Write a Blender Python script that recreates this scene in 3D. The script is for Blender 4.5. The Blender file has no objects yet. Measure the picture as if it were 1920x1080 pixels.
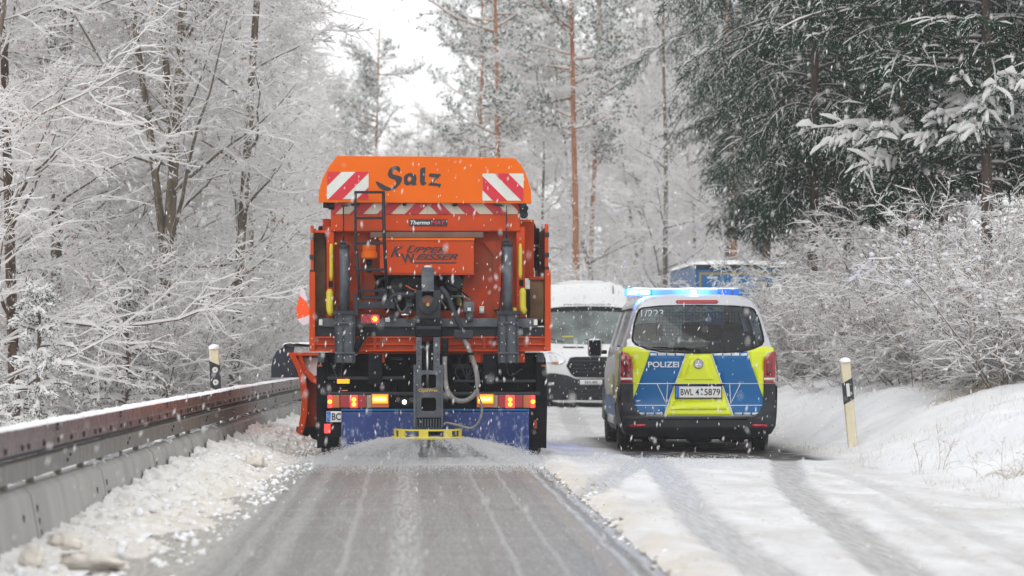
import bpy, bmesh, math, random
import numpy as np
from mathutils import Vector, Matrix
from mathutils.geometry import tessellate_polygon

random.seed(7)
R = math.radians
S = bpy.context.scene
COL = S.collection

# ------------------------------------------------------------------ camera
CAM_H = 1.22
FPX = 6200.0                       # focal length in photograph pixels
cam_d = bpy.data.cameras.new('camera')
cam = bpy.data.objects.new('camera', cam_d)
COL.objects.link(cam)
cam.location = (0, 0, CAM_H)
cam.rotation_euler = (R(90), 0, 0)
cam_d.sensor_width = 36.0
cam_d.lens = 36.0 * FPX / 1920.0
cam_d.shift_x = 200 / 1920.0
cam_d.shift_y = 110 / 1920.0
cam_d.clip_start = 0.5
cam_d.clip_end = 2000
cam_d.dof.use_dof = True
cam_d.dof.focus_distance = 37.0
cam_d.dof.aperture_fstop = 3.0
S.camera = cam

# ------------------------------------------------------------------ light: overcast winter day
world = bpy.data.worlds.new("World")
S.world = world
world.use_nodes = True
wn = world.node_tree
wn.nodes.clear()
w_out = wn.nodes.new('ShaderNodeOutputWorld')
w_bg = wn.nodes.new('ShaderNodeBackground')
w_sky = wn.nodes.new('ShaderNodeTexSky')
w_sky.sky_type = 'NISHITA'
w_sky.sun_disc = False
SUN_EL, SUN_ROT = 38.0, 200.0
w_sky.sun_elevation = R(SUN_EL)
w_sky.sun_rotation = R(SUN_ROT)
w_sky.dust_density = 4.0
w_hsv = wn.nodes.new('ShaderNodeHueSaturation')
w_hsv.inputs['Saturation'].default_value = 0.10
w_mix = wn.nodes.new('ShaderNodeMix')
w_mix.data_type = 'RGBA'
w_mix.inputs[0].default_value = 0.75                      # cloud deck over the sky
w_mix.inputs[7].default_value = (9.75, 9.75, 9.8, 1)
wn.links.new(w_sky.outputs[0], w_hsv.inputs['Color'])
wn.links.new(w_hsv.outputs[0], w_mix.inputs[6])
wn.links.new(w_mix.outputs[2], w_bg.inputs[0])
w_bg.inputs[1].default_value = 0.105
wn.links.new(w_bg.outputs[0], w_out.inputs[0])

sun_d = bpy.data.lights.new('sun', 'SUN')
sun = bpy.data.objects.new('sun', sun_d)
COL.objects.link(sun)
sun_d.energy = 0.5
sun_d.angle = R(40)
sun_d.color = (1.0, 0.97, 0.93)
az = R(SUN_ROT)
sdir = Vector((math.sin(az) * math.cos(R(SUN_EL)), math.cos(az) * math.cos(R(SUN_EL)), math.sin(R(SUN_EL))))
sun.rotation_euler = sdir.to_track_quat('Z', 'Y').to_euler()
sun.location = (0, 0, 30)

S.view_settings.view_transform = 'Standard'
S.view_settings.look = 'None'
S.view_settings.gamma = 1
S.view_settings.use_curve_mapping = False
S.view_settings.exposure = 0.42
cy = S.cycles
cy.use_denoising = True
cy.max_bounces = 12
cy.diffuse_bounces = 10
cy.glossy_bounces = 3
cy.transmission_bounces = 6
cy.transparent_max_bounces = 12
cy.volume_bounces = 1
cy.sample_clamp_indirect = 6
cy.use_adaptive_sampling = True

# ------------------------------------------------------------------ materials
MATS = {}
def mat(name, col, rough=0.5, metal=0.0, var=0.0, scale=6.0, bump=0.0, bscale=30.0, emit=None, es=0.0,
        coat=0.0, dirt=None, dirt_amt=0.5, dscale=3.0, stretch=(1, 1, 1), spec=None):
    m = bpy.data.materials.new(name)
    m.use_nodes = True
    nt = m.node_tree
    N = nt.nodes
    L = nt.links
    b = N['Principled BSDF']
    b.inputs['Roughness'].default_value = rough
    b.inputs['Metallic'].default_value = metal
    if spec is not None:
        b.inputs['Specular IOR Level'].default_value = spec
    if coat:
        b.inputs['Coat Weight'].default_value = coat
        b.inputs['Coat Roughness'].default_value = 0.12
    c4 = (*col, 1)
    b.inputs['Base Color'].default_value = c4
    tc = None
    if var or bump or dirt:
        tc = N.new('ShaderNodeTexCoord')
        mp = N.new('ShaderNodeMapping')
        mp.inputs['Scale'].default_value = stretch
        L.new(tc.outputs['Object'], mp.inputs[0])
        tc = mp
    last = None
    if var:
        n = N.new('ShaderNodeTexNoise')
        n.inputs['Scale'].default_value = scale
        n.inputs['Detail'].default_value = 6
        L.new(tc.outputs[0], n.inputs['Vector'])
        mx = N.new('ShaderNodeMix')
        mx.data_type = 'RGBA'
        mr = N.new('ShaderNodeMapRange')
        mr.inputs[1].default_value = 0.3
        mr.inputs[2].default_value = 0.7
        L.new(n.outputs[0], mr.inputs[0])
        L.new(mr.outputs[0], mx.inputs[0])
        mx.inputs[6].default_value = (*[max(0, c * (1 - var)) for c in col], 1)
        mx.inputs[7].default_value = (*[min(1, c * (1 + var)) for c in col], 1)
        L.new(mx.outputs[2], b.inputs['Base Color'])
        last = mx.outputs[2]
    if dirt:
        n = N.new('ShaderNodeTexNoise')
        n.inputs['Scale'].default_value = dscale
        n.inputs['Detail'].default_value = 8
        n.inputs['Roughness'].default_value = 0.65
        L.new(tc.outputs[0], n.inputs['Vector'])
        mr = N.new('ShaderNodeMapRange')
        mr.inputs[1].default_value = 0.62 - 0.35 * dirt_amt
        mr.inputs[2].default_value = 0.85 - 0.25 * dirt_amt
        mr.inputs[4].default_value = min(1, 0.35 + dirt_amt * 0.6)
        L.new(n.outputs[0], mr.inputs[0])
        mx = N.new('ShaderNodeMix')
        mx.data_type = 'RGBA'
        L.new(mr.outputs[0], mx.inputs[0])
        if last:
            L.new(last, mx.inputs[6])
        else:
            mx.inputs[6].default_value = c4
        mx.inputs[7].default_value = (*dirt, 1)
        L.new(mx.outputs[2], b.inputs['Base Color'])
        rr = N.new('ShaderNodeMapRange')
        rr.inputs[3].default_value = rough
        rr.inputs[4].default_value = min(1, rough + 0.35)
        L.new(mr.outputs[0], rr.inputs[0])
        L.new(rr.outputs[0], b.inputs['Roughness'])
    if bump:
        n = N.new('ShaderNodeTexNoise')
        n.inputs['Scale'].default_value = bscale
        n.inputs['Detail'].default_value = 5
        L.new(tc.outputs[0], n.inputs['Vector'])
        bp = N.new('ShaderNodeBump')
        bp.inputs['Strength'].default_value = bump
        bp.inputs['Distance'].default_value = 0.02
        L.new(n.outputs[0], bp.inputs['Height'])
        L.new(bp.outputs[0], b.inputs['Normal'])
    if emit:
        b.inputs['Emission Color'].default_value = (*emit, 1)
        b.inputs['Emission Strength'].default_value = es
    MATS[name] = m
    return m

def glassy(name, col, alpha=0.5, rough=0.03):
    m = bpy.data.materials.new(name)
    m.use_nodes = True
    nt = m.node_tree
    nt.nodes.clear()
    out = nt.nodes.new('ShaderNodeOutputMaterial')
    tr = nt.nodes.new('ShaderNodeBsdfTransparent')
    tr.inputs[0].default_value = (*col, 1)
    gl = nt.nodes.new('ShaderNodeBsdfGlossy')
    gl.inputs['Roughness'].default_value = rough
    gl.inputs[0].default_value = (1, 1, 1, 1)
    fr = nt.nodes.new('ShaderNodeLayerWeight')
    fr.inputs[0].default_value = 0.25
    mth = nt.nodes.new('ShaderNodeMath')
    mth.operation = 'MULTIPLY_ADD'
    mth.inputs[1].default_value = 0.45
    mth.inputs[2].default_value = alpha
    mx = nt.nodes.new('ShaderNodeMixShader')
    nt.links.new(fr.outputs['Fresnel'], mth.inputs[0])
    nt.links.new(mth.outputs[0], mx.inputs[0])
    nt.links.new(tr.outputs[0], mx.inputs[1])
    nt.links.new(gl.outputs[0], mx.inputs[2])
    nt.links.new(mx.outputs[0], out.inputs[0])
    MATS[name] = m
    return m

DIRT = (0.16, 0.13, 0.10)
SLUSH = (0.42, 0.39, 0.35)
M_ORANGE = mat('orange_paint', (0.50, 0.050, 0.003), 0.5, var=0.14, scale=3, spec=0.2, dirt=(0.27, 0.085, 0.045), dirt_amt=0.42, dscale=2.5)
M_ORANGE_L = mat('orange_lid', (0.70, 0.125, 0.004), 0.55, spec=0.15, var=0.05, scale=2, dirt=(0.60, 0.20, 0.05), dirt_amt=0.12, dscale=2)
M_ORANGE_D = mat('orange_dirty', (0.36, 0.032, 0.003), 0.55, spec=0.2, var=0.25, scale=5, dirt=(0.17, 0.075, 0.05), dirt_amt=0.6, dscale=4)
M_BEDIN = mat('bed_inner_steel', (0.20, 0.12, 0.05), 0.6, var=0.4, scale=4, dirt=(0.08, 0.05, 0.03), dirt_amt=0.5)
M_GREY = mat('grey_steel_paint', (0.062, 0.073, 0.09), 0.45, var=0.2, scale=8, dirt=(0.22, 0.21, 0.20), dirt_amt=0.3, dscale=8)
M_DGREY = mat('dark_steel', (0.017, 0.022, 0.031), 0.5, var=0.3, scale=8, dirt=(0.07, 0.075, 0.08), dirt_amt=0.25, dscale=9, spec=0.35)
M_LADDER = mat('ladder_paint', (0.009, 0.012, 0.020), 0.45, spec=0.3, var=0.2, scale=8, dirt=(0.10, 0.10, 0.11), dirt_amt=0.15, dscale=9)
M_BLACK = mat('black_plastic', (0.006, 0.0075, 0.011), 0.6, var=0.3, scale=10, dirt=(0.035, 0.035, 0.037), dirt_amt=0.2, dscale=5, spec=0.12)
M_RUBBER = mat('tyre_rubber', (0.018, 0.018, 0.019), 0.8, var=0.2, scale=20, dirt=(0.16, 0.15, 0.14), dirt_amt=0.4, dscale=10, bump=0.3)
M_RIM = mat('wheel_rim', (0.20, 0.20, 0.21), 0.45, 0.4, dirt=DIRT, dirt_amt=0.6)
M_CHROME = mat('chrome', (0.75, 0.76, 0.78), 0.18, 1.0)
M_STEEL = mat('bare_steel', (0.45, 0.45, 0.46), 0.35, 0.9, var=0.2)
M_RED = mat('reflective_red', (0.55, 0.012, 0.03), 0.35, var=0.06, scale=4)
M_WHITE = mat('reflective_white', (0.60, 0.62, 0.58), 0.4, var=0.06, scale=4, dirt=(0.45, 0.42, 0.34), dirt_amt=0.25)
M_DRED = mat('dirty_red_stripe', (0.36, 0.008, 0.02), 0.45, var=0.15, scale=6)
M_DWHITE = mat('dirty_white_stripe', (0.44, 0.40, 0.33), 0.5, var=0.15, scale=6, dirt=(0.3, 0.22, 0.13), dirt_amt=0.35)
M_INK = mat('black_lettering', (0.016, 0.018, 0.024), 0.45)
M_INKRED = mat('red_lettering', (0.45, 0.02, 0.05), 0.5)
M_GOLD = mat('gold_lettering', (0.55, 0.33, 0.05), 0.5)
M_LETTER = mat('silver_lettering', (0.62, 0.66, 0.70), 0.4)
M_YEL = mat('yellow_strap', (0.55, 0.47, 0.03), 0.55, var=0.12, dirt=(0.25, 0.2, 0.05), dirt_amt=0.2)
M_YELRING = mat('yellow_spinner', (0.62, 0.52, 0.06), 0.45, var=0.1, dirt=(0.3, 0.26, 0.08), dirt_amt=0.3, dscale=8)
M_HOSE = mat('grey_hose', (0.17, 0.165, 0.16), 0.5, var=0.25, scale=15, dirt=(0.35, 0.33, 0.3), dirt_amt=0.4, dscale=12)
M_BROWN = mat('cover_strip', (0.13, 0.075, 0.055), 0.6, var=0.2)
M_LREDOFF = mat('red_lamp_glass', (0.30, 0.006, 0.012), 0.12, coat=0.6)
M_LAMBOFF = mat('amber_lamp_glass', (0.42, 0.11, 0.02), 0.15, coat=0.6)
M_LCLEAR = mat('clear_lamp_glass', (0.30, 0.26, 0.20), 0.2, coat=0.6)
M_LREDON = mat('red_lamp_lit', (0.6, 0.02, 0.02), 0.3, emit=(1, 0.035, 0.03), es=2.0)
M_LREDHOT = mat('red_lamp_bulb', (0.9, 0.2, 0.02), 0.3, emit=(1, 0.16, 0.01), es=6.0)
M_LAMBON = mat('amber_strobe_lit', (0.9, 0.4, 0.02), 0.3, emit=(1, 0.50, 0.05), es=10.0)
M_LAMBGLOW = mat('amber_strobe_body', (0.7, 0.2, 0.01), 0.3, emit=(1, 0.22, 0.003), es=1.6)
M_LWHITEON = mat('work_lamp_lit', (0.9, 0.9, 0.9), 0.3, emit=(1, 0.97, 0.9), es=3.0)
M_BLUEON = mat('blue_strobe_lit', (0.3, 0.6, 1.0), 0.3, emit=(0.22, 0.62, 1.0), es=22.0)
M_BLUEHALO = mat('blue_strobe_body', (0.1, 0.4, 1.0), 0.3, emit=(0.01, 0.22, 1.0), es=2.2)
M_BLUEOFF = mat('blue_lamp_glass', (0.004, 0.13, 0.36), 0.12, coat=0.6)
M_BARMID = mat('light_bar_cover', (0.16, 0.20, 0.34), 0.25, coat=0.5)
M_PBLUE = mat('police_blue', (0.0012, 0.105, 0.30), 0.35, var=0.05, scale=2, spec=0.3, dirt=(0.03, 0.12, 0.30), dirt_amt=0.15, dscale=2.5)
M_PYEL = mat('police_neon_yellow', (0.63, 0.72, 0.003), 0.38, var=0.04, scale=2, coat=0.2, dirt=(0.5, 0.56, 0.06), dirt_amt=0.2, dscale=2)
M_SILVER = mat('silver_paint', (0.46, 0.47, 0.50), 0.3, 0.35, coat=0.5, var=0.05, scale=2, dirt=(0.33, 0.33, 0.34), dirt_amt=0.25)
M_BUMPER = mat('van_bumper_plastic', (0.012, 0.014, 0.019), 0.5, var=0.2, dirt=(0.06, 0.062, 0.068), dirt_amt=0.35, dscale=4, spec=0.35)
M_WPAINT = mat('white_paint', (0.78, 0.79, 0.80), 0.3, coat=0.4, var=0.03, scale=2, dirt=(0.5, 0.49, 0.47), dirt_amt=0.2, dscale=2)
M_GLASSR = glassy('tinted_glass', (0.38, 0.45, 0.48), 0.02)
M_GLASSW = glassy('windscreen_glass', (0.55, 0.62, 0.60), 0.22)
M_SEAT = mat('seat_fabric', (0.035, 0.037, 0.042), 0.85, var=0.3, scale=25)
M_SEATG = mat('seat_grey', (0.24, 0.27, 0.27), 0.8, var=0.15, scale=25)
M_PLATE = mat('number_plate', (0.72, 0.73, 0.72), 0.35, dirt=(0.5, 0.48, 0.44), dirt_amt=0.2, dscale=6)
M_EUBLUE = mat('plate_blue', (0.01, 0.14, 0.50), 0.4)
M_LORRY = mat('lorry_blue', (0.003, 0.11, 0.30), 0.4, var=0.08, coat=0.2)
M_CREAM = mat('marker_post_plastic', (0.66, 0.60, 0.44), 0.6, var=0.10, scale=5, dirt=(0.30, 0.25, 0.14), dirt_amt=0.45, dscale=5, bump=0.1)
M_FLAGO = mat('flag_orange', (0.90, 0.10, 0.01), 0.7, emit=(1, 0.08, 0.0), es=0.05)
M_FLAGW = mat('flag_white', (0.75, 0.68, 0.74), 0.8)
M_PLOWBLUE = mat('plow_rubber', (0.012, 0.016, 0.035), 0.4, var=0.3, dirt=(0.10, 0.11, 0.14), dirt_amt=0.2, dscale=8)
M_BULB = mat('bulb_glass', (0.75, 0.78, 0.82), 0.08, 0.6)

def snow_mat(name, col=(0.86, 0.87, 0.89), bump=0.35, bscale=40, var=0.04, scale=5):
    m = mat(name, col, 0.75, var=var, scale=scale, bump=bump, bscale=bscale)
    b = m.node_tree.nodes['Principled BSDF']
    b.inputs['Specular IOR Level'].default_value = 0.25
    return m
M_SNOW = snow_mat('fresh_snow')
M_SNOWC = snow_mat('snow_cap', (0.86, 0.87, 0.90), bump=0.3, bscale=25)
M_SNOWT = mat('twig_snow', (0.91, 0.905, 0.90), 0.85, spec=0.1)
def translucent(m, col, f):
    nt = m.node_tree; b = nt.nodes['Principled BSDF']; out = [n for n in nt.nodes if n.type == 'OUTPUT_MATERIAL'][0]
    t = nt.nodes.new('ShaderNodeBsdfTranslucent'); t.inputs[0].default_value = (*col, 1)
    mx = nt.nodes.new('ShaderNodeMixShader'); mx.inputs[0].default_value = f
    nt.links.new(b.outputs[0], mx.inputs[1]); nt.links.new(t.outputs[0], mx.inputs[2]); nt.links.new(mx.outputs[0], out.inputs[0])
translucent(M_SNOWT, (0.95, 0.94, 0.935), 0.5)
M_SALT = mat('salt_grain', (0.90, 0.92, 0.93), 0.8, spec=0.1)
translucent(M_SALT, (0.92, 0.93, 0.95), 0.4)
M_CHUNK = snow_mat('dirty_snow_chunk', (0.78, 0.74, 0.67), bump=1.0, bscale=25, var=0.15, scale=8)

def bark(name, a, b_, sn=0.0, scale=6):
    """bark with fissures and wind-packed snow lying in it"""
    m = mat(name, a, 0.9, spec=0.1)
    nt = m.node_tree; N = nt.nodes; L = nt.links
    bs = N['Principled BSDF']
    tc = N.new('ShaderNodeTexCoord')
    mp = N.new('ShaderNodeMapping'); mp.inputs['Scale'].default_value = (1, 1, 0.28)
    L.new(tc.outputs['Object'], mp.inputs[0])
    n = N.new('ShaderNodeTexNoise'); n.inputs['Scale'].default_value = scale * 3; n.inputs['Detail'].default_value = 7
    L.new(mp.outputs[0], n.inputs['Vector'])
    cr = N.new('ShaderNodeMapRange'); cr.inputs[1].default_value = 0.35; cr.inputs[2].default_value = 0.65
    L.new(n.outputs[0], cr.inputs[0])
    mx = N.new('ShaderNodeMix'); mx.data_type = 'RGBA'
    mx.inputs[6].default_value = (*a, 1); mx.inputs[7].default_value = (*b_, 1)
    L.new(cr.outputs[0], mx.inputs[0])
    n2 = N.new('ShaderNodeTexNoise'); n2.inputs['Scale'].default_value = scale * 1.1; n2.inputs['Detail'].default_value = 9
    n2.inputs['Roughness'].default_value = 0.7
    L.new(tc.outputs['Object'], n2.inputs['Vector'])
    c2 = N.new('ShaderNodeMapRange'); c2.inputs[1].default_value = 0.66 - sn * 0.3; c2.inputs[2].default_value = 0.72 - sn * 0.3
    L.new(n2.outputs[0], c2.inputs[0])
    m2 = N.new('ShaderNodeMix'); m2.data_type = 'RGBA'
    L.new(c2.outputs[0], m2.inputs[0]); L.new(mx.outputs[2], m2.inputs[6]); m2.inputs[7].default_value = (0.8, 0.81, 0.84, 1)
    L.new(m2.outputs[2], bs.inputs['Base Color'])
    bp = N.new('ShaderNodeBump'); bp.inputs['Strength'].default_value = 0.7; bp.inputs['Distance'].default_value = 0.02
    L.new(n.outputs[0], bp.inputs['Height']); L.new(bp.outputs[0], bs.inputs['Normal'])
    return m
M_BARK = bark('beech_bark', (0.10, 0.085, 0.065), (0.22, 0.18, 0.13), 0.35)
M_BARKD = bark('dark_bark', (0.05, 0.036, 0.03), (0.13, 0.085, 0.06), 0.3)
M_BARKP = bark('pine_bark', (0.26, 0.115, 0.06), (0.44, 0.22, 0.13), 0.15)
M_BARKS = bark('spruce_bark', (0.07, 0.055, 0.045), (0.15, 0.11, 0.09), 0.1)
M_TWIG = mat('twig_bark', (0.15, 0.105, 0.08), 0.9, spec=0.1)
M_LEAF = mat('withered_leaf', (0.30, 0.13, 0.08), 0.8, var=0.3, scale=3)
M_NEEDLE = mat('spruce_needles', (0.014, 0.040, 0.020), 0.85, var=0.5, scale=1.5, spec=0.05)
M_NEEDLEP = mat('pine_needles', (0.07, 0.11, 0.085), 0.75, var=0.35, scale=1.0, spec=0.2)
M_GRASS = mat('dry_grass', (0.36, 0.29, 0.18), 0.9, var=0.3, scale=3)

# ------------------------------------------------------------------ object helpers
def link(o, parent=None):
    COL.objects.link(o)
    if parent is not None:
        o.parent = parent
    return o

def tag(o, label=None, cat=None, group=None, kind=None):
    if label: o['label'] = label
    if cat: o['category'] = cat
    if group: o['group'] = group
    if kind: o['kind'] = kind
    return o

def thing(name, label, cat, loc=(0, 0, 0), rotz=0.0, group=None):
    o = bpy.data.objects.new(name, None)
    o.empty_display_size = 0.2
    link(o)
    o.location = loc
    o.rotation_euler = (0, 0, rotz)
    return tag(o, label, cat, group)

def obj_from(name, verts, faces, m, parent=None, smooth=False, bevel=0.0, matidx=None, seg=2, angle=40):
    me = bpy.data.meshes.new(name)
    me.from_pydata([tuple(v) for v in verts], [], [tuple(f) for f in faces])
    for mm in (m if isinstance(m, (list, tuple)) else [m]):
        me.materials.append(mm)
    if matidx is not None:
        me.polygons.foreach_set('material_index', matidx)
    if smooth:
        me.polygons.foreach_set('use_smooth', [True] * len(me.polygons))
    me.validate(); me.update()
    o = bpy.data.objects.new(name, me)
    link(o, parent)
    if bevel:
        bv = o.modifiers.new('bevel', 'BEVEL')
        bv.width = bevel; bv.segments = seg; bv.limit_method = 'ANGLE'; bv.angle_limit = R(angle)
    return o

def np_obj(name, V, F, mats, parent=None, matidx=None, smooth=False):
    """V (n,3) float array, F (m,k) int array of equal sided faces"""
    me = bpy.data.meshes.new(name)
    F = np.asarray(F, dtype=np.int32); k = F.shape[1]
    me.vertices.add(len(V)); me.vertices.foreach_set('co', np.asarray(V, dtype=np.float32).ravel())
    me.loops.add(F.size); me.loops.foreach_set('vertex_index', F.ravel())
    me.polygons.add(len(F))
    me.polygons.foreach_set('loop_start', np.arange(0, F.size, k, dtype=np.int32))
    try: me.polygons.foreach_set('loop_total', np.full(len(F), k, dtype=np.int32))
    except Exception: pass
    for mm in (mats if isinstance(mats, (list, tuple)) else [mats]):
        me.materials.append(mm)
    if matidx is not None:
        me.polygons.foreach_set('material_index', np.asarray(matidx, dtype=np.int32))
    if smooth:
        me.polygons.foreach_set('use_smooth', np.ones(len(F), dtype=bool))
    me.update(calc_edges=True)
    o = bpy.data.objects.new(name, me)
    link(o, parent)
    return o

def box(name, x0, x1, y0, y1, z0, z1, m, parent=None, bevel=0.008, label=None):
    v = [(x0, y0, z0), (x1, y0, z0), (x1, y1, z0), (x0, y1, z0), (x0, y0, z1), (x1, y0, z1), (x1, y1, z1), (x0, y1, z1)]
    f = [(0, 3, 2, 1), (4, 5, 6, 7), (0, 1, 5, 4), (1, 2, 6, 5), (2, 3, 7, 6), (3, 0, 4, 7)]
    o = obj_from(name, v, f, m, parent, bevel=bevel)
    if label: o['label'] = label
    return o

def boxes_obj(name, lst, m, parent=None, bevel=0.0):
    V = []; F = []
    for (x0, x1, y0, y1, z0, z1) in lst:
        b = len(V)
        V += [(x0, y0, z0), (x1, y0, z0), (x1, y1, z0), (x0, y1, z0), (x0, y0, z1), (x1, y0, z1), (x1, y1, z1), (x0, y1, z1)]
        F += [tuple(b + i for i in f) for f in [(0, 3, 2, 1), (4, 5, 6, 7), (0, 1, 5, 4), (1, 2, 6, 5), (2, 3, 7, 6), (3, 0, 4, 7)]]
    return obj_from(name, V, F, m, parent, bevel=bevel)

def prism_geo(loops, y0, y1):
    """loops: outline (x,z) plus holes; front at y0, back at y1"""
    pts = []; V = []; F = []
    vl = [[Vector((p[0], p[1], 0)) for p in lp] for lp in loops]
    tri = tessellate_polygon(vl)
    flat = [p for lp in loops for p in lp]
    n = len(flat)
    V = [(p[0], y0, p[1]) for p in flat] + [(p[0], y1, p[1]) for p in flat]
    for t in tri:
        a, b, c = t
        pa, pb, pc = flat[a], flat[b], flat[c]
        ar = (pb[0] - pa[0]) * (pc[1] - pa[1]) - (pb[1] - pa[1]) * (pc[0] - pa[0])
        if ar < 0: a, b, c = a, c, b
        F.append((a, b, c)); F.append((n + a, n + c, n + b))
    o = 0
    for li, lp in enumerate(loops):
        k = len(lp)
        area = sum(lp[i][0] * lp[(i + 1) % k][1] - lp[(i + 1) % k][0] * lp[i][1] for i in range(k))
        ccw = area > 0
        if li > 0: ccw = not ccw
        for i in range(k):
            a, b = o + i, o + (i + 1) % k
            F.append((b, a, n + a, n + b) if ccw else (a, b, n + b, n + a))
        o += k
    return V, F

def prism(name, poly, y0, y1, m, parent=None, holes=(), bevel=0.0, label=None):
    V, F = prism_geo([list(poly)] + [list(h) for h in holes], y0, y1)
    o = obj_from(name, V, F, m, parent, bevel=bevel)
    if label: o['label'] = label
    return o

def prism_x(name, poly_yz, x0, x1, m, parent=None, bevel=0.0):
    V, F = prism_geo([list(poly_yz)], 0, 1)
    V2 = [(x0 + (x1 - x0) * v[1], v[0], v[2]) for v in V]
    F2 = [tuple(reversed(f)) for f in F]
    return obj_from(name, V2, F2, m, parent, bevel=bevel)

def spline(pts, n=24):
    P = [np.array(p, float) for p in pts]
    P = [2 * P[0] - P[1]] + P + [2 * P[-1] - P[-2]]
    out = []
    segs = len(P) - 3
    per = max(2, n // segs)
    for i in range(segs):
        p0, p1, p2, p3 = P[i:i + 4]
        for j in range(per):
            t = j / per
            out.append(0.5 * ((2 * p1) + (-p0 + p2) * t + (2 * p0 - 5 * p1 + 4 * p2 - p3) * t * t + (-p0 + 3 * p1 - 3 * p2 + p3) * t ** 3))
    out.append(P[-2])
    return out

def tube(name, pts, r, m, parent=None, k=10, smooth_path=False, label=None):
    if smooth_path: pts = spline(pts, 8 * (len(pts) - 1))
    P = [Vector(p) for p in pts]
    n = len(P)
    rr = r if isinstance(r, (list, tuple)) else [r] * n
    V = []; F = []
    up = None
    for i in range(n):
        d = (P[min(i + 1, n - 1)] - P[max(i - 1, 0)]).normalized()
        if up is None:
            up = Vector((0, 0, 1)) if abs(d.z) < 0.9 else Vector((1, 0, 0))
        s = d.cross(up).normalized(); up = s.cross(d).normalized()
        for j in range(k):
            a = 2 * math.pi * j / k
            V.append(P[i] + (s * math.cos(a) + up * math.sin(a)) * rr[i])
    for i in range(n - 1):
        for j in range(k):
            a = i * k + j; b = i * k + (j + 1) % k
            F.append((a, b, b + k, a + k))
    F.append(tuple(range(k - 1, -1, -1))); F.append(tuple(range((n - 1) * k, n * k)))
    o = obj_from(name, V, F, m, parent, smooth=True)
    if label: o['label'] = label
    return o

def lathe(name, prof, m, parent=None, axis='x', c=(0, 0, 0), k=32, closed=False, label=None):
    """prof: list of (axial, radius)"""
    V = []; F = []
    for (a, r) in prof:
        for j in range(k):
            t = 2 * math.pi * j / k
            u, w = r * math.cos(t), r * math.sin(t)
            p = (a, u, w) if axis == 'x' else ((u, a, w) if axis == 'y' else (u, w, a))
            V.append((p[0] + c[0], p[1] + c[1], p[2] + c[2]))
    n = len(prof)
    for i in range(n - 1):
        for j in range(k):
            F.append((i * k + j, i * k + (j + 1) % k, (i + 1) * k + (j + 1) % k, (i + 1) * k + j))
    if closed:
        i = n - 1
        for j in range(k):
            F.append((i * k + j, i * k + (j + 1) % k, (j + 1) % k, j))
    else:
        F.append(tuple(range(k))); F.append(tuple(range((n - 1) * k, n * k)))
    o = obj_from(name, V, F, m, parent, smooth=True)
    bm = bmesh.new(); bm.from_mesh(o.data); bmesh.ops.recalc_face_normals(bm, faces=bm.faces); bm.to_mesh(o.data); bm.free()
    o.data.set_sharp_from_angle(angle=R(35))
    if label: o['label'] = label
    return o

def text(name, s, h, m, c, parent=None, ext=0.002, shear=0.0, bold=0.0, width=None, align='CENTER', face=-1):
    """flat lettering facing -Y, centred at c=(x,y,z) with cap height about h"""
    cu = bpy.data.curves.new(name, 'FONT')
    cu.body = s; cu.size = h * 1.38; cu.extrude = ext; cu.shear = shear; cu.offset = bold
    cu.align_x = align; cu.align_y = 'CENTER'
    cu.resolution_u = 4
    o = bpy.data.objects.new(name, cu)
    COL.objects.link(o)
    dg = bpy.context.evaluated_depsgraph_get()
    me = bpy.data.meshes.new_from_object(o.evaluated_get(dg))
    bpy.data.objects.remove(o)
    me.name = name
    co = np.empty(len(me.vertices) * 3); me.vertices.foreach_get('co', co); co = co.reshape(-1, 3)
    xs = co[:, 0]; ys = co[:, 1]
    cx, cz = (xs.min() + xs.max()) / 2, (ys.min() + ys.max()) / 2
    sx = 1.0 if width is None else width / (xs.max() - xs.min())
    if align == 'LEFT': cx = xs.min()
    out = np.stack([(xs - cx) * sx + c[0], -co[:, 2] + c[1], (ys - cz) + c[2]], 1)
    me.vertices.foreach_set('co', out.ravel()); me.update()
    me.materials.clear(); me.materials.append(m)
    o2 = bpy.data.objects.new(name, me)
    link(o2, parent)
    return o2

def panel(name, loops, surf, off, m, parent=None, thick=0.004, res=0.07, smooth=True, label=None):
    """a thin plate with outline (x,z) pressed onto the surface y=surf(x,z)"""
    if not isinstance(loops[0][0], (tuple, list)): loops = [loops]
    V, F = prism_geo(loops, 0, 1)
    n = len(V) // 2
    tris = [f for f in F if len(f) == 3 and max(f) < n]
    bm = bmesh.new()
    vs = [bm.verts.new((v[0], 0, v[2])) for v in V[:n]]
    for t in tris:
        try: bm.faces.new([vs[i] for i in t])
        except ValueError: pass
    bmesh.ops.remove_doubles(bm, verts=bm.verts, dist=1e-5)
    xs = [v[0] for v in V[:n]]; zs = [v[2] for v in V[:n]]
    for ax, lo, hi in ((0, min(xs), max(xs)), (2, min(zs), max(zs))):
        k = math.floor(lo / res) + 1
        while k * res < hi:
            co = [0, 0, 0]; no = [0, 0, 0]; co[ax] = k * res + 1e-4; no[ax] = 1
            bmesh.ops.bisect_plane(bm, geom=bm.verts[:] + bm.edges[:] + bm.faces[:], plane_co=co, plane_no=no)
            k += 1
    for v in bm.verts:
        v.co.y = surf(v.co.x, v.co.z) - off
    bmesh.ops.recalc_face_normals(bm, faces=bm.faces)
    bm.faces.ensure_lookup_table()
    if sum(f.normal.y * f.calc_area() for f in bm.faces) > 0:
        bmesh.ops.reverse_faces(bm, faces=bm.faces)
    me = bpy.data.meshes.new(name); bm.to_mesh(me); bm.free()
    me.materials.append(m)
    if smooth: me.polygons.foreach_set('use_smooth', [True] * len(me.polygons))
    o = bpy.data.objects.new(name, me); link(o, parent)
    if thick:
        so = o.modifiers.new('solid', 'SOLIDIFY'); so.thickness = thick; so.offset = -1
    if label: o['label'] = label
    return o

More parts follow.
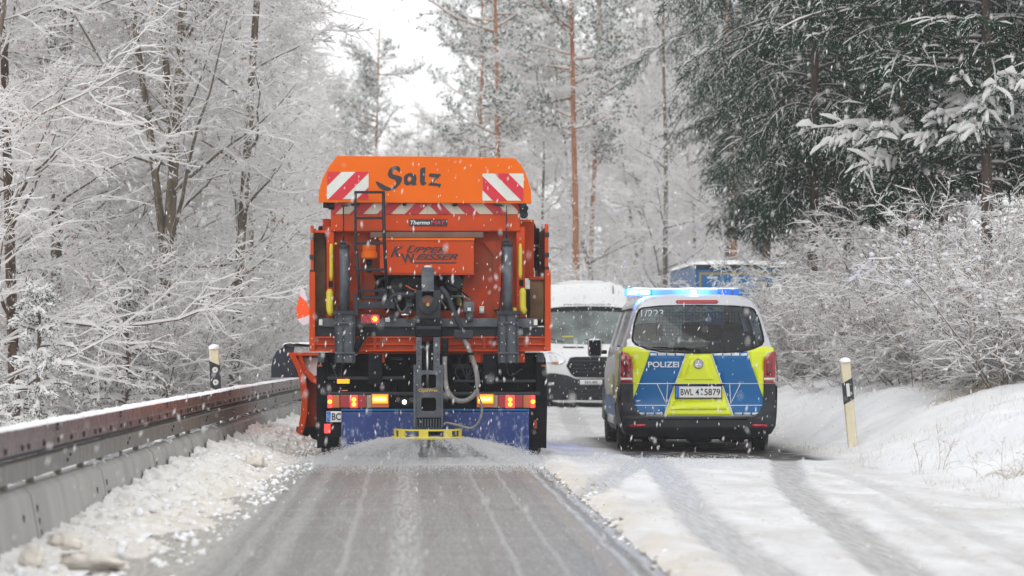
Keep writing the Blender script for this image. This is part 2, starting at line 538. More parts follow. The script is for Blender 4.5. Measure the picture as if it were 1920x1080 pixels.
def copy_tree(o, parent=None):
    c = o.copy(); COL.objects.link(c); c.parent = parent
    for ch in o.children: copy_tree(ch, c)
    return c

# ------------------------------------------------------------------ numpy value noise
def _h(ix, iy, s):
    n = (ix.astype(np.int64) * 374761393 + iy.astype(np.int64) * 668265263 + s * 1442695041) & 0xffffffff
    n = ((n ^ (n >> 13)) * 1274126177) & 0xffffffff
    return ((n ^ (n >> 16)) & 0xffff) / 65535.0
def vnoise(x, y, s=0):
    x = np.asarray(x, float); y = np.asarray(y, float)
    ix = np.floor(x); iy = np.floor(y); fx = x - ix; fy = y - iy
    fx = fx * fx * (3 - 2 * fx); fy = fy * fy * (3 - 2 * fy)
    a = _h(ix, iy, s); b = _h(ix + 1, iy, s); c = _h(ix, iy + 1, s); d = _h(ix + 1, iy + 1, s)
    return (a * (1 - fx) + b * fx) * (1 - fy) + (c * (1 - fx) + d * fx) * fy
def fbm(x, y, o=4, s=0):
    v = 0; a = 0.5; t = 0
    for i in range(o):
        v = v + a * vnoise(x * 2 ** i, y * 2 ** i, s + i * 17); t += a; a *= 0.5
    return v / t

# ================================================================== THE SETTING
def bend(y):
    return 0.0008 * np.maximum(0, np.asarray(y, float) - 40) ** 2
def barrier_x(y):
    return -2.30 + (np.clip(y, 0, 60) - 18.6) * 0.0185 + bend(y)
def sstep(a, b, v):
    t = np.clip((v - a) / (b - a), 0, 1)
    return t * t * (3 - 2 * t)
def poly_dist(x, y, pts):
    d = np.full(np.shape(x), 1e9)
    for (ax, ay), (bx, by) in zip(pts[:-1], pts[1:]):
        dx, dy = bx - ax, by - ay
        t = np.clip(((x - ax) * dx + (y - ay) * dy) / (dx * dx + dy * dy), 0, 1)
        d = np.minimum(d, np.hypot(x - ax - t * dx, y - ay - t * dy))
    return d
TRACKS = [([(2.60, 10), (2.67, 17.6), (2.94, 21.6), (3.2, 26.1), (3.53, 30.3), (3.98, 34.4), (4.22, 37), (4.24, 40)], 0.17, 1.0),
          ([(2.0, 10), (1.96, 17.6), (2.0, 21), (2.13, 24.4), (2.50, 31.5), (2.64, 36), (2.66, 40)], 0.17, 0.85),
          ([(2.9, 37.5), (2.45, 34.8), (1.9, 30.5), (1.5, 26.8)], 0.15, 0.75),
          ([(3.25, 14), (3.63, 19.4), (4.0, 25), (4.25, 29.6), (4.3, 34)], 0.12, 0.4),
          ([(3.15, 14), (3.3, 19), (3.6, 24), (3.9, 28)], 0.06, 0.3),
          ([(2.3, 40), (2.6, 50), (3.0, 60), (3.4, 70), (4.1, 90)], 0.2, 0.6),
          ([(4.1, 44), (4.5, 60), (5.0, 70), (5.8, 90)], 0.2, 0.6)]
def snow_depth(x, y):
    xs = x - bend(y)
    e = 1.45 + 0.16 * (fbm(x * 0 + 3.1, y * 1.3, 5, 5) - 0.5) + 0.10 * (fbm(x * 9, y * 6, 2, 8) - 0.5)
    d = 0.026 * sstep(e - 0.02, e + 0.10, xs) * (0.45 + 0.9 * fbm(x * 1.6, y * 1.1, 4, 11)) + 0.014 * sstep(e, e + 0.2, xs) * (fbm(x * 7, y * 5, 4, 12) - 0.3)
    d = d + 0.035 * np.exp(-((xs - e - 0.16) / 0.13) ** 2) * fbm(x * 6, y * 3, 3, 3) * 1.6
    wear = np.zeros(np.shape(x))
    for pts, w, s in TRACKS:
        dd = poly_dist(x, y, pts) + 0.09 * (fbm(x * 5, y * 2.5, 4, 21) - 0.5)
        wear = np.maximum(wear, s * (1 - sstep(w * 0.75, w * 1.15, dd)))
        d = d + 0.016 * s * np.exp(-((dd - w * 1.35) / 0.06) ** 2) * vnoise(x * 8, y * 5, 4)
    return d, wear
def right_height(x, y):
    xs = x - bend(y)
    zr = -0.02 * np.maximum(0, xs - 1.2)
    d, wear = snow_depth(x, y)
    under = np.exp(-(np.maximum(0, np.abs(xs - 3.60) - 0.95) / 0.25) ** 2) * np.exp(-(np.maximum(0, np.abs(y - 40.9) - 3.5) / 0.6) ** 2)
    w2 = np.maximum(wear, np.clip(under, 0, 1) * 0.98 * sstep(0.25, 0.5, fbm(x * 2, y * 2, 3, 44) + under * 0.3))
    z = zr + d * (1 - 0.82 * w2) + 0.004
    z = np.where(xs < 1.40, zr - 0.03 + d, z)
    u = xs - (5.35 - 0.9 * sstep(38, 48, y))
    slope = np.where(u < 1.2, 0.42 * u, 0.42 * 1.2 + 0.20 * (u - 1.2))
    slope = np.where(u < 12, slope, 0.42 * 1.2 + 0.20 * 10.8 + 0.03 * (u - 12))
    k = sstep(-0.4, 0.9, u)
    z = z + np.maximum(slope, 0) * k * (0.9 + 0.25 * fbm(x * .5, y * .35, 3, 60))
    off = sstep(4.7, 5.6, xs)
    z = z + off * (0.20 * (fbm(x * 1.1, y * .9, 4, 70) - 0.5) + 0.09 * (fbm(x * 5, y * 4, 3, 71) - 0.5) + 0.07)
    return z, w2, wear, off, under
def ground_z(x, y):
    x = np.asarray(x, float); y = np.asarray(y, float)
    zl = left_height(x, y)
    zr = right_height(x, y)[0]
    return np.where(x < barrier_x(y), zl, zr)
def left_height(x, y):
    u = barrier_x(y) - 0.25 - x
    z = 0.04 - 0.30 * sstep(0, 3.0, u) + 0.045 * np.maximum(0, u - 4) * (1 - 0.6 * sstep(20, 60, u))
    return z + 0.35 * (fbm(x * .4, y * .3, 4, 80) - 0.5) * sstep(0.2, 3, u) + 0.06 * (fbm(x * 5, y * 4, 3, 81) - 0.5)

def grid(name, xs, ys, fn, m, attrs=None, base=None):
    """xs are offsets from base(y)"""
    X, Y = np.meshgrid(xs, ys)
    if base is not None: X = X + base(Y)
    res = fn(X, Y)
    Z, at = res if isinstance(res, tuple) else (res, {})
    V = np.stack([X.ravel(), Y.ravel(), Z.ravel()], 1)
    nx = len(xs); ny = len(ys)
    i = np.arange(ny - 1)[:, None] * nx + np.arange(nx - 1)[None, :]
    i = i.ravel()
    F = np.stack([i, i + 1, i + 1 + nx, i + nx], 1)
    o = np_obj(name, V, F, m, smooth=True)
    for k, a in at.items():
        A = o.data.attributes.new(k, 'FLOAT', 'POINT')
        A.data.foreach_set('value', a.ravel().astype(np.float32))
    return o
def spans(*seg):
    out = []
    for a, b, st in seg:
        out += list(np.arange(a, b, st))
    out.append(seg[-1][1])
    return np.array(out)

# --- asphalt of the ploughed lane
def asphalt():
    m = bpy.data.materials.new('wet_salted_asphalt'); m.use_nodes = True
    nt = m.node_tree; N = nt.nodes; L = nt.links; b = N['Principled BSDF']
    tc = N.new('ShaderNodeTexCoord'); sp = N.new('ShaderNodeSeparateXYZ'); L.new(tc.outputs['Object'], sp.inputs[0])
    def noise(scale, st, detail=6, rough=0.6):
        mp = N.new('ShaderNodeMapping'); mp.inputs['Scale'].default_value = st; L.new(tc.outputs['Object'], mp.inputs[0])
        n = N.new('ShaderNodeTexNoise'); n.inputs['Scale'].default_value = scale; n.inputs['Detail'].default_value = detail
        n.inputs['Roughness'].default_value = rough; L.new(mp.outputs[0], n.inputs['Vector']); return n.outputs[0]
    def rng(v, a, b_, c=0.0, d=1.0):
        r = N.new('ShaderNodeMapRange'); r.inputs[1].default_value = a; r.inputs[2].default_value = b_
        r.inputs[3].default_value = c; r.inputs[4].default_value = d; L.new(v, r.inputs[0]); return r.outputs[0]
    def math_(op, a, b_=None, c=None):
        n = N.new('ShaderNodeMath'); n.operation = op
        for i, v in enumerate((a, b_, c)):
            if v is None: continue
            if isinstance(v, (int, float)): n.inputs[i].default_value = v
            else: L.new(v, n.inputs[i])
        return n.outputs[0]
    def mixc(f, a, c):
        n = N.new('ShaderNodeMix'); n.data_type = 'RGBA'
        L.new(f, n.inputs[0])
        for i, v in ((6, a), (7, c)):
            if isinstance(v, tuple): n.inputs[i].default_value = (*v, 1)
            else: L.new(v, n.inputs[i])
        return n.outputs[2]
    streak = noise(1.0, (9, 0.35, 1), 8, 0.65)
    fine = noise(1.0, (45, 1.2, 1), 6, 0.7)
    grain = noise(55.0, (1, 0.5, 1), 4, 0.8)
    speck = noise(42.0, (1, 0.35, 1), 3, 0.7)
    cross = noise(1.0, (0.6, 3.2, 1), 5, 0.6)
    big = noise(0.5, (1.2, 0.5, 1), 3)
    col = mixc(rng(streak, 0.3, 0.7), (0.11, 0.108, 0.104), (0.25, 0.25, 0.245))
    col = mixc(rng(big, 0.35, 0.65, 0, 0.45), col, (0.22, 0.215, 0.20))
    col = mixc(rng(fine, 0.45, 0.75, 0, 0.6), col, (0.36, 0.36, 0.355))
    col = mixc(rng(cross, 0.5, 0.72, 0, 0.5), col, (0.34, 0.345, 0.35))
    col = mixc(rng(grain, 0.40, 0.52, 0.65, 0), col, (0.075, 0.072, 0.07))
    col = mixc(rng(speck, 0.58, 0.66, 0, 0.85), col, (0.55, 0.56, 0.57))
    wob = math_('MULTIPLY_ADD', noise(1.0, (0, 0.6, 0), 3), 0.09, sp.outputs[0])
    def band(x, w, soft, amt, colr, tex=None, col=col):
        pass
    for (x, w, amt, colr, brk) in [(0.0, 0.085, 0.55, (0.55, 0.56, 0.56), 0.2), (-1.15, 0.10, 0.5, (0.50, 0.49, 0.46), 0.5),
                                   (-0.75, 0.05, 0.35, (0.48, 0.48, 0.47), 0.6), (-0.95, 0.035, 0.35, (0.48, 0.48, 0.47), 0.6),
                                   (0.88, 0.016, 0.35, (0.50, 0.51, 0.52), 0.9), (1.15, 0.045, 0.55, (0.30, 0.25, 0.19), 0.8),
                                   (1.24, 0.02, 0.7, (0.52, 0.53, 0.55), 0.5), (1.30, 0.022, 0.8, (0.13, 0.12, 0.105), 0.4),
                                   (1.36, 0.03, 0.7, (0.50, 0.51, 0.53), 0.5), (1.42, 0.02, 0.8, (0.14, 0.125, 0.11), 0.4),
                                   (-0.35, 0.02, 0.4, (0.48, 0.48, 0.48), 0.8), (0.45, 0.03, 0.35, (0.12, 0.12, 0.12), 0.8), (-0.6, 0.05, 0.4, (0.11, 0.11, 0.11), 0.8), (0.62, 0.015, 0.4, (0.48, 0.49, 0.5), 0.9), (1.05, 0.018, 0.5, (0.14, 0.13, 0.12), 0.5), (-1.42, 0.22, 0.75, (0.52, 0.48, 0.42), 0.4)]:
        d = math_('ABSOLUTE', math_('SUBTRACT', wob, x + 0.045))
        f = rng(d, w * 0.6, w * 1.5, amt, 0)
        if brk:
            f = math_('MULTIPLY', f, rng(noise(1.0, (30 + x, 1.5, 1), 5, 0.7), 0.5 - brk * 0.35, 0.62, 0.15, 1))
        col = mixc(f, col, colr)
    L.new(col, b.inputs['Base Color'])
    L.new(rng(streak, 0.3, 0.7, 0.36, 0.6), b.inputs['Roughness'])
    bp = N.new('ShaderNodeBump'); bp.inputs['Strength'].default_value = 0.5; bp.inputs['Distance'].default_value = 0.006
    L.new(math_('ADD', grain, math_('MULTIPLY', fine, 1.0)), bp.inputs['Height']); L.new(bp.outputs[0], b.inputs['Normal'])
    b.inputs['Specular IOR Level'].default_value = 0.4
    return m
M_ROAD = asphalt()

def road_surface(x, y):
    xs = x - bend(y)
    return -0.02 * np.maximum(0, xs - 1.2) - 0.002
road = grid('road', np.array([-2.7, -1.5, 0, 1.2, 2.5, 4.0, 5.2]), spans((-6, 120, 1.5)), road_surface, M_ROAD, base=bend)
tag(road, 'grey wet asphalt lane ploughed free between the snow edges', kind='structure')

# --- snow with tyre tracks
def snow_ground():
    m = bpy.data.materials.new('driven_snow'); m.use_nodes = True
    nt = m.node_tree; N = nt.nodes; L = nt.links; b = N['Principled BSDF']
    tc = N.new('ShaderNodeTexCoord')
    def noise(scale, st, detail=6, rough=0.6):
        mp = N.new('ShaderNodeMapping'); mp.inputs['Scale'].default_value = st; L.new(tc.outputs['Object'], mp.inputs[0])
        n = N.new('ShaderNodeTexNoise'); n.inputs['Scale'].default_value = scale; n.inputs['Detail'].default_value = detail
        n.inputs['Roughness'].default_value = rough; L.new(mp.outputs[0], n.inputs['Vector']); return n.outputs[0]
    def rng(v, a, b_, c=0.0, d=1.0):
        r = N.new('ShaderNodeMapRange'); r.inputs[1].default_value = a; r.inputs[2].default_value = b_
        r.inputs[3].default_value = c; r.inputs[4].default_value = d; L.new(v, r.inputs[0]); return r.outputs[0]
    def mul(a, c):
        n = N.new('ShaderNodeMath'); n.operation = 'MULTIPLY'
        for i, v in enumerate((a, c)):
            if isinstance(v, (int, float)): n.inputs[i].default_value = v
            else: L.new(v, n.inputs[i])
        return n.outputs[0]
    def mixc(f, a, c):
        n = N.new('ShaderNodeMix'); n.data_type = 'RGBA'
        L.new(f, n.inputs[0])
        for i, v in ((6, a), (7, c)):
            if isinstance(v, tuple): n.inputs[i].default_value = (*v, 1)
            else: L.new(v, n.inputs[i])
        return n.outputs[2]
    def attr(nm):
        a = N.new('ShaderNodeAttribute'); a.attribute_name = nm; return a.outputs['Fac']
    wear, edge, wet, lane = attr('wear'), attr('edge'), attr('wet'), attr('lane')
    col = mixc(rng(noise(1.4, (1, 1, 1)), 0.3, 0.7), (0.69, 0.705, 0.73), (0.78, 0.79, 0.81))
    dm = mul(rng(noise(1.0, (1.6, 0.5, 1), 7, 0.65), 0.36, 0.62), lane)
    col = mixc(mul(dm, 0.7), col, (0.50, 0.49, 0.475))
    # sandy specks thrown over the driven lane
    sp = mul(mul(rng(noise(20, (1, 0.5, 1), 4, 0.75), 0.56, 0.64), rng(noise(1.2, (1, 0.4, 1), 3), 0.42, 0.56)), lane)
    col = mixc(mul(sp, 0.75), col, (0.42, 0.33, 0.22))
    col = mixc(mul(mul(rng(noise(3, (1, 0.3, 1), 5), 0.35, 0.7), edge), 0.55), col, (0.66, 0.57, 0.43))
    track = mixc(rng(noise(1, (34, 1.2, 1), 6, 0.75), 0.38, 0.6), (0.33, 0.325, 0.32), (0.56, 0.565, 0.57))
    track = mixc(rng(noise(120, (1, 0.5, 1), 2), 0.35, 0.5, 0.5, 0), track, (0.20, 0.19, 0.18))
    col = mixc(wear, col, track)
    col = mixc(mul(wet, rng(noise(4, (1, 1, 1), 6, 0.7), 0.3, 0.5, 0.4, 1)), col, (0.045, 0.042, 0.042))  # wet slush plus the police van's shadow, both painted as dark colour
    L.new(col, b.inputs['Base Color'])
    L.new(rng(wear, 0, 1, 0.8, 0.55), b.inputs['Roughness'])
    b.inputs['Specular IOR Level'].default_value = 0.25
    bp = N.new('ShaderNodeBump'); bp.inputs['Strength'].default_value = 0.5; bp.inputs['Distance'].default_value = 0.02
    L.new(noise(14, (1, 1, 1), 8, 0.7), bp.inputs['Height']); L.new(bp.outputs[0], b.inputs['Normal'])
    return m
M_LANE = snow_ground()

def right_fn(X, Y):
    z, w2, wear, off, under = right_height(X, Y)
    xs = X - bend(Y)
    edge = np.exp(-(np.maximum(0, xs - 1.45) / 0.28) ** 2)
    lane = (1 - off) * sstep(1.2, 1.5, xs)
    return z, {'wear': wear, 'edge': edge, 'wet': np.clip(under * 1.1, 0, 1), 'lane': lane}  # wet also carries the painted shadow of the van
gx = spans((1.25, 5.4, 0.045), (5.4, 9, 0.12), (9, 20, 0.6), (20, 90, 5))
gy = spans((-40, -8, 8), (-8, 14, 1.0), (14, 32, 0.07), (32, 46, 0.10), (46, 80, 0.5), (80, 260, 6))
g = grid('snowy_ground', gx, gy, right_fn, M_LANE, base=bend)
tag(g, 'snow covering the oncoming lane and the bank with curving tyre tracks', kind='structure')

def left_fn(X, Y):
    return left_height(X, Y)
lx = -spans((0.12, 4, 0.15), (4, 20, 0.8), (20, 90, 5))[::-1]
g = grid('forest_floor', lx, spans((-40, -8, 8), (-8, 14, 2), (14, 60, 0.4), (60, 260, 4)), left_fn, M_SNOW, base=barrier_x)
tag(g, 'snowy forest floor behind the crash barrier', kind='structure')
# strip of verge under the barrier and the berm
g = grid('verge', np.array([-0.20, 0.0, 0.3, 0.62]), spans((-8, 120, 2)), lambda X, Y: 0.012 + 0 * X, M_SNOW, base=barrier_x)
tag(g, 'snow covered strip under the crash barrier', kind='structure')

# --- ploughed berm at the foot of the barrier
def icoverts():
    bm = bmesh.new(); bmesh.ops.create_icosphere(bm, subdivisions=1, radius=1)
    V = np.array([v.co[:] for v in bm.verts]); F = np.array([[v.index for v in f.verts] for f in bm.faces]); bm.free()
    return V, F
ICOV, ICOF = icoverts()
def icos(C, Sx, rng, jitter=0.35):
    """many lumpy little stones: centres C (n,3), sizes Sx (n,3)"""
    n = len(C); nv = len(ICOV)
    V = ICOV[None] * (1 + jitter * (rng.random((n, nv, 1)) - 0.5) * 2)
    a = rng.random(n) * 6.28; ca, sa = np.cos(a)[:, None], np.sin(a)[:, None]
    t = (rng.random(n) - .5) * 1.2; ct, st = np.cos(t)[:, None], np.sin(t)[:, None]
    x, y, z = V[..., 0] * Sx[:, None, 0], V[..., 1] * Sx[:, None, 1], V[..., 2] * Sx[:, None, 2]
    y, z = y * ct - z * st, y * st + z * ct
    x, y = x * ca - y * sa, x * sa + y * ca
    P = np.stack([x, y, z], 2) + C[:, None, :]
    F = ICOF[None] + (np.arange(n) * nv)[:, None, None]
    return P.reshape(-1, 3), F.reshape(-1, 3)

def berm_h(u, y):
    """u = distance from the barrier face towards the road"""
    w = 0.80 + 0.25 * (fbm(y * 0.8, y * 0, 3, 91) - 0.5) * 2
    prof = np.clip(1 - u / w, 0, 1) ** 0.8
    lump = 0.6 + 0.8 * fbm(u * 3.5, y * 2.2, 4, 92)
    ridge = (0.5 - np.abs(fbm(u * 7, y * 5, 3, 93) - 0.5) * 2.2) * 0.09 - 0.02 + (0.5 - np.abs(fbm(u * 17, y * 13, 3, 94) - .5) * 2) * 0.045 - 0.01
    far = 0.022 + 0.138 * sstep(19.5, 28, y) + 0.03 * vnoise(y * 0.5, y * 0, 97)
    return prof * lump * far * 1.25 + ridge * np.clip(prof * 2.5, 0, 1) - 0.012
def berm_fn(X, Y):
    u = X - barrier_x(Y) - 0.05
    z = berm_h(u, Y)
    return z, {'u': np.clip(u / 1.0, 0, 1)}
def berm_mat():
    m = snow_mat('ploughed_snow', (0.78, 0.77, 0.75), bump=0.8, bscale=22, var=0.03)
    nt = m.node_tree; N = nt.nodes; L = nt.links; b = N['Principled BSDF']
    src = b.inputs['Base Color'].links[0].from_socket
    tc = N.new('ShaderNodeTexCoord')
    n = N.new('ShaderNodeTexNoise'); n.inputs['Scale'].default_value = 4.5; n.inputs['Detail'].default_value = 9; n.inputs['Roughness'].default_value = 0.7
    L.new(tc.outputs['Object'], n.inputs['Vector'])
    a = N.new('ShaderNodeAttribute'); a.attribute_name = 'u'
    ad = N.new('ShaderNodeMath'); ad.operation = 'MULTIPLY_ADD'; ad.inputs[1].default_value = 0.30
    L.new(a.outputs['Fac'], ad.inputs[0]); L.new(n.outputs[0], ad.inputs[2])
    mr = N.new('ShaderNodeMapRange'); mr.inputs[1].default_value = 0.56; mr.inputs[2].default_value = 0.80; mr.inputs[4].default_value = 0.6
    L.new(ad.outputs[0], mr.inputs[0])
    mx = N.new('ShaderNodeMix'); mx.data_type = 'RGBA'; L.new(mr.outputs[0], mx.inputs[0]); L.new(src, mx.inputs[6])
    mx.inputs[7].default_value = (0.50, 0.44, 0.35, 1); L.new(mx.outputs[2], b.inputs['Base Color'])
    return m
M_BERM = berm_mat()
g = grid('snow_bank', spans((0.045, 1.15, 0.022)), spans((13, 48, 0.045)), berm_fn, M_BERM, base=barrier_x)
tag(g, 'lumpy ploughed snow bank along the foot of the crash barrier', kind='stuff')
rg = np.random.default_rng(5)
M_SLUSH = mat('brown_slush', (0.42, 0.38, 0.33), 0.7, var=0.3, scale=8)
n = 2200
yy = 14 + 32 * rg.random(n) ** 0.8; uu = 0.08 + rg.random(n) ** 1.1 * 0.98
sz = 0.006 + 0.030 * rg.random(n) ** 4.0
zz = np.maximum(berm_h(uu, yy), 0.0) + sz * 0.25
C = np.stack([barrier_x(yy) + 0.05 + uu, yy, zz], 1)
SS = np.stack([sz * (0.8 + .6 * rg.random(n)), sz * (0.8 + .6 * rg.random(n)), sz * (0.6 + .5 * rg.random(n))], 1)
V, F = icos(C, SS, rg, 0.5)
mi = np.repeat((rg.random(n) < 0.12).astype(int), len(ICOF))
g = np_obj('snow_crumbs', V, F, [M_SNOW, M_CHUNK], matidx=mi)
tag(g, 'small crumbs of ploughed snow scattered over the snow bank', kind='stuff')

n = 1700
yy = 15 + 34 * rg.random(n) ** 0.8; xx = 1.43 + 0.07 * rg.normal(size=n) + np.where(rg.random(n) < 0.3, 0.25 * rg.random(n), 0)
sz = 0.003 + 0.014 * rg.random(n) ** 4
V, F = icos(np.stack([xx, yy, 0.002 + sz * 0.2 + np.where(xx > 1.5, 0.018, 0)], 1), np.stack([sz * 1.3, sz * 1.6, sz * .7], 1), rg, 0.5)
g = np_obj('slush_crumbs', V, F, [M_SNOW, M_SLUSH], matidx=np.repeat((rg.random(n) < 0.55).astype(int), len(ICOF)))
tag(g, 'brown and white slush crumbs along the right edge of the ploughed lane', kind='stuff')

def chunk(x, y, sx, sy, sz_, rot, label, seed):
    bm = bmesh.new(); bmesh.ops.create_cube(bm, size=2)
    bmesh.ops.bevel(bm, geom=bm.edges[:], offset=0.4, segments=2, affect='EDGES')
    bmesh.ops.subdivide_edges(bm, edges=bm.edges[:], cuts=2, use_grid_fill=True)
    rr = random.Random(seed)
    for v in bm.verts:
        nn = fbm(np.array([v.co.x * 1.7 + seed]), np.array([v.co.y * 1.7 + v.co.z * 2.3]), 4, seed)[0] - 0.5
        v.co *= 1 + nn * 0.55
        v.co.x *= sx; v.co.y *= sy; v.co.z *= sz_
    me = bpy.data.meshes.new('snow_chunk'); bm.to_mesh(me); bm.free()
    me.materials.append(M_CHUNK); me.polygons.foreach_set('use_smooth', [True] * len(me.polygons))
    o = bpy.data.objects.new('snow_chunk', me); link(o)
    u = x - float(barrier_x(y)) - 0.05
    o.location = (x, y, max(0, float(berm_h(np.array(u), np.array(y)))) + sz_ * 0.45)
    o.rotation_euler = (R(rr.uniform(-12, 12)), R(rr.uniform(4, 16)), R(rot))
    tag(o, label, 'snow chunk', 'beige blocks of ploughed snow')
chunk(-1.70, 17.95, 0.16, 0.15, 0.042, 35, 'largest flat beige snow block at the near end of the snow bank', 3)
chunk(-2.02, 17.9, 0.05, 0.06, 0.065, 80, 'upright beige snow block to the left of the largest one, near the barrier', 5)
chunk(-1.98, 19.4, 0.10, 0.09, 0.045, 20, 'small tan snow block lying close against the concrete barrier', 8)
chunk(-1.42, 31.5, 0.10, 0.12, 0.07, 10, 'brownish snow lump on the bank some way before the plough', 9)

# ================================================================== CRASH BARRIER
def swept(name, prof, y0, y1, m, parent, gap=0.0, smooth=False):
    """profile (u,z) swept along the barrier line, ends capped"""
    ys = np.linspace(y0 + gap, y1 - gap, 3)
    V = []; F = []; k = len(prof)
    for y in ys:
        bx = float(barrier_x(y))
        V += [(bx + u, y, z) for (u, z) in prof]
    for i in range(2):
        for j in range(k):
            a = i * k + j; b = i * k + (j + 1) % k
            F.append((a, b, b + k, a + k))
    F.append(tuple(range(k - 1, -1, -1))); F.append(tuple(range(2 * k, 3 * k)))
    o = obj_from(name, V, F, m, parent, smooth=smooth)
    bm = bmesh.new(); bm.from_mesh(o.data); bmesh.ops.recalc_face_normals(bm, faces=bm.faces); bm.to_mesh(o.data); bm.free()
    return o
M_CONC = mat('weathered_concrete', (0.36, 0.355, 0.34), 0.8, var=0.2, scale=2.5, bump=0.35, bscale=30, dirt=(0.15, 0.145, 0.135), dirt_amt=0.3, dscale=5, stretch=(1, 1.2, 0.25))
M_RAIL = mat('galvanised_rail', (0.25, 0.185, 0.165), 0.26, 0.8, var=0.25, scale=4, dirt=(0.13, 0.085, 0.07), dirt_amt=0.35, dscale=9, stretch=(1, 2.2, 0.3))
M_RAIL2 = mat('weathered_rail', (0.21, 0.205, 0.18), 0.38, 0.6, var=0.25, scale=5, dirt=(0.14, 0.13, 0.11), dirt_amt=0.4, dscale=7, stretch=(1, 2.2, 0.3))
M_POST = mat('barrier_post_steel', (0.17, 0.16, 0.12), 0.6, 0.4, var=0.3, dirt=DIRT, dirt_amt=0.4)
M_BOLT = mat('bolt_steel', (0.03, 0.03, 0.032), 0.5, 0.5)
bar = thing('crash_barrier', 'long roadside crash barrier, steel rails above low concrete blocks, snow on top', 'crash barrier', (0, 0, 0))
CON = [(-0.10, -0.02), (0.055, -0.02), (0.055, 0.035), (0.0, 0.325), (-0.045, 0.368), (-0.16, 0.368), (-0.20, 0.325), (-0.24, -0.02)]
UP = [(0.0, 0.735), (-0.14, 0.735), (-0.14, 0.58), (-0.035, 0.575), (-0.012, 0.585), (-0.012, 0.640), (0.0, 0.648)]
LOW = [(-0.008, 0.53), (-0.06, 0.545), (-0.12, 0.53), (-0.12, 0.42), (-0.06, 0.405), (-0.008, 0.42)]
MID = [(-0.07, 0.5755), (-0.13, 0.5755), (-0.13, 0.5445), (-0.07, 0.5445)]
j0 = 20.06 - 3 * 3.9
bolts = []
for i in range(14):
    y0 = j0 + i * 3.9; y1 = y0 + 3.9
    if y1 > 70: break
    swept('concrete_block', CON, y0, y1, M_CONC, bar, 0.025)
    swept('top_rail', UP, y0 + 1.2, y1 + 1.2, M_RAIL, bar, 0.006)
    swept('lower_rail', LOW, y0 + 1.9, y1 + 1.9, M_RAIL2, bar, 0.005)
    swept('spacer_rail', MID, y0 + 1.2, y1 + 1.2, M_BOLT, bar, 0.0)
    for yy in (y0 + 0.6, y0 + 2.0, y0 + 3.3):
        bx = float(barrier_x(yy))
        box('post', bx - 0.105, bx - 0.065, yy - 0.07, yy + 0.07, 0.35, 0.425, M_POST, bar, bevel=0.004)
    for yy in np.arange(y0, y1, 0.72):
        bolts.append((yy, 0.613, -0.012, 0.016))
    for dz in (0.69, 0.72):
        bolts.append((y0 + 1.30, dz, 0.0, 0.010))
    for dz in (0.08, 0.15, 0.23):
        bolts.append((y0 + 0.16, dz, 0.053 - dz * 0.165, 0.020)); 
    bolts.append((y1 - 0.5, 0.20, 0.053 - 0.033, 0.022))
    bolts.append((y0 + 1.9, 0.47, -0.008, 0.012)); bolts.append((y0 + 2.05, 0.50, -0.008, 0.010))
V = []; F = []
for (yy, z, u, r) in bolts:
    bx = float(barrier_x(yy)) + u; b = len(V)
    for dx in (-0.01, 0.010):
        V += [(bx + dx, yy + r * math.cos(a) * 1.0, z + r * math.sin(a) * 1.2) for a in [k * math.pi / 3 for k in range(6)]]
    F += [tuple(b + 6 + k for k in range(6))] + [(b + k, b + (k + 1) % 6, b + 6 + (k + 1) % 6, b + 6 + k) for k in range(6)]
o = obj_from('bolt_heads', V, F, M_BOLT, bar); o['kind'] = 'stuff'
# snow lying along the rail, lumpy
ys = np.arange(6, 64, 0.03); ang = np.linspace(0, math.pi, 8)
Y, A = np.meshgrid(ys, ang, indexing='ij')
hh = 0.003 + 0.014 * fbm(Y * 2.2, Y * 0 + 1, 3, 33) + 0.022 * np.clip(vnoise(Y * 9, A * 1.5, 34) - 0.35, 0, 1)
X = barrier_x(Y) - 0.07 + np.cos(A) * (0.072 + 0.008 * vnoise(Y * 6, A, 35)); Z = 0.732 + np.sin(A) ** 0.6 * hh
V = np.stack([X, Y, Z], 2).reshape(-1, 3); k = len(ang)
i = (np.arange(len(ys) - 1)[:, None] * k + np.arange(k - 1)[None]).ravel()
np_obj('snow_cap', V, np.stack([i, i + 1, i + 1 + k, i + k], 1), M_SNOWC, bar, smooth=True)
# patches of snow on the concrete cap between the posts
V = []; F = []
CC = []; SZ = []
rg = np.random.default_rng(9)
for yy in np.arange(24, 60, 0.10):
    if fbm(np.array([yy * 1.1]), np.array([0.0]), 3, 55)[0] > 0.46:
        CC.append((float(barrier_x(yy)) - 0.11 + rg.normal() * .012, yy, 0.372)); SZ.append((0.035 + rg.random() * .01, 0.09, 0.010 + rg.random() * .012))
V, F = icos(np.array(CC), np.array(SZ), rg, 0.25)
o = np_obj('block_snow', V, F, M_SNOWC, bar, smooth=True); o['kind'] = 'stuff'

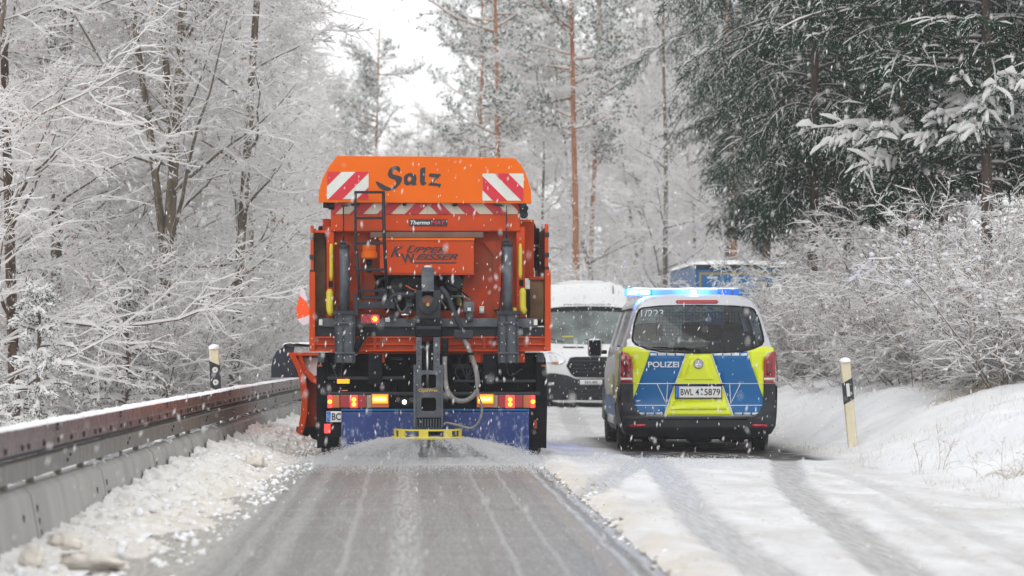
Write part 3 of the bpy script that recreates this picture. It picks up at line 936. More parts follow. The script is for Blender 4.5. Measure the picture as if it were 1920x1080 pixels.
# ================================================================== MARKER POSTS
def marker_post(loc, lean, w, h, label, refl):
    t = thing('marker_post', label, 'marker post', loc, 0, 'white roadside marker posts')
    t.rotation_euler = (0, R(lean), 0)
    prof = [(-w / 2, 0), (-w / 2 + 0.012, -0.028), (w / 2 - 0.012, -0.028), (w / 2, 0), (w / 2 - 0.02, 0.05), (-w / 2 + 0.02, 0.05)]
    V = [(x, y, -0.25) for x, y in prof] + [(x, y, h) for x, y in prof]; k = 6
    F = [(j, (j + 1) % k, (j + 1) % k + k, j + k) for j in range(k)] + [tuple(range(5, -1, -1)), tuple(range(6, 12))]
    obj_from('post_body', V, F, M_CREAM, t, bevel=0.006)
    s = -1 if refl == 'bar' else 1
    zt = h * (0.85 if refl != 'bar' else 0.78); 
    hb = 0.235 if refl == 'bar' else 0.30
    poly = [(-w / 2 - 0.001, zt - hb + s * 0.03 - 0.02), (w / 2 + 0.001, zt - hb - s * 0.03 - 0.02), (w / 2 + 0.001, zt - s * 0.03), (-w / 2 - 0.001, zt + s * 0.03)]
    prism('black_band', poly, -0.0335, 0.012, M_INK, t)
    if refl == 'bar':
        box('reflector', -0.020, 0.020, -0.041, -0.034, zt - 0.19, zt - 0.035, M_WHITE, t, bevel=0.004)
    else:
        for z in (zt - 0.08, zt - 0.23):
            r_ = lathe('reflector', [(-0.041, 0.001), (-0.041, 0.034), (-0.034, 0.036)], M_WHITE, t, 'y', (0.002, 0, z), 20)
            lathe('screw', [(-0.045, 0.001), (-0.045, 0.008), (-0.040, 0.009)], M_INK, r_, 'y', (0.002, 0, z), 8)
    V = []; n1 = 10
    o = lathe('snow_cap', [(0.0, 0.066 * w / 0.12), (0.022, 0.066 * w / 0.12), (0.044, 0.050 * w / 0.12), (0.055, 0.020), (0.056, 0.001)], M_SNOWC, t, 'z', (0, 0.008, h - 0.004), 18)
    return t
zz = float(ground_z(5.36, 39.6))
marker_post((5.36, 39.6, 0.0 + min(zz, .06)), -5.2, 0.125, 1.02, 'leaning cream marker post at the right, one white bar on its black band', 'bar')
marker_post((-2.26, 40.0, 0.0), -2.5, 0.125, 1.20, 'cream marker post behind the crash barrier with two round reflectors on its black band', 'round')

# ================================================================== GRITTING TRUCK
TX, TD = 0.27, 35.4
truck = thing('gritting_truck', 'orange salt gritting truck seen from behind with plough, ladder and yellow spreader disc', 'gritting truck', (TX, TD, 0))
S1 = 175.0
def PX(px): return (px - 807) / S1
def PZ(py): return (863.5 - py) / S1
def pb(name, px0, px1, py0, py1, y0, y1, m, parent=truck, bevel=0.006):
    return box(name, PX(px0), PX(px1), y0, y1, PZ(max(py0, py1)), PZ(min(py0, py1)), m, parent, bevel)
def pp(pts): return [(PX(x), PZ(y)) for x, y in pts]
def stripes(name, px0, px1, py0, py1, y, period, direction, m_red, m_white, parent, phase=0.0, thick=0.006, labels=None):
    """white board with diagonal red stripe pieces lying on it"""
    x0, x1, z0, z1 = PX(px0), PX(px1), PZ(max(py0, py1)), PZ(min(py0, py1))
    brd = box(name, x0, x1, y - thick, y, z0, z1, m_white, parent, 0.002)
    h = z1 - z0; w = period / S1
    k = -12
    while k < 24:
        s0 = x0 + (k * 2 + phase) * w; k += 1
        # parallelogram from bottom s0..s0+w, sheared by direction*h
        pts = [(s0, z0), (s0 + w, z0), (s0 + w + direction * h, z1), (s0 + direction * h, z1)]
        # clip to x range
        def clip(P, xc, keep_gt):
            out = []
            for i in range(len(P)):
                a, b = P[i], P[(i + 1) % len(P)]
                ia = (a[0] >= xc) if keep_gt else (a[0] <= xc); ib = (b[0] >= xc) if keep_gt else (b[0] <= xc)
                if ia: out.append(a)
                if ia != ib:
                    t = (xc - a[0]) / (b[0] - a[0]); out.append((xc, a[1] + t * (b[1] - a[1])))
            return out
        P = clip(pts, x0 + 0.001, True)
        if len(P) >= 3: P = clip(P, x1 - 0.001, False)
        Q = []
        for p in P:
            if not Q or math.hypot(p[0] - Q[-1][0], p[1] - Q[-1][1]) > 1e-4: Q.append(p)
        if len(Q) > 2 and math.hypot(Q[0][0] - Q[-1][0], Q[0][1] - Q[-1][1]) < 1e-4: Q.pop()
        if len(Q) >= 3:
            ar = abs(sum(Q[i][0] * Q[(i + 1) % len(Q)][1] - Q[(i + 1) % len(Q)][0] * Q[i][1] for i in range(len(Q)))) / 2
            if ar > 1e-4:
                prism('stripe', Q, y - thick - 0.003, y - thick - 0.0005, m_red, brd)
    return brd

# salt hopper: top hood, rear wall, side walls
HOOD = [(597, 380), (598, 358), (605, 334), (617, 312), (632, 293), (800, 294), (965, 297), (978, 312), (988, 334), (995, 358), (996, 382)]
hood = prism('hopper_hood', pp(HOOD), -0.04, 0.02, M_ORANGE_L, truck, bevel=0.006)
inner = [(x * 0.985 + 807 * 0.015, y + 5) for x, y in HOOD[1:-1]]
prism('hopper_cover', pp([(602, 372)] + inner + [(991, 372)]), 0.022, 2.6, M_ORANGE_D, truck, bevel=0.01)
pb('cover_snow', 640, 960, 296, 299, 0.1, 2.55, M_SNOWC, truck, 0.004)
stripes('warning_board', 613, 691, 323, 374, -0.041, 26.5, 1.0, M_RED, M_WHITE, truck, phase=0.1)
stripes('warning_board', 904, 981, 326, 377, -0.041, 26.5, -1.0, M_RED, M_WHITE, truck, phase=0.75)
def trace(pts, ox, oy, sc): return [(PX(ox + x / sc), PZ(oy + y / sc)) for x, y in pts]
SA = [(1033, 465), (1070, 475), (1120, 500), (1170, 530), (1220, 553), (1270, 550), (1310, 530), (1330, 500), (1325, 465), (1300, 440), (1260, 430), (1225, 410), (1205, 380), (1210, 340), (1225, 300), (1260, 262), (1300, 248), (1350, 245), (1380, 270), (1385, 310), (1375, 335), (1355, 325), (1340, 305), (1300, 295), (1275, 320), (1268, 350), (1290, 370), (1340, 378), (1390, 395), (1412, 420), (1405, 460), (1380, 510), (1330, 560), (1270, 590), (1200, 605), (1150, 598), (1090, 565), (1055, 525), (1035, 490)]
AA = [(1437, 400), (1460, 370), (1510, 345), (1560, 350), (1610, 375), (1620, 430), (1608, 480), (1620, 515), (1555, 528), (1548, 505), (1480, 528), (1440, 500)]
AH = [(1500, 400), (1535, 400), (1555, 430), (1510, 480), (1485, 450)]
LL = [(1670, 290), (1700, 268), (1745, 262), (1745, 330), (1735, 470), (1765, 490), (1720, 530), (1680, 515), (1668, 470)]
ZZ = [(180, 325), (330, 335), (325, 355), (225, 450), (330, 465), (330, 485), (305, 520), (285, 495), (165, 487), (165, 470), (255, 385), (165, 365)]
def smoothpoly(P, n=1):
    for _ in range(n):
        Q = []
        for i in range(len(P)):
            a, b = P[i], P[(i + 1) % len(P)]
            Q += [(a[0] * .75 + b[0] * .25, a[1] * .75 + b[1] * .25), (a[0] * .25 + b[0] * .75, a[1] * .25 + b[1] * .75)]
        P = Q
    return P
prism('lettering', trace(SA, 570, 280, 7.68), -0.0445, -0.041, M_INK, truck, label='brush written black S of the word Salz')
prism('lettering', trace(AA, 570, 280, 7.68), -0.0445, -0.041, M_INK, truck, holes=[trace(AH, 570, 280, 7.68)], label='brush written black a')
prism('lettering', trace(LL, 570, 280, 7.68), -0.0445, -0.041, M_INK, truck, label='brush written black l')
prism('lettering', trace(ZZ, 780, 280, 7.11), -0.0445, -0.041, M_INK, truck, label='brush written black z')

# chevron band (two halves pointing up to the middle)
stripes('chevron_band', 622, 801, 381, 401.5, 0.03, 26, 1.0, M_DRED, M_DWHITE, truck, phase=-0.75)
stripes('chevron_band', 801.3, 971, 381, 401.5, 0.03, 26, -1.0, M_DRED, M_DWHITE, truck, phase=0.75)
pb('hopper_rear_wall', 620, 975, 374, 432, 0.035, 0.10, M_ORANGE, truck)
prism('hopper_lower_wall', pp([(624, 432), (972, 432), (972, 470), (985, 600), (612, 600), (624, 470)]), 0.16, 0.24, M_ORANGE_D, truck,
      holes=[pp([(700, 515), (870, 515), (860, 582), (722, 582)])], bevel=0.004)
pb('wall_flange', 620, 975, 431, 434, 0.03, 0.18, M_ORANGE_D)
pb('hopper_side', 612, 626, 425, 596, 0.05, 2.5, M_ORANGE)
pb('hopper_side', 968, 984, 425, 596, 0.05, 2.5, M_ORANGE)
prism('gusset', pp([(905, 452), (940, 452), (940, 580), (925, 580), (925, 476)]), 0.12, 0.16, M_ORANGE_D, truck)
prism('gusset', pp([(640, 452), (655, 452), (678, 476), (678, 580), (660, 580)]), 0.12, 0.16, M_ORANGE_D, truck)
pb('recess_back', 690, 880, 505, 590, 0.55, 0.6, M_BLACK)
bd = pb('maker_badge', 767, 838, 411, 424, 0.026, 0.034, M_INK, bevel=0.001)
text('lettering', 'Thermo', 0.042, M_LETTER, (PX(787.5), 0.024, PZ(417.3)), bd, shear=0.25, bold=0.0012, width=37 / S1)
text('lettering', 'MAT', 0.042, M_INKRED, (PX(821.5), 0.024, PZ(417.3)), bd, shear=0.25, bold=0.0012, width=27 / S1)
pb('cover_rail', 694, 906, 435, 446, -0.01, 0.06, M_BROWN, bevel=0.004)
kw = prism('control_cabinet', pp([(712, 450), (888, 450), (888, 514), (724, 514), (712, 508)]), -0.06, 0.16, M_ORANGE, truck, bevel=0.006)
pb('cabinet_lip', 710, 889, 447, 451, -0.075, 0.15, M_ORANGE_L, bevel=0.002)
pb('cabinet_lip', 722, 889, 511.5, 516, -0.07, 0.15, M_ORANGE_D, bevel=0.002)
text('lettering', 'K', 0.112, M_INK, (PX(744), -0.063, PZ(472.5)), kw, shear=0.45, bold=0.004, width=24 / S1)
text('lettering', 'UPPER', 0.062, M_INK, (PX(799), -0.063, PZ(469)), kw, shear=0.42, bold=0.002, width=73 / S1)
for x_ in (768, 774): prism('umlaut_dot', pp([(x_, 460.5), (x_ + 3, 460.5), (x_ + 2.4, 462.8), (x_ - .6, 462.8)]), -0.066, -0.0605, M_INK, kw)
text('lettering', 'W', 0.105, M_INK, (PX(764), -0.063, PZ(485)), kw, shear=-0.1, bold=0.004, width=26 / S1)
text('lettering', 'EISSER', 0.062, M_INK, (PX(819), -0.063, PZ(482)), kw, shear=0.42, bold=0.002, width=80 / S1)
prism('underline', pp([(775, 492), (856, 492), (854, 494.5), (773, 494.5)]), -0.064, -0.0605, M_INK, kw)
# snow on ledges
for (a, b, yy_, dep) in [(712, 888, 446.5, 0.14), (622, 700, 431, 0.12), (880, 972, 431, 0.12)]:
    pass

# tipper bed side walls and posts
for s, (a, b, c, d) in ((-1, (580, 588, 610, 423)), (1, (1005, 1023, 1033, 421))):
    if s < 0:
        pb('side_board', 583, 588, 424, 632, 0.02, 3.1, M_BEDIN)
        pb('corner_post', 580, 591, 510, 658, -0.05, 0.06, M_ORANGE)
        pb('side_frame', 582, 588, 423, 512, -0.02, 0.03, M_ORANGE)
        pb('rim', 588, 611, 432, 437, 0.0, 2.9, M_ORANGE)
        prism('side_panel', pp([(588, 436), (608, 440), (610, 600), (590, 626)]), 0.30, 0.34, M_BEDIN, truck)
        for y_ in (440, 478, 506): pb('hinge', 580.5, 589, y_, y_ + 9, -0.035, -0.018, M_DGREY, bevel=0.003)
        pb('tank', 603, 618, 408, 600, 0.36, 0.60, M_ORANGE)
    else:
        pb('side_board', 1024, 1028, 424, 632, 0.02, 3.1, M_BEDIN)
        pb('corner_post', 1021, 1032, 506, 658, -0.05, 0.06, M_ORANGE)
        pb('side_frame', 1021, 1027, 420, 508, -0.02, 0.03, M_ORANGE)
        pb('side_panel', 976, 1003, 411, 520, 0.30, 0.50, M_ORANGE)
        pb('rim', 976, 1003, 410, 415, 0.28, 0.52, M_ORANGE_L)
        pb('side_panel', 995, 1021, 520, 600, 0.26, 0.30, M_BEDIN)
        pb('rim', 993, 1022, 518, 524, 0.22, 0.32, M_ORANGE)
        for y_ in (436, 474, 500): pb('hinge', 1021, 1029, y_, y_ + 9, -0.035, -0.018, M_DGREY, bevel=0.003)
pb('bed_floor', 586, 1028, 612, 632, 0.05, 3.2, M_DGREY)
pb('snow_on_bed', 978, 1020, 611, 613.5, 0.03, 0.6, M_SNOWC, bevel=0.003)
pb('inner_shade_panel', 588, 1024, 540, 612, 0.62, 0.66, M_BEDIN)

# rear cross beam of the tipper (ribbed tail board)
tb = pb('tail_beam', 588, 1024, 633, 657, -0.01, 0.06, M_ORANGE_D)
for y_ in (631, 644, 655.5): pb('beam_rib', 586, 1026, y_, y_ + 3.2, -0.035, -0.01, M_ORANGE, bevel=0.003)
for x_ in (700, 712, 905, 918): pb('beam_bracket', x_, x_ + 5, 634, 656, -0.04, -0.02, M_ORANGE_D, bevel=0.002)
for x_ in (697, 880, 900, 960): pb('hinge_lug', x_, x_ + 24, 657, 680, 0.02, 0.08, M_ORANGE_D)
pb('cross_member', 598, 1008, 597, 613, -0.02, 0.10, M_GREY)
for x_ in (598, 1000): pb('end_block', x_, x_ + 7, 599, 610, -0.06, 0.0, M_WHITE)
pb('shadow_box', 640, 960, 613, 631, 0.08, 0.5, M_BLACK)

# hydraulic legs and brackets
for cx, top in ((646, 462), (951, 458)):
    tube('support_cylinder', [(PX(cx), -0.06, PZ(590)), (PX(cx), -0.06, PZ(top))], 0.052, M_GREY, truck, 20)
    tube('cylinder_cap', [(PX(cx), -0.06, PZ(top + 4)), (PX(cx), -0.06, PZ(top - 3))], 0.058, M_DGREY, truck, 20)
    tube('strap_chain', [(PX(cx - 2), -0.06, PZ(top - 3)), (PX(cx - 2), -0.03, PZ(386))], 0.008, M_LADDER, truck, 6)
    tube('arm_pipe', [(PX(cx - 6), -0.06, PZ(387)), (PX(cx + (28 if cx < 800 else -26)), -0.05, PZ(383))], 0.012, M_LADDER, truck, 8)
    lathe('shackle', [(-0.03, 0.01), (-0.03, 0.03), (0.03, 0.03), (0.03, 0.01)], M_DGREY, truck, 'x', (PX(cx - 3), -0.07, PZ(top - 6)), 10)
    br = pb('support_bracket', cx - 18, cx + 20, 588, 680, -0.12, 0.04, M_GREY, bevel=0.004)
    pb('bracket_top', cx - 21, cx + 24, 583, 590, -0.16, 0.06, M_DGREY, br, 0.003)
    for dx in (-18, -4, 15): pb('bracket_rib', cx + dx, cx + dx + 3, 590, 682, -0.15, -0.121, M_DGREY, br, 0.002)
    for y_ in (604, 660): pb('bracket_rib', cx - 18, cx + 20, y_, y_ + 3, -0.152, -0.121, M_GREY, br, 0.002)
    for y_ in (608, 625, 642, 668):
        for dx in (-11, 11): lathe('bolt', [(-0.158, 0.001), (-0.158, 0.008), (-0.15, 0.008)], M_STEEL, br, 'y', (PX(cx + dx), 0, PZ(y_)), 6)
pb('bracket_wing', 630, 634, 575, 590, -0.10, 0.02, M_DGREY); pb('bracket_wing', 936, 940, 575, 590, -0.10, 0.02, M_DGREY)
tube('thin_cable', [(PX(941), -0.1, PZ(470)), (PX(939), -0.1, PZ(530)), (PX(934), -0.1, PZ(600)), (PX(926), -0.1, PZ(640))], 0.006, M_BLACK, truck, 6, True)

# yellow slings
for (x, y0, y1, r) in ((621, 457, 526, 0.021), (618, 542, 592, 0.038), (975, 457, 523, 0.020), (979.5, 540, 589, 0.036), (964, 577, 586, 0.024), (630, 455, 459, 0.014)):
    z0, z1 = PZ(y1), PZ(y0)
    n_ = 8
    pts = [(PX(x) + (0.012 if r > 0.03 and i < 2 else 0), -0.02, z0 + (z1 - z0) * i / n_) for i in range(n_ + 1)]
    rr = [r * (0.55 if i in (0, n_) else 1) for i in range(n_ + 1)]
    tube('yellow_sling', pts, rr, M_YEL, truck, 12)
for (x, y) in ((620, 533), (977, 531)): pb('sling_clamp', x - 4, x + 4, y - 6, y + 6, -0.05, 0.0, M_BLACK)

# ladder
lad = pb('ladder', 664.5, 669.5, 361, 470, -0.24, -0.20, M_LADDER, bevel=0.004)
tube('ladder_rail', [(PX(668), -0.22, PZ(468)), (PX(675), -0.22, PZ(560))], 0.018, M_LADDER, lad, 8)
tube('ladder_rail', [(PX(719), -0.22, PZ(361)), (PX(720), -0.22, PZ(440)), (PX(726), -0.22, PZ(560))], 0.018, M_LADDER, lad, 8)
for y_, a, b in ((362.5, 665, 721), (410.5, 666, 721), (457.5, 667, 722), (506.5, 670, 724), (546, 672, 726)):
    pb('rung', a, b, y_ - 2.4, y_ + 2.4, -0.235, -0.205, M_LADDER, lad, 0.003)
for y_ in (383, 500): pb('ladder_bracket', 665, 670, y_, y_ + 4, -0.21, 0.04, M_LADDER, lad, 0.002)

# funnel beacon behind the ladder
bc = lathe('orange_funnel', [(0, 0.001), (0, 0.05), (0.02, 0.085), (0.07, 0.085), (0.09, 0.07), (0.15, 0.075), (0.16, 0.001)], M_ORANGE_L, truck, 'z', (PX(692), -0.06, PZ(487)), 24)
tube('funnel_stem', [(PX(692), -0.06, PZ(487)), (PX(692), -0.06, PZ(512))], [0.035, 0.018], M_BLACK, bc, 10)
pb('funnel_foot', 687, 697, 500, 510, -0.09, -0.03, M_BLACK, bc)

# machinery in the recess
rnd = random.Random(11)
tube('engine_hose', [(PX(706), -0.02, PZ(556)), (PX(707), -0.06, PZ(532)), (PX(728), -0.08, PZ(519)), (PX(748), 0.0, PZ(517))], 0.017, M_BLACK, truck, 8, True)
lathe('auger_motor', [(-0.12, 0.01), (-0.12, 0.09), (0.16, 0.09), (0.18, 0.01)], M_DGREY, truck, 'y', (PX(852), 0.25, PZ(530)), 20)
lathe('pump', [(-0.05, 0.01), (-0.05, 0.075), (0.1, 0.075), (0.12, 0.01)], M_DGREY, truck, 'y', (PX(716), 0.02, PZ(552)), 18)
lathe('pump', [(-0.05, 0.01), (-0.05, 0.06), (0.1, 0.06), (0.12, 0.01)], M_RUBBER, truck, 'y', (PX(740), 0.1, PZ(545)), 18)
prism('chute_plate', pp([(735, 522), (800, 520), (842, 556), (840, 566), (770, 560), (730, 540)]), 0.22, 0.30, M_DGREY, truck, bevel=0.004)
lathe('green_filter', [(0, 0.01), (0, 0.05), (0.13, 0.05), (0.13, 0.01)], mat('filter_olive', (0.16, 0.17, 0.03), 0.5), truck, 'z', (PX(865), 0.2, PZ(572)), 14)
for k in range(9):
    x0 = 735 + k * 14; x1 = x0 + rnd.uniform(10, 60)
    tube('hydraulic_hose', [(PX(x0), 0.06, PZ(rnd.uniform(520, 560))), (PX((x0 + x1) / 2), -0.04, PZ(rnd.uniform(525, 590))), (PX(x1), 0.06, PZ(rnd.uniform(540, 600)))],
         rnd.uniform(0.008, 0.015), rnd.choice([M_BLACK, M_DGREY, M_HOSE]), truck, 6, True)
for k in range(10):
    x0 = rnd.uniform(730, 880); y0 = rnd.uniform(548, 596); w = rnd.uniform(4, 12); h = rnd.uniform(4, 12)
    pb('valve_block', x0, x0 + w, y0, y0 + h, -0.03 - rnd.random() * .05, 0.1, rnd.choice([M_DGREY, M_GREY, M_BLACK, M_ORANGE_D, M_DGREY]), bevel=0.004)
tube('red_cable', [(PX(760), -0.03, PZ(535)), (PX(772), -0.05, PZ(542)), (PX(784), -0.03, PZ(546))], 0.006, M_ORANGE_L, truck, 6)
pb('pump_housing', 868, 889, 566, 586, -0.10, 0.08, M_GREY, bevel=0.01); pb('pump_lower', 872, 886, 586, 604, -0.08, 0.04, M_DGREY, bevel=0.008)
pb('pump_tag', 876, 882, 577, 583, -0.104, -0.10, M_WHITE, bevel=0.001)
tube('pump_pipe', [(PX(846), -0.04, PZ(556)), (PX(870), -0.06, PZ(556)), (PX(880), -0.05, PZ(562)), (PX(880), -0.05, PZ(570))], 0.013, M_GREY, truck, 8)
sw = pb('isolator_switch', 899, 908, 574, 587, 0.12, 0.16, M_WHITE, bevel=0.003); lathe('knob', [(0.10, 0.001), (0.10, 0.018), (0.12, 0.018)], M_PLATE, sw, 'y', (PX(903.5), 0, PZ(581)), 12)
for (x, y) in ((896, 505), (912, 505), (897, 567), (912, 567), (896, 508)): lathe('rivet', [(0.155, 0.001), (0.155, 0.006), (0.16, 0.006)], M_INK, truck, 'y', (PX(x), 0, PZ(y)), 6)

# left arm carrying lamps
pb('lamp_arm', 668, 735, 555, 562, -0.16, -0.10, M_DGREY); pb('lamp_arm', 665, 740, 566, 579, -0.18, -0.10, M_DGREY)
pb('arm_plate', 664, 672, 552, 592, -0.19, -0.09, M_DGREY)
tube('curved_arm', [(PX(728), -0.16, PZ(575)), (PX(732), -0.16, PZ(560)), (PX(745), -0.16, PZ(553)), (PX(778), -0.16, PZ(554))], 0.03, M_DGREY, truck, 10, True)
tube('steel_rod', [(PX(752), -0.17, PZ(590)), (PX(770), -0.17, PZ(590.5))], 0.013, M_CHROME, truck, 10)
lathe('joint', [(-0.04, 0.005), (-0.04, 0.035), (0.04, 0.035), (0.04, 0.005)], M_DGREY, truck, 'y', (PX(765), -0.16, PZ(583)), 14)
al = pb('auxiliary_lamp', 677, 712, 590, 607, -0.19, -0.13, mat('lamp_backing', (0.25, 0.05, 0.06), 0.5), bevel=0.004)
lathe('lens', [(-0.20, 0.002), (-0.20, 0.036), (-0.19, 0.042)], M_LREDOFF, al, 'y', (PX(686), 0, PZ(598.5)), 20)
lathe('lens', [(-0.20, 0.002), (-0.20, 0.036), (-0.19, 0.042)], M_LREDON, al, 'y', (PX(703), 0, PZ(598.5)), 20)
for a in range(6):
    lathe('diode', [(-0.206, 0.001), (-0.206, 0.009), (-0.2, 0.010)], M_LREDHOT, al, 'y', (PX(703) + 0.019 * math.cos(a * math.pi / 3), 0, PZ(598.5) + 0.019 * math.sin(a * math.pi / 3)), 8)
lathe('diode', [(-0.206, 0.001), (-0.206, 0.009), (-0.2, 0.010)], M_LREDHOT, al, 'y', (PX(703), 0, PZ(598.5)), 8)
pb('clamp', 722, 731, 596, 604, -0.16, -0.1, M_STEEL)
hs = tube('corrugated_hose', [(PX(686), -0.1, PZ(618)), (PX(680), -0.12, PZ(632)), (PX(670), -0.10, PZ(648)), (PX(663), -0.08, PZ(664))], 0.036, M_BLACK, truck, 12, True)
tube('hose_clamp', [(PX(676), -0.115, PZ(620)), (PX(690), -0.11, PZ(627))], 0.022, M_STEEL, hs, 8)
lathe('hose_collar', [(-0.02, 0.02), (-0.02, 0.036), (0.02, 0.036), (0.02, 0.02)], M_STEEL, hs, 'z', (PX(664), -0.08, PZ(662)), 12)

# spreader column
pb('column_head', 790, 813, 503, 560, -0.26, -0.14, M_GREY)
lathe('column_button', [(0, 0.002), (0, 0.036), (0.012, 0.036), (0.02, 0.02)], M_PLATE, truck, 'z', (PX(801), -0.2, PZ(502)), 16)
pb('gear_case', 780, 826, 545, 598, -0.26, -0.08, M_DGREY, bevel=0.012)
gm = lathe('drive_motor', [(-0.34, 0.002), (-0.34, 0.060), (-0.33, 0.098), (-0.26, 0.100), (-0.26, 0.002)], M_DGREY, truck, 'y', (PX(801.5), 0, PZ(572)), 28)
lathe('motor_hub', [(-0.372, 0.002), (-0.372, 0.018), (-0.34, 0.024)], mat('brass', (0.45, 0.33, 0.13), 0.35, 0.8), gm, 'y', (PX(801.5), 0, PZ(572)), 12)
prism('rust_patch', pp([(791, 562), (803, 557), (811, 562), (806, 571), (792, 569)]), -0.345, -0.3405, mat('rust', (0.16, 0.06, 0.04), 0.8, var=0.4), gm)
pb('column_collar', 778, 828, 598, 632, -0.26, -0.06, M_BLACK, bevel=0.01)
pb('column_collar', 781, 826, 612, 618, -0.275, -0.05, M_DGREY, bevel=0.004)
def holes(lst):
    out = []
    for (a, b, c, d) in lst:
        r = 3
        out.append(pp([(a + r, c), (b - r, c), (b, c + r), (b, d - r), (b - r, d), (a + r, d), (a, d - r), (a, c + r)]))
    return out
col = prism('spreader_column', pp([(780, 632), (790, 632), (790, 694), (812, 694), (812, 632), (824, 632), (824, 684), (829, 684), (829, 782), (776, 782), (776, 684), (780, 684)]),
            -0.25, -0.22, M_GREY, truck, holes=holes([(789.5, 817, 702, 727), (789.5, 817, 745, 770)]), bevel=0.003)
for x0, x1 in ((775, 779), (826, 830)): pb('column_flange', x0, x1, 684, 800, -0.28, -0.10, M_GREY, col, 0.002)
pb('column_back', 784, 820, 640, 790, -0.12, -0.10, M_BLACK, col, 0.002)
tube('inner_rod', [(PX(801), -0.17, PZ(640)), (PX(801), -0.17, PZ(735))], 0.018, M_STEEL, col, 10)
for x_ in (785, 819):
    for y_ in (640, 652, 664, 676, 688): lathe('hole_plug', [(-0.254, 0.001), (-0.254, 0.007), (-0.25, 0.007)], M_BLACK, col, 'y', (PX(x_), 0, PZ(y_)), 8)
text('lettering', 'OptiWet', 0.034, M_GOLD, (PX(802), -0.254, PZ(732)), col, bold=0.001, width=36 / S1)
pb('grille', 778, 827, 783, 803, -0.24, -0.2, M_BLACK, col, 0.003)
for k in range(9): pb('grille_bar', 780 + k * 5.2, 782.2 + k * 5.2, 784, 800, -0.252, -0.238, M_GREY, col, 0.001)
# yellow spinner ring
ring = lathe('spinner_ring', [(0, 0.372), (0, 0.384), (0.018, 0.390), (0.028, 0.384), (0.030, 0.34), (0.012, 0.335)], M_YELRING, truck, 'z', (PX(802), -0.22, PZ(822)), 48, closed=True)
lathe('ring_top', [(0, 0.33), (0, 0.352), (0.018, 0.352), (0.018, 0.33)], M_YELRING, ring, 'z', (PX(802), -0.22, PZ(806)), 48, closed=True)
lathe('spinner_disc', [(0.0, 0.002), (0.0, 0.30), (0.012, 0.30), (0.02, 0.08), (0.05, 0.05), (0.05, 0.002)], M_STEEL, ring, 'z', (PX(802), -0.22, PZ(817)), 32)
for a in range(8):
    t_ = a * math.pi / 4 + math.pi / 8 + 0.25
    cxr, cyr = PX(802) + 0.345 * math.cos(t_), -0.22 + 0.345 * math.sin(t_)
    o = box('ring_spoke', -0.05, 0.05, -0.012, 0.012, 0, 0.10, M_YELRING, ring, 0.003)
    o.location = (cxr, cyr, PZ(821)); o.rotation_euler = (0, 0, t_ + math.pi / 2)
pb('ring_arm', 776, 828, 800, 806, -0.5, -0.05, M_DGREY, ring)
# hoses
tube('grey_pipe', [(PX(826), -0.18, PZ(540)), (PX(838), -0.22, PZ(556)), (PX(852), -0.24, PZ(590)), (PX(866), -0.22, PZ(620))], 0.030, M_DGREY, truck, 12, True)
pb('pipe_box', 850, 886, 619, 635, -0.27, -0.12, M_DGREY, bevel=0.012)
tube('spreader_hose', [(PX(869), -0.2, PZ(634)), (PX(880), -0.24, PZ(660)), (PX(890), -0.26, PZ(690)), (PX(894), -0.26, PZ(718)), (PX(889), -0.27, PZ(738)), (PX(872), -0.28, PZ(750)), (PX(852), -0.28, PZ(748)), (PX(837), -0.26, PZ(728)), (PX(833), -0.22, PZ(690)), (PX(834), -0.2, PZ(650))],
     0.026, M_HOSE, truck, 12, True)
tube('brine_hose', [(PX(892), -0.29, PZ(690)), (PX(893), -0.32, PZ(728)), (PX(902), -0.32, PZ(762)), (PX(897), -0.32, PZ(788)), (PX(882), -0.30, PZ(801)), (PX(862), -0.28, PZ(797)), (PX(838), -0.26, PZ(792)), (PX(830), -0.24, PZ(795))],
     0.013, M_HOSE, truck, 10, True)
tube('hose_sleeve', [(PX(833), -0.2, PZ(668)), (PX(834), -0.2, PZ(634))], 0.036, M_BLACK, truck, 12)
for p in ((893, 727), (881, 663)): lathe('hose_tie', [(-0.012, 0.02), (-0.012, 0.036), (0.012, 0.036), (0.012, 0.02)], M_BLACK, truck, 'z', (PX(p[0]), -0.27, PZ(p[1])), 12)
lathe('work_lamp', [(-0.06, 0.002), (-0.06, 0.020), (0.03, 0.024), (0.05, 0.01)], M_LWHITEON, truck, 'y', (PX(758), 0.1, PZ(754)), 16).scale = (1, 1, 1)
lathe('lamp_ring', [(0.03, 0.036), (0.03, 0.05), (0.06, 0.05), (0.06, 0.036)], M_DGREY, truck, 'y', (PX(759), 0.02, PZ(753)), 20, closed=True)

# underframe
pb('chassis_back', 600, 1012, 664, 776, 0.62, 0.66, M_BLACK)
for x_ in (690, 905): pb('chassis_rail', x_, x_ + 26, 664, 720, 0.0, 5.2, M_BLACK)
pb('rear_cross_bar', 608, 1012, 735, 741, -0.02, 0.08, M_DGREY)
pb('chassis_plate', 614, 760, 706, 712, 0.05, 0.1, M_DGREY); pb('chassis_plate', 850, 1004, 712, 717, 0.05, 0.1, M_DGREY)
for k in range(14):
    x0 = rnd.uniform(610, 1000); y0 = rnd.uniform(668, 720)
    pb('chassis_block', x0, x0 + rnd.uniform(8, 34), y0, y0 + rnd.uniform(5, 22), 0.15 + rnd.random() * .3, 0.6, rnd.choice([M_BLACK, M_DGREY, M_BLACK]), bevel=0.008)
for k in range(7):
    x0 = rnd.uniform(640, 980)
    tube('chassis_cable', [(PX(x0), 0.12, PZ(664)), (PX(x0 + rnd.uniform(-20, 20)), 0.05, PZ(rnd.uniform(690, 720))), (PX(x0 + rnd.uniform(-40, 40)), 0.12, PZ(rnd.uniform(670, 735)))], 0.007, M_DGREY, truck, 6, True)
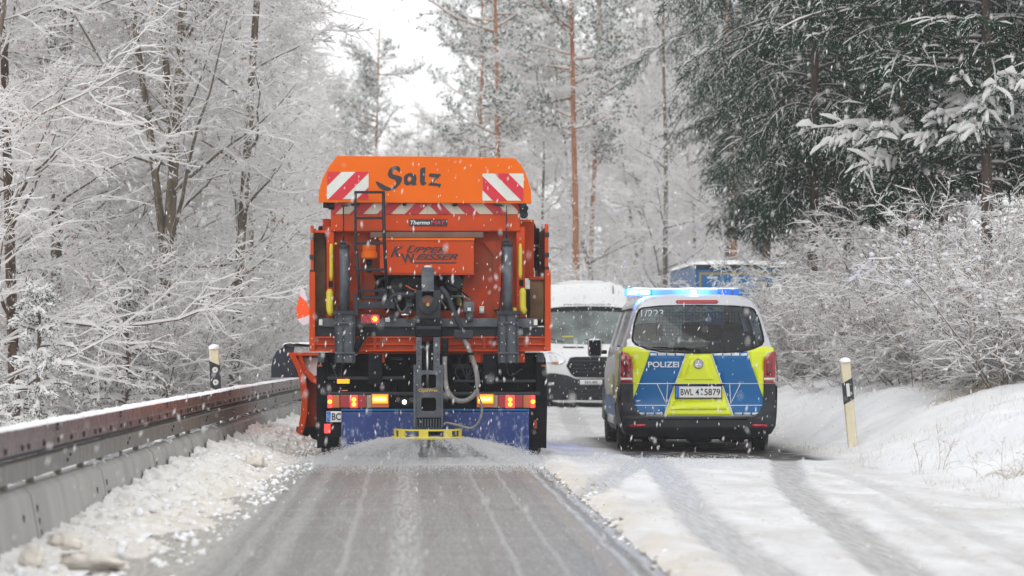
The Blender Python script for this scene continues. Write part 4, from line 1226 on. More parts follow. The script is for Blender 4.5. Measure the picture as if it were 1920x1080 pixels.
pb('amber_marker', 632, 655, 711, 719, 0.0, 0.05, M_LAMBGLOW, bevel=0.004)
pb('amber_marker', 640, 652, 731, 733.5, 0.0, 0.05, M_LAMBOFF, bevel=0.003)
# axle, wheels
lathe('axle', [(PX(620), 0.07), (PX(990), 0.07)], M_BLACK, truck, 'x', (0, 1.35, 0.50), 14)
lathe('differential', [(-0.2, 0.08), (-0.1, 0.17), (0.1, 0.17), (0.2, 0.08)], M_BLACK, truck, 'x', (0, 1.35, 0.50), 18)
def wheel(parent, x, y, r, w, side, rimr=0.5, loc_z=None):
    t = bpy.data.objects.new('wheel', None); link(t, parent); t.location = (x, y, r)
    h = w / 2
    lathe('tyre', [(-h * .7, r * rimr), (-h, r * .72), (-h * .95, r * .90), (-h * .72, r * .985), (-h * .35, r), (-h * .33, r * .975), (-h * .28, r * .975), (-h * .26, r), (h * .26, r), (h * .28, r * .975), (h * .33, r * .975), (h * .35, r), (h * .72, r * .985), (h * .95, r * .90), (h, r * .72), (h * .7, r * rimr)], M_RUBBER, t, 'x', k=40)
    lathe('rim', [(-h * .6, 0.02), (-h * .55, r * rimr), (h * .55, r * rimr), (h * .35, r * .42), (h * .2, 0.1), (h * .4, 0.08), (h * .4, 0.01)] if side > 0 else
          [(h * .6, 0.02), (h * .55, r * rimr), (-h * .55, r * rimr), (-h * .35, r * .42), (-h * .2, 0.1), (-h * .4, 0.08), (-h * .4, 0.01)], M_RIM, t, 'x', k=28)
    return t
for y_ in (1.35, 4.75):
    wheel(truck, PX(622), y_, 0.50, 0.30, -1); wheel(truck, PX(997), y_, 0.50, 0.30, 1)
# mud guards and flaps
for s in (-1, 1):
    xo, xi = (590, 612) if s < 0 else (1030, 1006)
    poly = [(xo + (4 if s < 0 else -4), 668), (xi, 664), (xi, 835), (xo + (2 if s < 0 else -2), 845), (xo, 760), (xo + (1 if s < 0 else -1), 690)]
    if s > 0: poly = poly[::-1]
    prism('mudguard', pp(poly), 0.55, 0.75, M_BLACK, truck, bevel=0.02)
    prof = [(0.55 + 0.80 - 0.80 * math.cos(a), 0.50 + 0.66 * math.sin(a)) for a in np.linspace(0.1, math.pi - 0.1, 12)]
    prof2 = prof + [(0.55 + 0.80 - 0.76 * math.cos(a), 0.50 + 0.62 * math.sin(a)) for a in np.linspace(math.pi - 0.1, 0.1, 12)]
    xa, xb = sorted((PX(xo + (3 if s < 0 else -3)), PX(xi + (34 if s < 0 else -34))))
    prism_x('wheel_arch', prof2, xa, xb, M_BLACK, truck)
    xa, xb = sorted((PX(xo + (2 if s < 0 else -2)), PX(xi + (28 if s < 0 else -28))))
    box('mud_flap', xa, xb, 0.52, 0.545, 0.12, 0.62, M_BLACK, truck, 0.004)
    pb('amber_side_marker', xo + (4 if s < 0 else -12), xo + (12 if s < 0 else -4), 684, 688, 0.50, 0.55, M_LAMBOFF, bevel=0.003)
    pb('grey_guard_tip', min(xo, xi) + 3, max(xo, xi) - 6, 663, 680, 0.52, 0.60, M_GREY, bevel=0.01)
# tail lights
def tail(px0, order, label):
    hx = sum(w for _, w in order)
    t = pb('tail_light', px0 - 1, px0 + hx + 1, 737.5, 768.5, 0.0, 0.06, M_BLACK, bevel=0.004); t['label'] = label
    x = px0
    for m, w in order:
        on = m in ('on', 'bulb')
        mm = {'red': M_LREDOFF, 'amb': M_LAMBOFF, 'clr': M_LCLEAR, 'on': M_LREDON}[m]
        pb('lens', x + 0.4, x + w - 0.4, 741, 764.5, -0.03, 0.0, mm, t, 0.005)
        if m == 'on':
            for dz in ((-4, 5) if w > 11 else (0,)):
                lathe('bulb', [(-0.036, 0.001), (-0.036, 0.018), (-0.03, 0.024)], M_LREDHOT, t, 'y', (PX(x + w / 2), 0, PZ(753 + dz)), 12)
        x += w
tail(614, [('on', 9), ('amb', 14), ('red', 19), ('on', 15), ('red', 16), ('clr', 10)], 'left tail light cluster, red lamps lit')
tail(921, [('clr', 12), ('red', 14), ('on', 18), ('red', 15), ('amb', 14), ('on', 9)], 'right tail light cluster, red lamps lit')
for cx, side in ((714, 'left'), (911, 'right')):
    t = pb('amber_strobe', cx - 18, cx + 15, 738, 764, -0.08, -0.02, M_LAMBOFF, bevel=0.006)
    t['label'] = side + ' amber strobe lamp, lit'
    pb('strobe_housing', cx - 16, cx + 13, 740, 756, -0.10, -0.08, M_LAMBGLOW, t, 0.006)
    pb('strobe_tube', cx - 14, cx + 10, 745, 751, -0.115, -0.10, M_LAMBON, t, 0.004)
# number plate, reflector, splash sheet
pl = pb('number_plate', 612, 700, 771, 791, -0.02, -0.012, M_PLATE, bevel=0.002)
pb('plate_strip', 612.5, 620, 771.5, 790.5, -0.024, -0.0205, M_EUBLUE, pl, 0.001)
text('lettering', 'BC', 0.075, M_INK, (PX(630.5), -0.023, PZ(781)), pl, bold=0.002, width=17 / S1)
pb('red_reflector', 608, 619, 795, 812, -0.01, 0.02, M_LREDON, bevel=0.003)  # reflector made to glow by the lit lamp material
pb('lamp_bracket', 605, 660, 791, 818, 0.02, 0.06, M_BLACK)
pb('red_reflector', 1003, 1010, 790, 806, 0.5, 0.53, M_LREDOFF, bevel=0.003)

def sheet_mat():
    m = bpy.data.materials.new('blue_sheet'); m.use_nodes = True
    nt = m.node_tree; N = nt.nodes; L = nt.links; b = N['Principled BSDF']
    tc = N.new('ShaderNodeTexCoord')
    n = N.new('ShaderNodeTexNoise'); n.inputs['Scale'].default_value = 26; n.inputs['Detail'].default_value = 8; n.inputs['Roughness'].default_value = 0.7
    mp = N.new('ShaderNodeMapping'); mp.inputs['Scale'].default_value = (1, 1, 0.5)
    L.new(tc.outputs['Object'], mp.inputs[0]); L.new(mp.outputs[0], n.inputs['Vector'])
    sp = N.new('ShaderNodeSeparateXYZ'); L.new(tc.outputs['Object'], sp.inputs[0])
    z = N.new('ShaderNodeMapRange'); z.inputs[1].default_value = 0.55; z.inputs[2].default_value = 0.02; z.inputs[3].default_value = -0.12; z.inputs[4].default_value = 0.10
    L.new(sp.outputs[2], z.inputs[0])
    a = N.new('ShaderNodeMath'); a.operation = 'ADD'; L.new(n.outputs[0], a.inputs[0]); L.new(z.outputs[0], a.inputs[1])
    mr = N.new('ShaderNodeMapRange'); mr.inputs[1].default_value = 0.49; mr.inputs[2].default_value = 0.66; mr.inputs[4].default_value = 0.8
    L.new(a.outputs[0], mr.inputs[0])
    mx = N.new('ShaderNodeMix'); mx.data_type = 'RGBA'; L.new(mr.outputs[0], mx.inputs[0])
    mx.inputs[6].default_value = (0.018, 0.045, 0.20, 1); mx.inputs[7].default_value = (0.42, 0.47, 0.54, 1)
    L.new(mx.outputs[2], b.inputs['Base Color']); b.inputs['Roughness'].default_value = 0.35
    al = N.new('ShaderNodeMath'); al.operation = 'MULTIPLY_ADD'; al.inputs[1].default_value = 0.2; al.inputs[2].default_value = 0.85
    L.new(mr.outputs[0], al.inputs[0]); L.new(al.outputs[0], b.inputs['Alpha'])
    return m
M_SHEET = sheet_mat()
xs = np.linspace(PX(640), PX(991), 60); zs = np.linspace(PZ(856), PZ(769), 14)
XX, ZZg = np.meshgrid(xs, zs)
YY = -0.06 + 0.014 * np.sin(XX * 9) * (PZ(769) - ZZg) * 2 + 0.02 * (fbm(XX * 3, ZZg * 3, 3, 7) - .5)
ZZg = ZZg - 0.02 * (XX - XX.min()) / 2.0 * 0 
V = np.stack([XX, YY, ZZg], 2).reshape(-1, 3); i = (np.arange(13)[:, None] * 60 + np.arange(59)[None]).ravel()
sh = np_obj('splash_sheet', V, np.stack([i, i + 1, i + 61, i + 60], 1), M_SHEET, truck, smooth=True)
so = sh.modifiers.new('solid', 'SOLIDIFY'); so.thickness = 0.006
pb('sheet_rail', 640, 991, 766.5, 770, -0.08, -0.04, M_PBLUE, bevel=0.002)

# cab ahead of the hopper
cab = prism_x('cab', [(3.35, 0.75), (3.35, 2.55), (3.5, 2.68), (4.9, 2.68), (5.15, 2.5), (5.5, 1.7), (5.9, 1.5), (6.0, 0.6), (3.6, 0.6)], PX(604), PX(1004), M_ORANGE, truck, bevel=0.05)
box('rear_window', -0.85, 0.85, 3.335, 3.349, 1.7, 2.45, M_GLASSR, cab, 0.0)
for s in (-1, 1):
    box('side_window', s * 1.142 - 0.004, s * 1.142 + 0.004, 3.7, 4.9, 1.75, 2.45, M_BLACK, cab, 0.0)
box('windscreen', -0.95, 0.95, 5.22, 5.25, 1.75, 2.45, M_BLACK, cab, 0.0).rotation_euler = (0, 0, 0)
V = [];
mr_ = pb('mirror', 1003, 1020, 420, 452, 1.2, 1.34, M_BLACK, bevel=0.02); pb('mirror', 1003, 1019, 456, 502, 1.2, 1.34, M_BLACK, bevel=0.03)
tube('mirror_arm', [(PX(988), 1.25, PZ(408)), (PX(1006), 1.25, PZ(412)), (PX(1012), 1.27, PZ(425))], 0.02, M_BLACK, truck, 8, True)
tube('mirror_arm', [(PX(1008), 1.25, PZ(498)), (PX(1004), 1.25, PZ(508)), (PX(990), 1.25, PZ(514))], 0.015, M_BLACK, truck, 8, True)
pb('mirror', 591, 606, 416, 440, 1.2, 1.34, M_BLACK, bevel=0.02)
lathe('beacon_lamp', [(-0.03, 0.01), (-0.03, 0.04), (0.03, 0.04), (0.03, 0.01)], M_BLACK, truck, 'x', (PX(611), 0.02, PZ(383)), 14)
lathe('beacon_lamp', [(-0.03, 0.01), (-0.03, 0.035), (0.03, 0.035), (0.03, 0.01)], M_BLACK, truck, 'x', (PX(621), 0.02, PZ(387)), 14)
rc = random.Random(3)
for k in range(6):
    tube('cable_bundle', [(PX(974), 0.0, PZ(384 + k * 3)), (PX(982 + rc.uniform(-3, 6)), -0.03, PZ(382 + rc.uniform(0, 14))), (PX(986), 0.02, PZ(398)), (PX(981), 0.03, PZ(406))], 0.009, M_LADDER, truck, 6, True)
lathe('cable_reel', [(-0.03, 0.01), (-0.03, 0.045), (0.03, 0.045), (0.03, 0.01)], M_LADDER, truck, 'y', (PX(982), 0.03, PZ(402)), 14)
pb('rear_camera', 755, 762, 379, 386, -0.03, 0.02, M_BLACK, bevel=0.004); pb('rear_camera', 848, 856, 379, 387, -0.03, 0.02, M_BLACK, bevel=0.004)
lathe('roof_beacon', [(0, 0.09), (0.05, 0.09), (0.09, 0.06), (0.10, 0.01)], M_BLACK, truck, 'z', (PX(899), 2.75, PZ(301)), 16)

# plough at the front, left end in view
SP = 148.0
def QX(px): return (px - 760) / SP - TX
def QZ(py): return 1.22 - (py - 650) / SP
def qq(pts): return [(QX(x), QZ(y)) for x, y in pts]
ribo = [(540, 662), (549, 676), (557, 692), (563, 714), (566, 745), (565, 775), (560, 800), (551, 822)]
ribi = [(553, 664), (562, 678), (569, 694), (575, 716), (578, 745), (577, 775), (572, 800), (562, 826)]
plow = prism('plough_blade', qq(ribo[::-1] + [(549, 662), (600, 662), (700, 662), (900, 662), (900, 824), (560, 824)]), 6.62, 6.68, M_ORANGE_D, truck)
prism('plough_rib', qq(ribo + ribi[::-1]), 6.30, 6.62, M_ORANGE, plow, bevel=0.006)
prism('plough_rib', qq([(558, 664), (566, 664), (574, 690), (590, 706), (600, 712), (600, 724), (584, 716), (568, 696)]), 6.36, 6.60, M_ORANGE, plow, bevel=0.006)
prism('top_edge', qq([(541, 661), (700, 661), (700, 667), (543, 667)]), 6.34, 6.60, M_ORANGE, plow, bevel=0.004)
prism('snow_pocket', qq([(563, 670), (598, 671), (600, 700), (590, 706), (577, 696), (568, 688)]), 6.52, 6.6, M_SNOWC, plow, bevel=0.01)
prism('deflector', qq([(508, 708), (508, 690), (511, 672), (518, 659), (528, 652), (540, 650), (552, 650), (550, 662), (559, 690), (562, 708)]), 6.56, 6.61, M_PLOWBLUE, plow, bevel=0.006)
arc = [(508, 708), (508, 690), (511, 672), (518, 659), (528, 652), (540, 649.5)]
V = []; F = []
for (x, y) in qq(arc): V += [(x, 6.56, y), (x + 0.10, 7.5, y + 0.03)]
for k_ in range(len(arc) - 1): F.append((2 * k_, 2 * k_ + 1, 2 * k_ + 3, 2 * k_ + 2))
obj_from('deflector_skin', V, F, M_PLOWBLUE, plow, smooth=True)
V = []; F = []
nsx = 30
for i_ in range(nsx):
    for j_ in range(5):
        x = 530 + i_ * 4; V.append((QX(x), 6.52 + j_ * 0.12, QZ(650 + (0 if i_ else 3)) + 0.028 + 0.015 * math.sin(j_ * 1.3) + 0.02 * vnoise(np.array(i_ * .6), np.array(j_ * .9))))
for i_ in range(nsx - 1):
    for j_ in range(4): a = i_ * 5 + j_; F.append((a, a + 5, a + 6, a + 1))
obj_from('deflector_top', [(v[0], v[1], v[2] - 0.03) for v in V], F, M_PLOWBLUE, plow, smooth=True)
obj_from('snow_cap', [v for v in V], F, M_SNOWC, plow, smooth=True)
prism('cutting_edge', qq([(556, 800), (700, 800), (900, 800), (900, 829), (560, 829), (553, 822)]), 6.5, 6.58, M_BLACK, plow)
box('plough_mount', -0.5, 0.5, 5.9, 6.62, 0.35, 0.75, M_BLACK, truck, 0.03)
# warning flag
fl = tube('flag_stick', [(-1.30, 6.3, 1.35), (-1.33, 6.3, 2.05)], 0.008, M_BLACK, truck, 6)
FX = lambda px: (px - 760) / 150.0 - TX
FZ = lambda py: 1.22 - (py - 650) / 150.0
def flagpiece(name, pts, m):
    P = [(FX(x), 6.2, FZ(y)) for x, y in pts]
    V, F = prism_geo([[(p[0], p[2]) for p in P]], 6.20, 6.206)
    obj_from(name, V, F, m, fl)
flagpiece('flag_cloth', [(561, 554), (572, 564), (579, 578), (580, 590), (570, 594), (556, 598), (554, 578)], M_FLAGO)
flagpiece('flag_border', [(563, 534), (570, 545), (575, 560), (572, 564), (561, 554)], M_FLAGW)
flagpiece('flag_border', [(580, 590.5), (578, 606), (567, 610), (560, 603), (556.5, 598.3), (570, 594.4)], M_FLAGW)

# salt curtain thrown from the disc
rg = np.random.default_rng(21)
n = 230000
ang = rg.random(n) * 2 * math.pi
jet = 0.80 + 0.40 * fbm(np.cos(ang) * 9 + 9, np.sin(ang) * 9 + 9, 4, 2)
Rm = 1.22 * jet * (0.86 + 0.22 * rg.random(n))
q = rg.random(n) ** 0.8
rad = 0.36 + (Rm - 0.36) * q
z = 0.245 * (1 - q ** 1.35) + rg.normal(size=n) * (0.008 + 0.018 * q)
streak = fbm(ang * 16, q * 1.5, 3, 6)
keep0 = streak > 0.40 + 0.22 * rg.random(n)
g_ = rg.random(n) < 0.34                                   # grains skipping along the road
rad = np.where(g_, 0.95 + 2.6 * rg.random(n) ** 2.2, rad); z = np.where(g_, 0.07 * rg.random(n) ** 2.5, z); keep0 |= g_
t = q * 0.3; v = np.ones(n)
z = np.clip(z, 0.003, None)
cx, cyy = PX(802), -0.22
keep = (cyy + rad * np.sin(ang) < -0.10) & keep0
ang, rad, z, t, v = ang[keep], rad[keep], z[keep], t[keep], v[keep]
P = np.stack([cx + rad * np.cos(ang), cyy + rad * np.sin(ang), z], 1); n = len(P)
dv = np.stack([np.cos(ang) * 3 * v, np.sin(ang) * 3 * v, 0.1 - 9 * t], 1)
dv /= np.linalg.norm(dv, axis=1)[:, None]
side = np.cross(dv, np.array([0, 0, 1.0])); side /= np.linalg.norm(side, axis=1)[:, None] + 1e-9
upv = np.cross(side, dv)
ln = (0.005 + 0.012 * rg.random(n))[:, None]; wd = (0.0009 + 0.0016 * rg.random(n))[:, None]
V = np.stack([P - dv * ln, P + side * wd, P - side * wd * .5 + upv * wd, P - side * wd * .5 - upv * wd, P + dv * ln], 1).reshape(-1, 3)
b = (np.arange(n) * 5)[:, None]
T = np.array([[0, 2, 1], [0, 3, 2], [0, 1, 3], [4, 1, 2], [4, 2, 3], [4, 3, 1]])
F = (b[:, None, :] + T[None]).reshape(-1, 3)
o = np_obj('salt_spray', V + np.array([TX, TD, 0]), F, M_SALT)
tag(o, 'white curtain of salt grains flung from the yellow spreader disc', kind='stuff')

# fine salt dust hanging round the curtain
mm = bpy.data.materials.new('salt_dust'); mm.use_nodes = True; nt = mm.node_tree; nt.nodes.clear()
mo = nt.nodes.new('ShaderNodeOutputMaterial'); mv = nt.nodes.new('ShaderNodeVolumePrincipled')
mv.inputs['Color'].default_value = (0.99, 0.99, 0.99, 1); nt.links.new(mv.outputs[0], mo.inputs['Volume'])
tcn = nt.nodes.new('ShaderNodeTexCoord'); nz = nt.nodes.new('ShaderNodeTexNoise'); nz.inputs['Scale'].default_value = 7; nz.inputs['Detail'].default_value = 3
nt.links.new(tcn.outputs['Object'], nz.inputs['Vector'])
rr_ = nt.nodes.new('ShaderNodeMapRange'); rr_.inputs[1].default_value = 0.38; rr_.inputs[2].default_value = 0.68; rr_.inputs[4].default_value = 1.8
nt.links.new(nz.outputs[0], rr_.inputs[0]); nt.links.new(rr_.outputs[0], mv.inputs['Density'])
dust = lathe('salt_mist', [(0.245, 0.30), (0.22, 0.52), (0.135, 0.80), (0.055, 1.02), (0.008, 1.16), (0.006, 1.0), (0.006, 0.30)], mm, None, 'z', (0, 0, 0), 40, closed=True)
dust.location = (TX + PX(802), TD - 0.22, 0); dust.scale = (1, 1, 1)
tag(dust, 'pale salt dust hanging under the yellow spreader disc', kind='stuff')

# ================================================================== POLICE VAN
VX, VD = 3.475, 39.2
VZ = -0.045
VS = 158.0
van = thing('police_van', 'silver police van with blue and neon yellow rear livery and lit blue light bar', 'police van', (VX, VD, VZ), R(-0.8))
def VXp(px): return (px - 1309) / VS
def VZp(py): return (850 - py) / VS
def vp(pts): return [(VXp(x), VZp(y)) for x, y in pts]
ZP = [0.22, 0.30, 0.45, 0.70, 0.90, 1.05, 1.15, 1.25, 1.35, 1.45, 1.58, 1.68, 1.75, 1.80, 1.835, 1.855, 1.865, 1.868]
WP = [0.86, 0.895, 0.91, 0.918, 0.918, 0.912, 0.902, 0.884, 0.855, 0.820, 0.780, 0.745, 0.715, 0.675, 0.61, 0.50, 0.28, 0.0]
def van_w(z): return float(np.interp(z, ZP, WP))
def van_y(x, z):
    """rear surface, leaning forward above the waist"""
    y = 0.09 * (abs(x) / 0.9) ** 3
    y += 0.30 * max(0.0, (z - 1.20) / 0.65) ** 1.25
    if z < 0.62: y -= 0.05 * min(1, (0.62 - z) / 0.12)
    if z < 0.3: y += 0.10 * (0.3 - z) / 0.1
    return y
ys = [0, 0.06, 0.2, 0.38, 0.6, 1.2, 1.8, 2.4, 3.0, 3.5, 3.75, 4.0, 4.25, 4.5, 4.75, 4.95, 5.05, 5.10]
def topcap(y):   # roof line
    return float(np.interp(y, [0, 0.6, 3.5, 3.75, 4.0, 4.25, 4.5, 4.75, 4.95, 5.05, 5.10], [1.868, 1.90, 1.90, 1.80, 1.60, 1.38, 1.16, 1.05, 0.95, 0.80, 0.65]))
half = list(zip(WP, ZP))
ring0 = [(-w, z) for w, z in half] + [(w, z) for w, z in half[:-1]][::-1]
V = []; nr = len(ring0)
for iy, y in enumerate(ys):
    cap = topcap(y); fr = float(np.interp(y, [4.3, 5.10], [1, 0.86]))
    for (x, z) in ring0:
        if iy == 0:
            s = 0.985; V.append((x * s, van_y(x, z) + 0.012, z)); continue
        if z > 0.9:
            z2 = 0.9 + (z - 0.9) * (cap - 0.9) / (1.868 - 0.9) if cap > 0.9 else min(z, cap)
        else: z2 = min(z, cap)
        yy = max(y, van_y(x, z) + 0.03 + 0.05 * iy / 3 if iy < 4 else y)
        V.append((x * fr, yy, z2))
bodyF, sideG, windG, lowF = [], [], [], []
for i in range(len(ys) - 1):
    for j in range(nr - 1):
        f = (i * nr + j, (i + 1) * nr + j, (i + 1) * nr + j + 1, i * nr + j + 1)
        zc = (ring0[j][1] + ring0[j + 1][1]) / 2
        if 3.5 <= ys[i] < 4.5 and zc > 1.83: windG.append(f)
        elif 0.6 <= ys[i] < 3.5 and 1.20 < zc < 1.70 and i not in (6, 8): sideG.append(f)
        elif zc < 0.34: lowF.append(f)
        else: bodyF.append(f)
def sub(name, F, m, parent, smooth=True):
    idx = sorted({i for f in F for i in f}); mp = {a: b for b, a in enumerate(idx)}
    return obj_from(name, [V[i] for i in idx], [tuple(mp[i] for i in f) for f in F], m, parent, smooth=smooth)
bo = sub('body', bodyF, M_SILVER, van); so = bo.modifiers.new('s', 'SOLIDIFY'); so.thickness = 0.02; so.offset = 1
for s_ in (-1, 1):
    for a_, b_ in ((3, 6), (7, 8), (9, 13)):
        FF = [f for f in sideG if a_ <= f[0] // nr < b_ and ring0[f[0] % nr][0] * s_ > 0]
        if FF: sub('side_window', FF, M_GLASSR, van)
sub('windscreen', windG, M_GLASSW, van); sub('sill', lowF, M_BUMPER, van)
# rear door plate with a hole for the window
WIN = [(1208, 577), (1240, 573.5), (1309, 572), (1378, 573.5), (1407, 576), (1415, 580), (1420, 588), (1426, 607), (1431, 632), (1431, 640), (1427, 646), (1412, 653), (1388, 659.3), (1340, 661.5), (1309, 662), (1280, 661.5), (1240, 659.5), (1212, 653), (1195, 646), (1188, 640), (1187, 634), (1191, 607), (1197, 589), (1201, 581)]
rearout = [(-van_w(z) * 0.986, z) for z in ZP[:-1] if z >= 0.3] + [(0, 1.868)] + [(van_w(z) * 0.986, z) for z in ZP[:-1][::-1] if z >= 0.3]
rear = panel('rear_shell', [rearout, vp(WIN)], van_y, 0.0, M_SILVER, van, thick=0.012, res=0.06)
wr = [(1309 + (x - 1309) * 0.992, 617 + (y - 617) * 0.985) for x, y in WIN]
wo = [(1309 + (x - 1309) * 1.022, 617 + (y - 617) * 1.03) for x, y in WIN]
panel('window_seal', [vp(wo), vp(wr)], van_y, 0.006, M_BLACK, van, thick=0.006)
rw = panel('rear_window', vp(wr), van_y, 0.001, M_GLASSR, van, thick=0.0)
text('lettering', '1/223', 0.085, M_LETTER, (VXp(1224.5), van_y(-.55, 1.66) - 0.012, VZp(587)), rw, width=42 / VS)
wb = tube('rear_wiper', [(VXp(1309), van_y(0, 1.2) - 0.02, VZp(657)), (VXp(1280), van_y(0, 1.2) - 0.02, VZp(653)), (VXp(1222), van_y(0, 1.22) - 0.02, VZp(651.5))], [0.012, 0.009, 0.006], M_BLACK, van, 8)
lathe('wiper_hub', [(-0.03, 0.002), (-0.03, 0.02), (0.0, 0.024)], M_BLACK, wb, 'y', (0, van_y(0, 1.2) - 0.0, VZp(658)), 12)
# third brake light
panel('brake_light', vp([(1272, 562), (1347, 562), (1350, 565), (1347, 568.5), (1272, 568.5), (1269, 565)]), van_y, 0.010, M_LREDOFF, van, thick=0.008)
# livery pieces
O = 0.004
def liv(name, pts, m, off=O, parent=rear, label=None): return panel(name, vp(pts), van_y, off, m, parent, thick=0.003, res=0.08, label=label)
liv('livery_yellow', [(1165, 659), (1168, 652), (1178, 649.5), (1192, 650), (1204, 654.5), (1218, 659), (1212, 680), (1189, 744), (1187, 744), (1187, 719), (1187, 660), (1184, 667), (1174, 659.5), (1165, 657)][:9] + [(1187, 690), (1184.5, 671), (1176, 663)], M_PYEL)
liv('livery_yellow', [(1453, 659), (1450, 652), (1440, 649.5), (1426, 650), (1414, 654.5), (1401, 659), (1407, 680), (1430, 744), (1432, 744), (1432, 690), (1433.5, 671), (1443, 663)], M_PYEL)
TB = 662.5
liv('livery_blue', [(1219.5, 659), (1240, 662.5), (1284.5, 664), (1243, 778.5), (1203, 778.5), (1194, 773), (1189.5, 762), (1187.5, 748)], M_PBLUE)
liv('livery_blue', [(1334.5, 664), (1378, 662.5), (1399.5, 659), (1431.5, 748), (1430, 762), (1425, 773), (1416, 778.5), (1374.5, 778.5)], M_PBLUE)
liv('livery_yellow', [(1286.5, 664), (1332.5, 664), (1372.5, 779), (1245, 779)], M_PYEL)
prs = [(1294, 674), (1325, 674), (1338, 712), (1281, 712)]
liv('pressed_field', prs, M_PYEL, 0.010)
liv('pressed_field', [(1262, 751), (1356, 751), (1362, 768), (1256, 768)], M_PYEL, 0.010)
for pts in ([(1285, 664), (1286.7, 664), (1245.2, 779), (1243.2, 779)], [(1332.4, 664), (1334.3, 664), (1374.5, 779), (1372.4, 779)],
            [(1187, 718.6), (1432, 718.6), (1432, 720), (1187, 720)], [(1189, 759.2), (1430, 759.2), (1430, 760.6), (1189, 760.6)],
            [(1231, 720), (1232.4, 720), (1249.6, 757), (1248, 757)], [(1386.6, 720), (1388, 720), (1370, 757), (1368.4, 757)],
            [(1250.6, 721), (1252, 721), (1249.6, 757), (1248, 757)], [(1366.5, 721), (1368, 721), (1370, 757), (1368.6, 757)]):
    liv('white_line', pts, M_LETTER, 0.0085)
for a, b in ((1219, 1231), (1233.5, 1248), (1250.5, 1264.5), (1267, 1283), (1337, 1353), (1355, 1369), (1371, 1385), (1387.5, 1400)):
    liv('white_dash', [(a, 662), (b, 663.2), (b - 0.5, 667.5), (a - .5, 667)] if a < 1300 else [(a, 663.2), (b, 662), (b + .5, 667), (a + .5, 667.5)], M_LETTER, 0.008)
for a, b in ((1194, 1208), (1211, 1225), (1228, 1242), (1376, 1390), (1393, 1406), (1409, 1423)):
    liv('white_dash', [(a, 773.5), (b, 773.5), (b, 777.5), (a, 777.5)], M_LETTER, 0.008)
text('lettering', 'POLIZEI', 0.067, M_LETTER, (VXp(1243.5), van_y(-.4, 1.06) - 0.010, VZp(683.5)), rear, bold=0.0018, width=58 / VS)
tube('tailgate_seam', [(x, van_y(x, z) - 0.009, z) for x, z in vp([(1187, 720), (1186.5, 748), (1190, 764), (1200, 777), (1212, 780.5), (1309, 781), (1406, 780.5), (1418, 777), (1429, 764), (1432.5, 748), (1432.5, 720)])], 0.0035, M_INK, rear, 6)
# star emblem
em = lathe('emblem', [(-0.012, 0.050), (-0.018, 0.055), (-0.012, 0.061), (-0.004, 0.055)], M_CHROME, van, 'y', (0, van_y(0, 1.06) - 0.008, VZp(682)), 32, closed=True)
for a in (90, 210, 330):
    ca, sa = math.cos(R(a)), math.sin(R(a)); y0 = van_y(0, 1.06) - 0.024; zc = VZp(682)
    prism('emblem_spoke', [(-sa * 0.011, zc + ca * 0.011), (ca * 0.054, zc + sa * 0.054), (sa * 0.011, zc - ca * 0.011)], y0, y0 + 0.008, M_CHROME, em)
lathe('emblem_back', [(-0.012, 0.001), (-0.012, 0.052), (-0.004, 0.052)], M_STEEL, em, 'y', (0, van_y(0, 1.06) - 0.002, VZp(682)), 28)
# plate
npz0, npz1 = VZp(745.5), VZp(724.5)
y0 = van_y(0, 0.7)
pl = box('number_plate', VXp(1266.5), VXp(1351.5), y0 - 0.022, y0 - 0.012, npz0, npz1, M_PLATE, van, 0.003)
fr_ = boxes_obj('plate_frame', [(VXp(1265), VXp(1353), y0 - 0.025, y0 - 0.006, npz0 - 0.012, npz0 - 0.0005), (VXp(1265), VXp(1353), y0 - 0.025, y0 - 0.006, npz1 + 0.0005, npz1 + 0.008),
      (VXp(1265), VXp(1266.4), y0 - 0.025, y0 - 0.006, npz0 - 0.0004, npz1 + 0.0004), (VXp(1351.6), VXp(1353), y0 - 0.025, y0 - 0.006, npz0 - 0.0004, npz1 + 0.0004)], M_INK, pl)
box('plate_strip', VXp(1267), VXp(1273), y0 - 0.025, y0 - 0.0225, npz0 + .002, npz1 - .002, M_EUBLUE, pl, 0)
text('lettering', 'BWL', 0.078, M_INK, (VXp(1287), y0 - 0.025, VZp(735)), pl, bold=0.001, width=23 / VS)
text('lettering', '4', 0.078, M_INK, (VXp(1306.5), y0 - 0.025, VZp(735)), pl, bold=0.001, width=6.6 / VS)
text('lettering', '5879', 0.078, M_INK, (VXp(1334.5), y0 - 0.025, VZp(735)), pl, bold=0.001, width=29.5 / VS)
for z_, m_ in ((730.3, M_PBLUE), (739, M_SEATG)): lathe('seal', [(-0.0025, 0.001), (-0.0025, 0.014), (0, 0.014)], m_, pl, 'y', (VXp(1315), y0 - 0.0225, VZp(z_)), 14)
panel('door_handle', vp([(1258, 719.8), (1361, 719.8), (1352, 723.4), (1267, 723.4)]), van_y, 0.018, M_DGREY, van, thick=0.012)
# lamps
tl = [(1165, 658), (1172, 661), (1184, 671), (1185.8, 680), (1186, 700), (1186, 718), (1164, 718.5), (1164, 700)]
def mir(P): return [(2618 - x, y) for x, y in P][::-1]
for P, lab in ((tl, 'left red tail lamp'), (mir(tl), 'right red tail lamp')):
    t = panel('tail_lamp', vp(P), van_y, 0.014, M_LREDOFF, van, thick=0.014, res=0.05, label=lab)
    band = [(1164.3, 708.5), (1185.7, 708.5), (1185.7, 713), (1164.3, 713)]
    if P is not tl: band = mir(band)
    panel('reversing_lens', vp(band), van_y, 0.020, M_WHITE, t, thick=0.004)
    inner_ = [(1170, 672), (1180, 676), (1181, 704), (1170, 704)]
    if P is not tl: inner_ = mir(inner_)
    panel('inner_lens', vp(inner_), van_y, 0.020, mat('deep_red_lens', (0.16, 0.004, 0.01), 0.15, coat=0.5), t, thick=0.003)
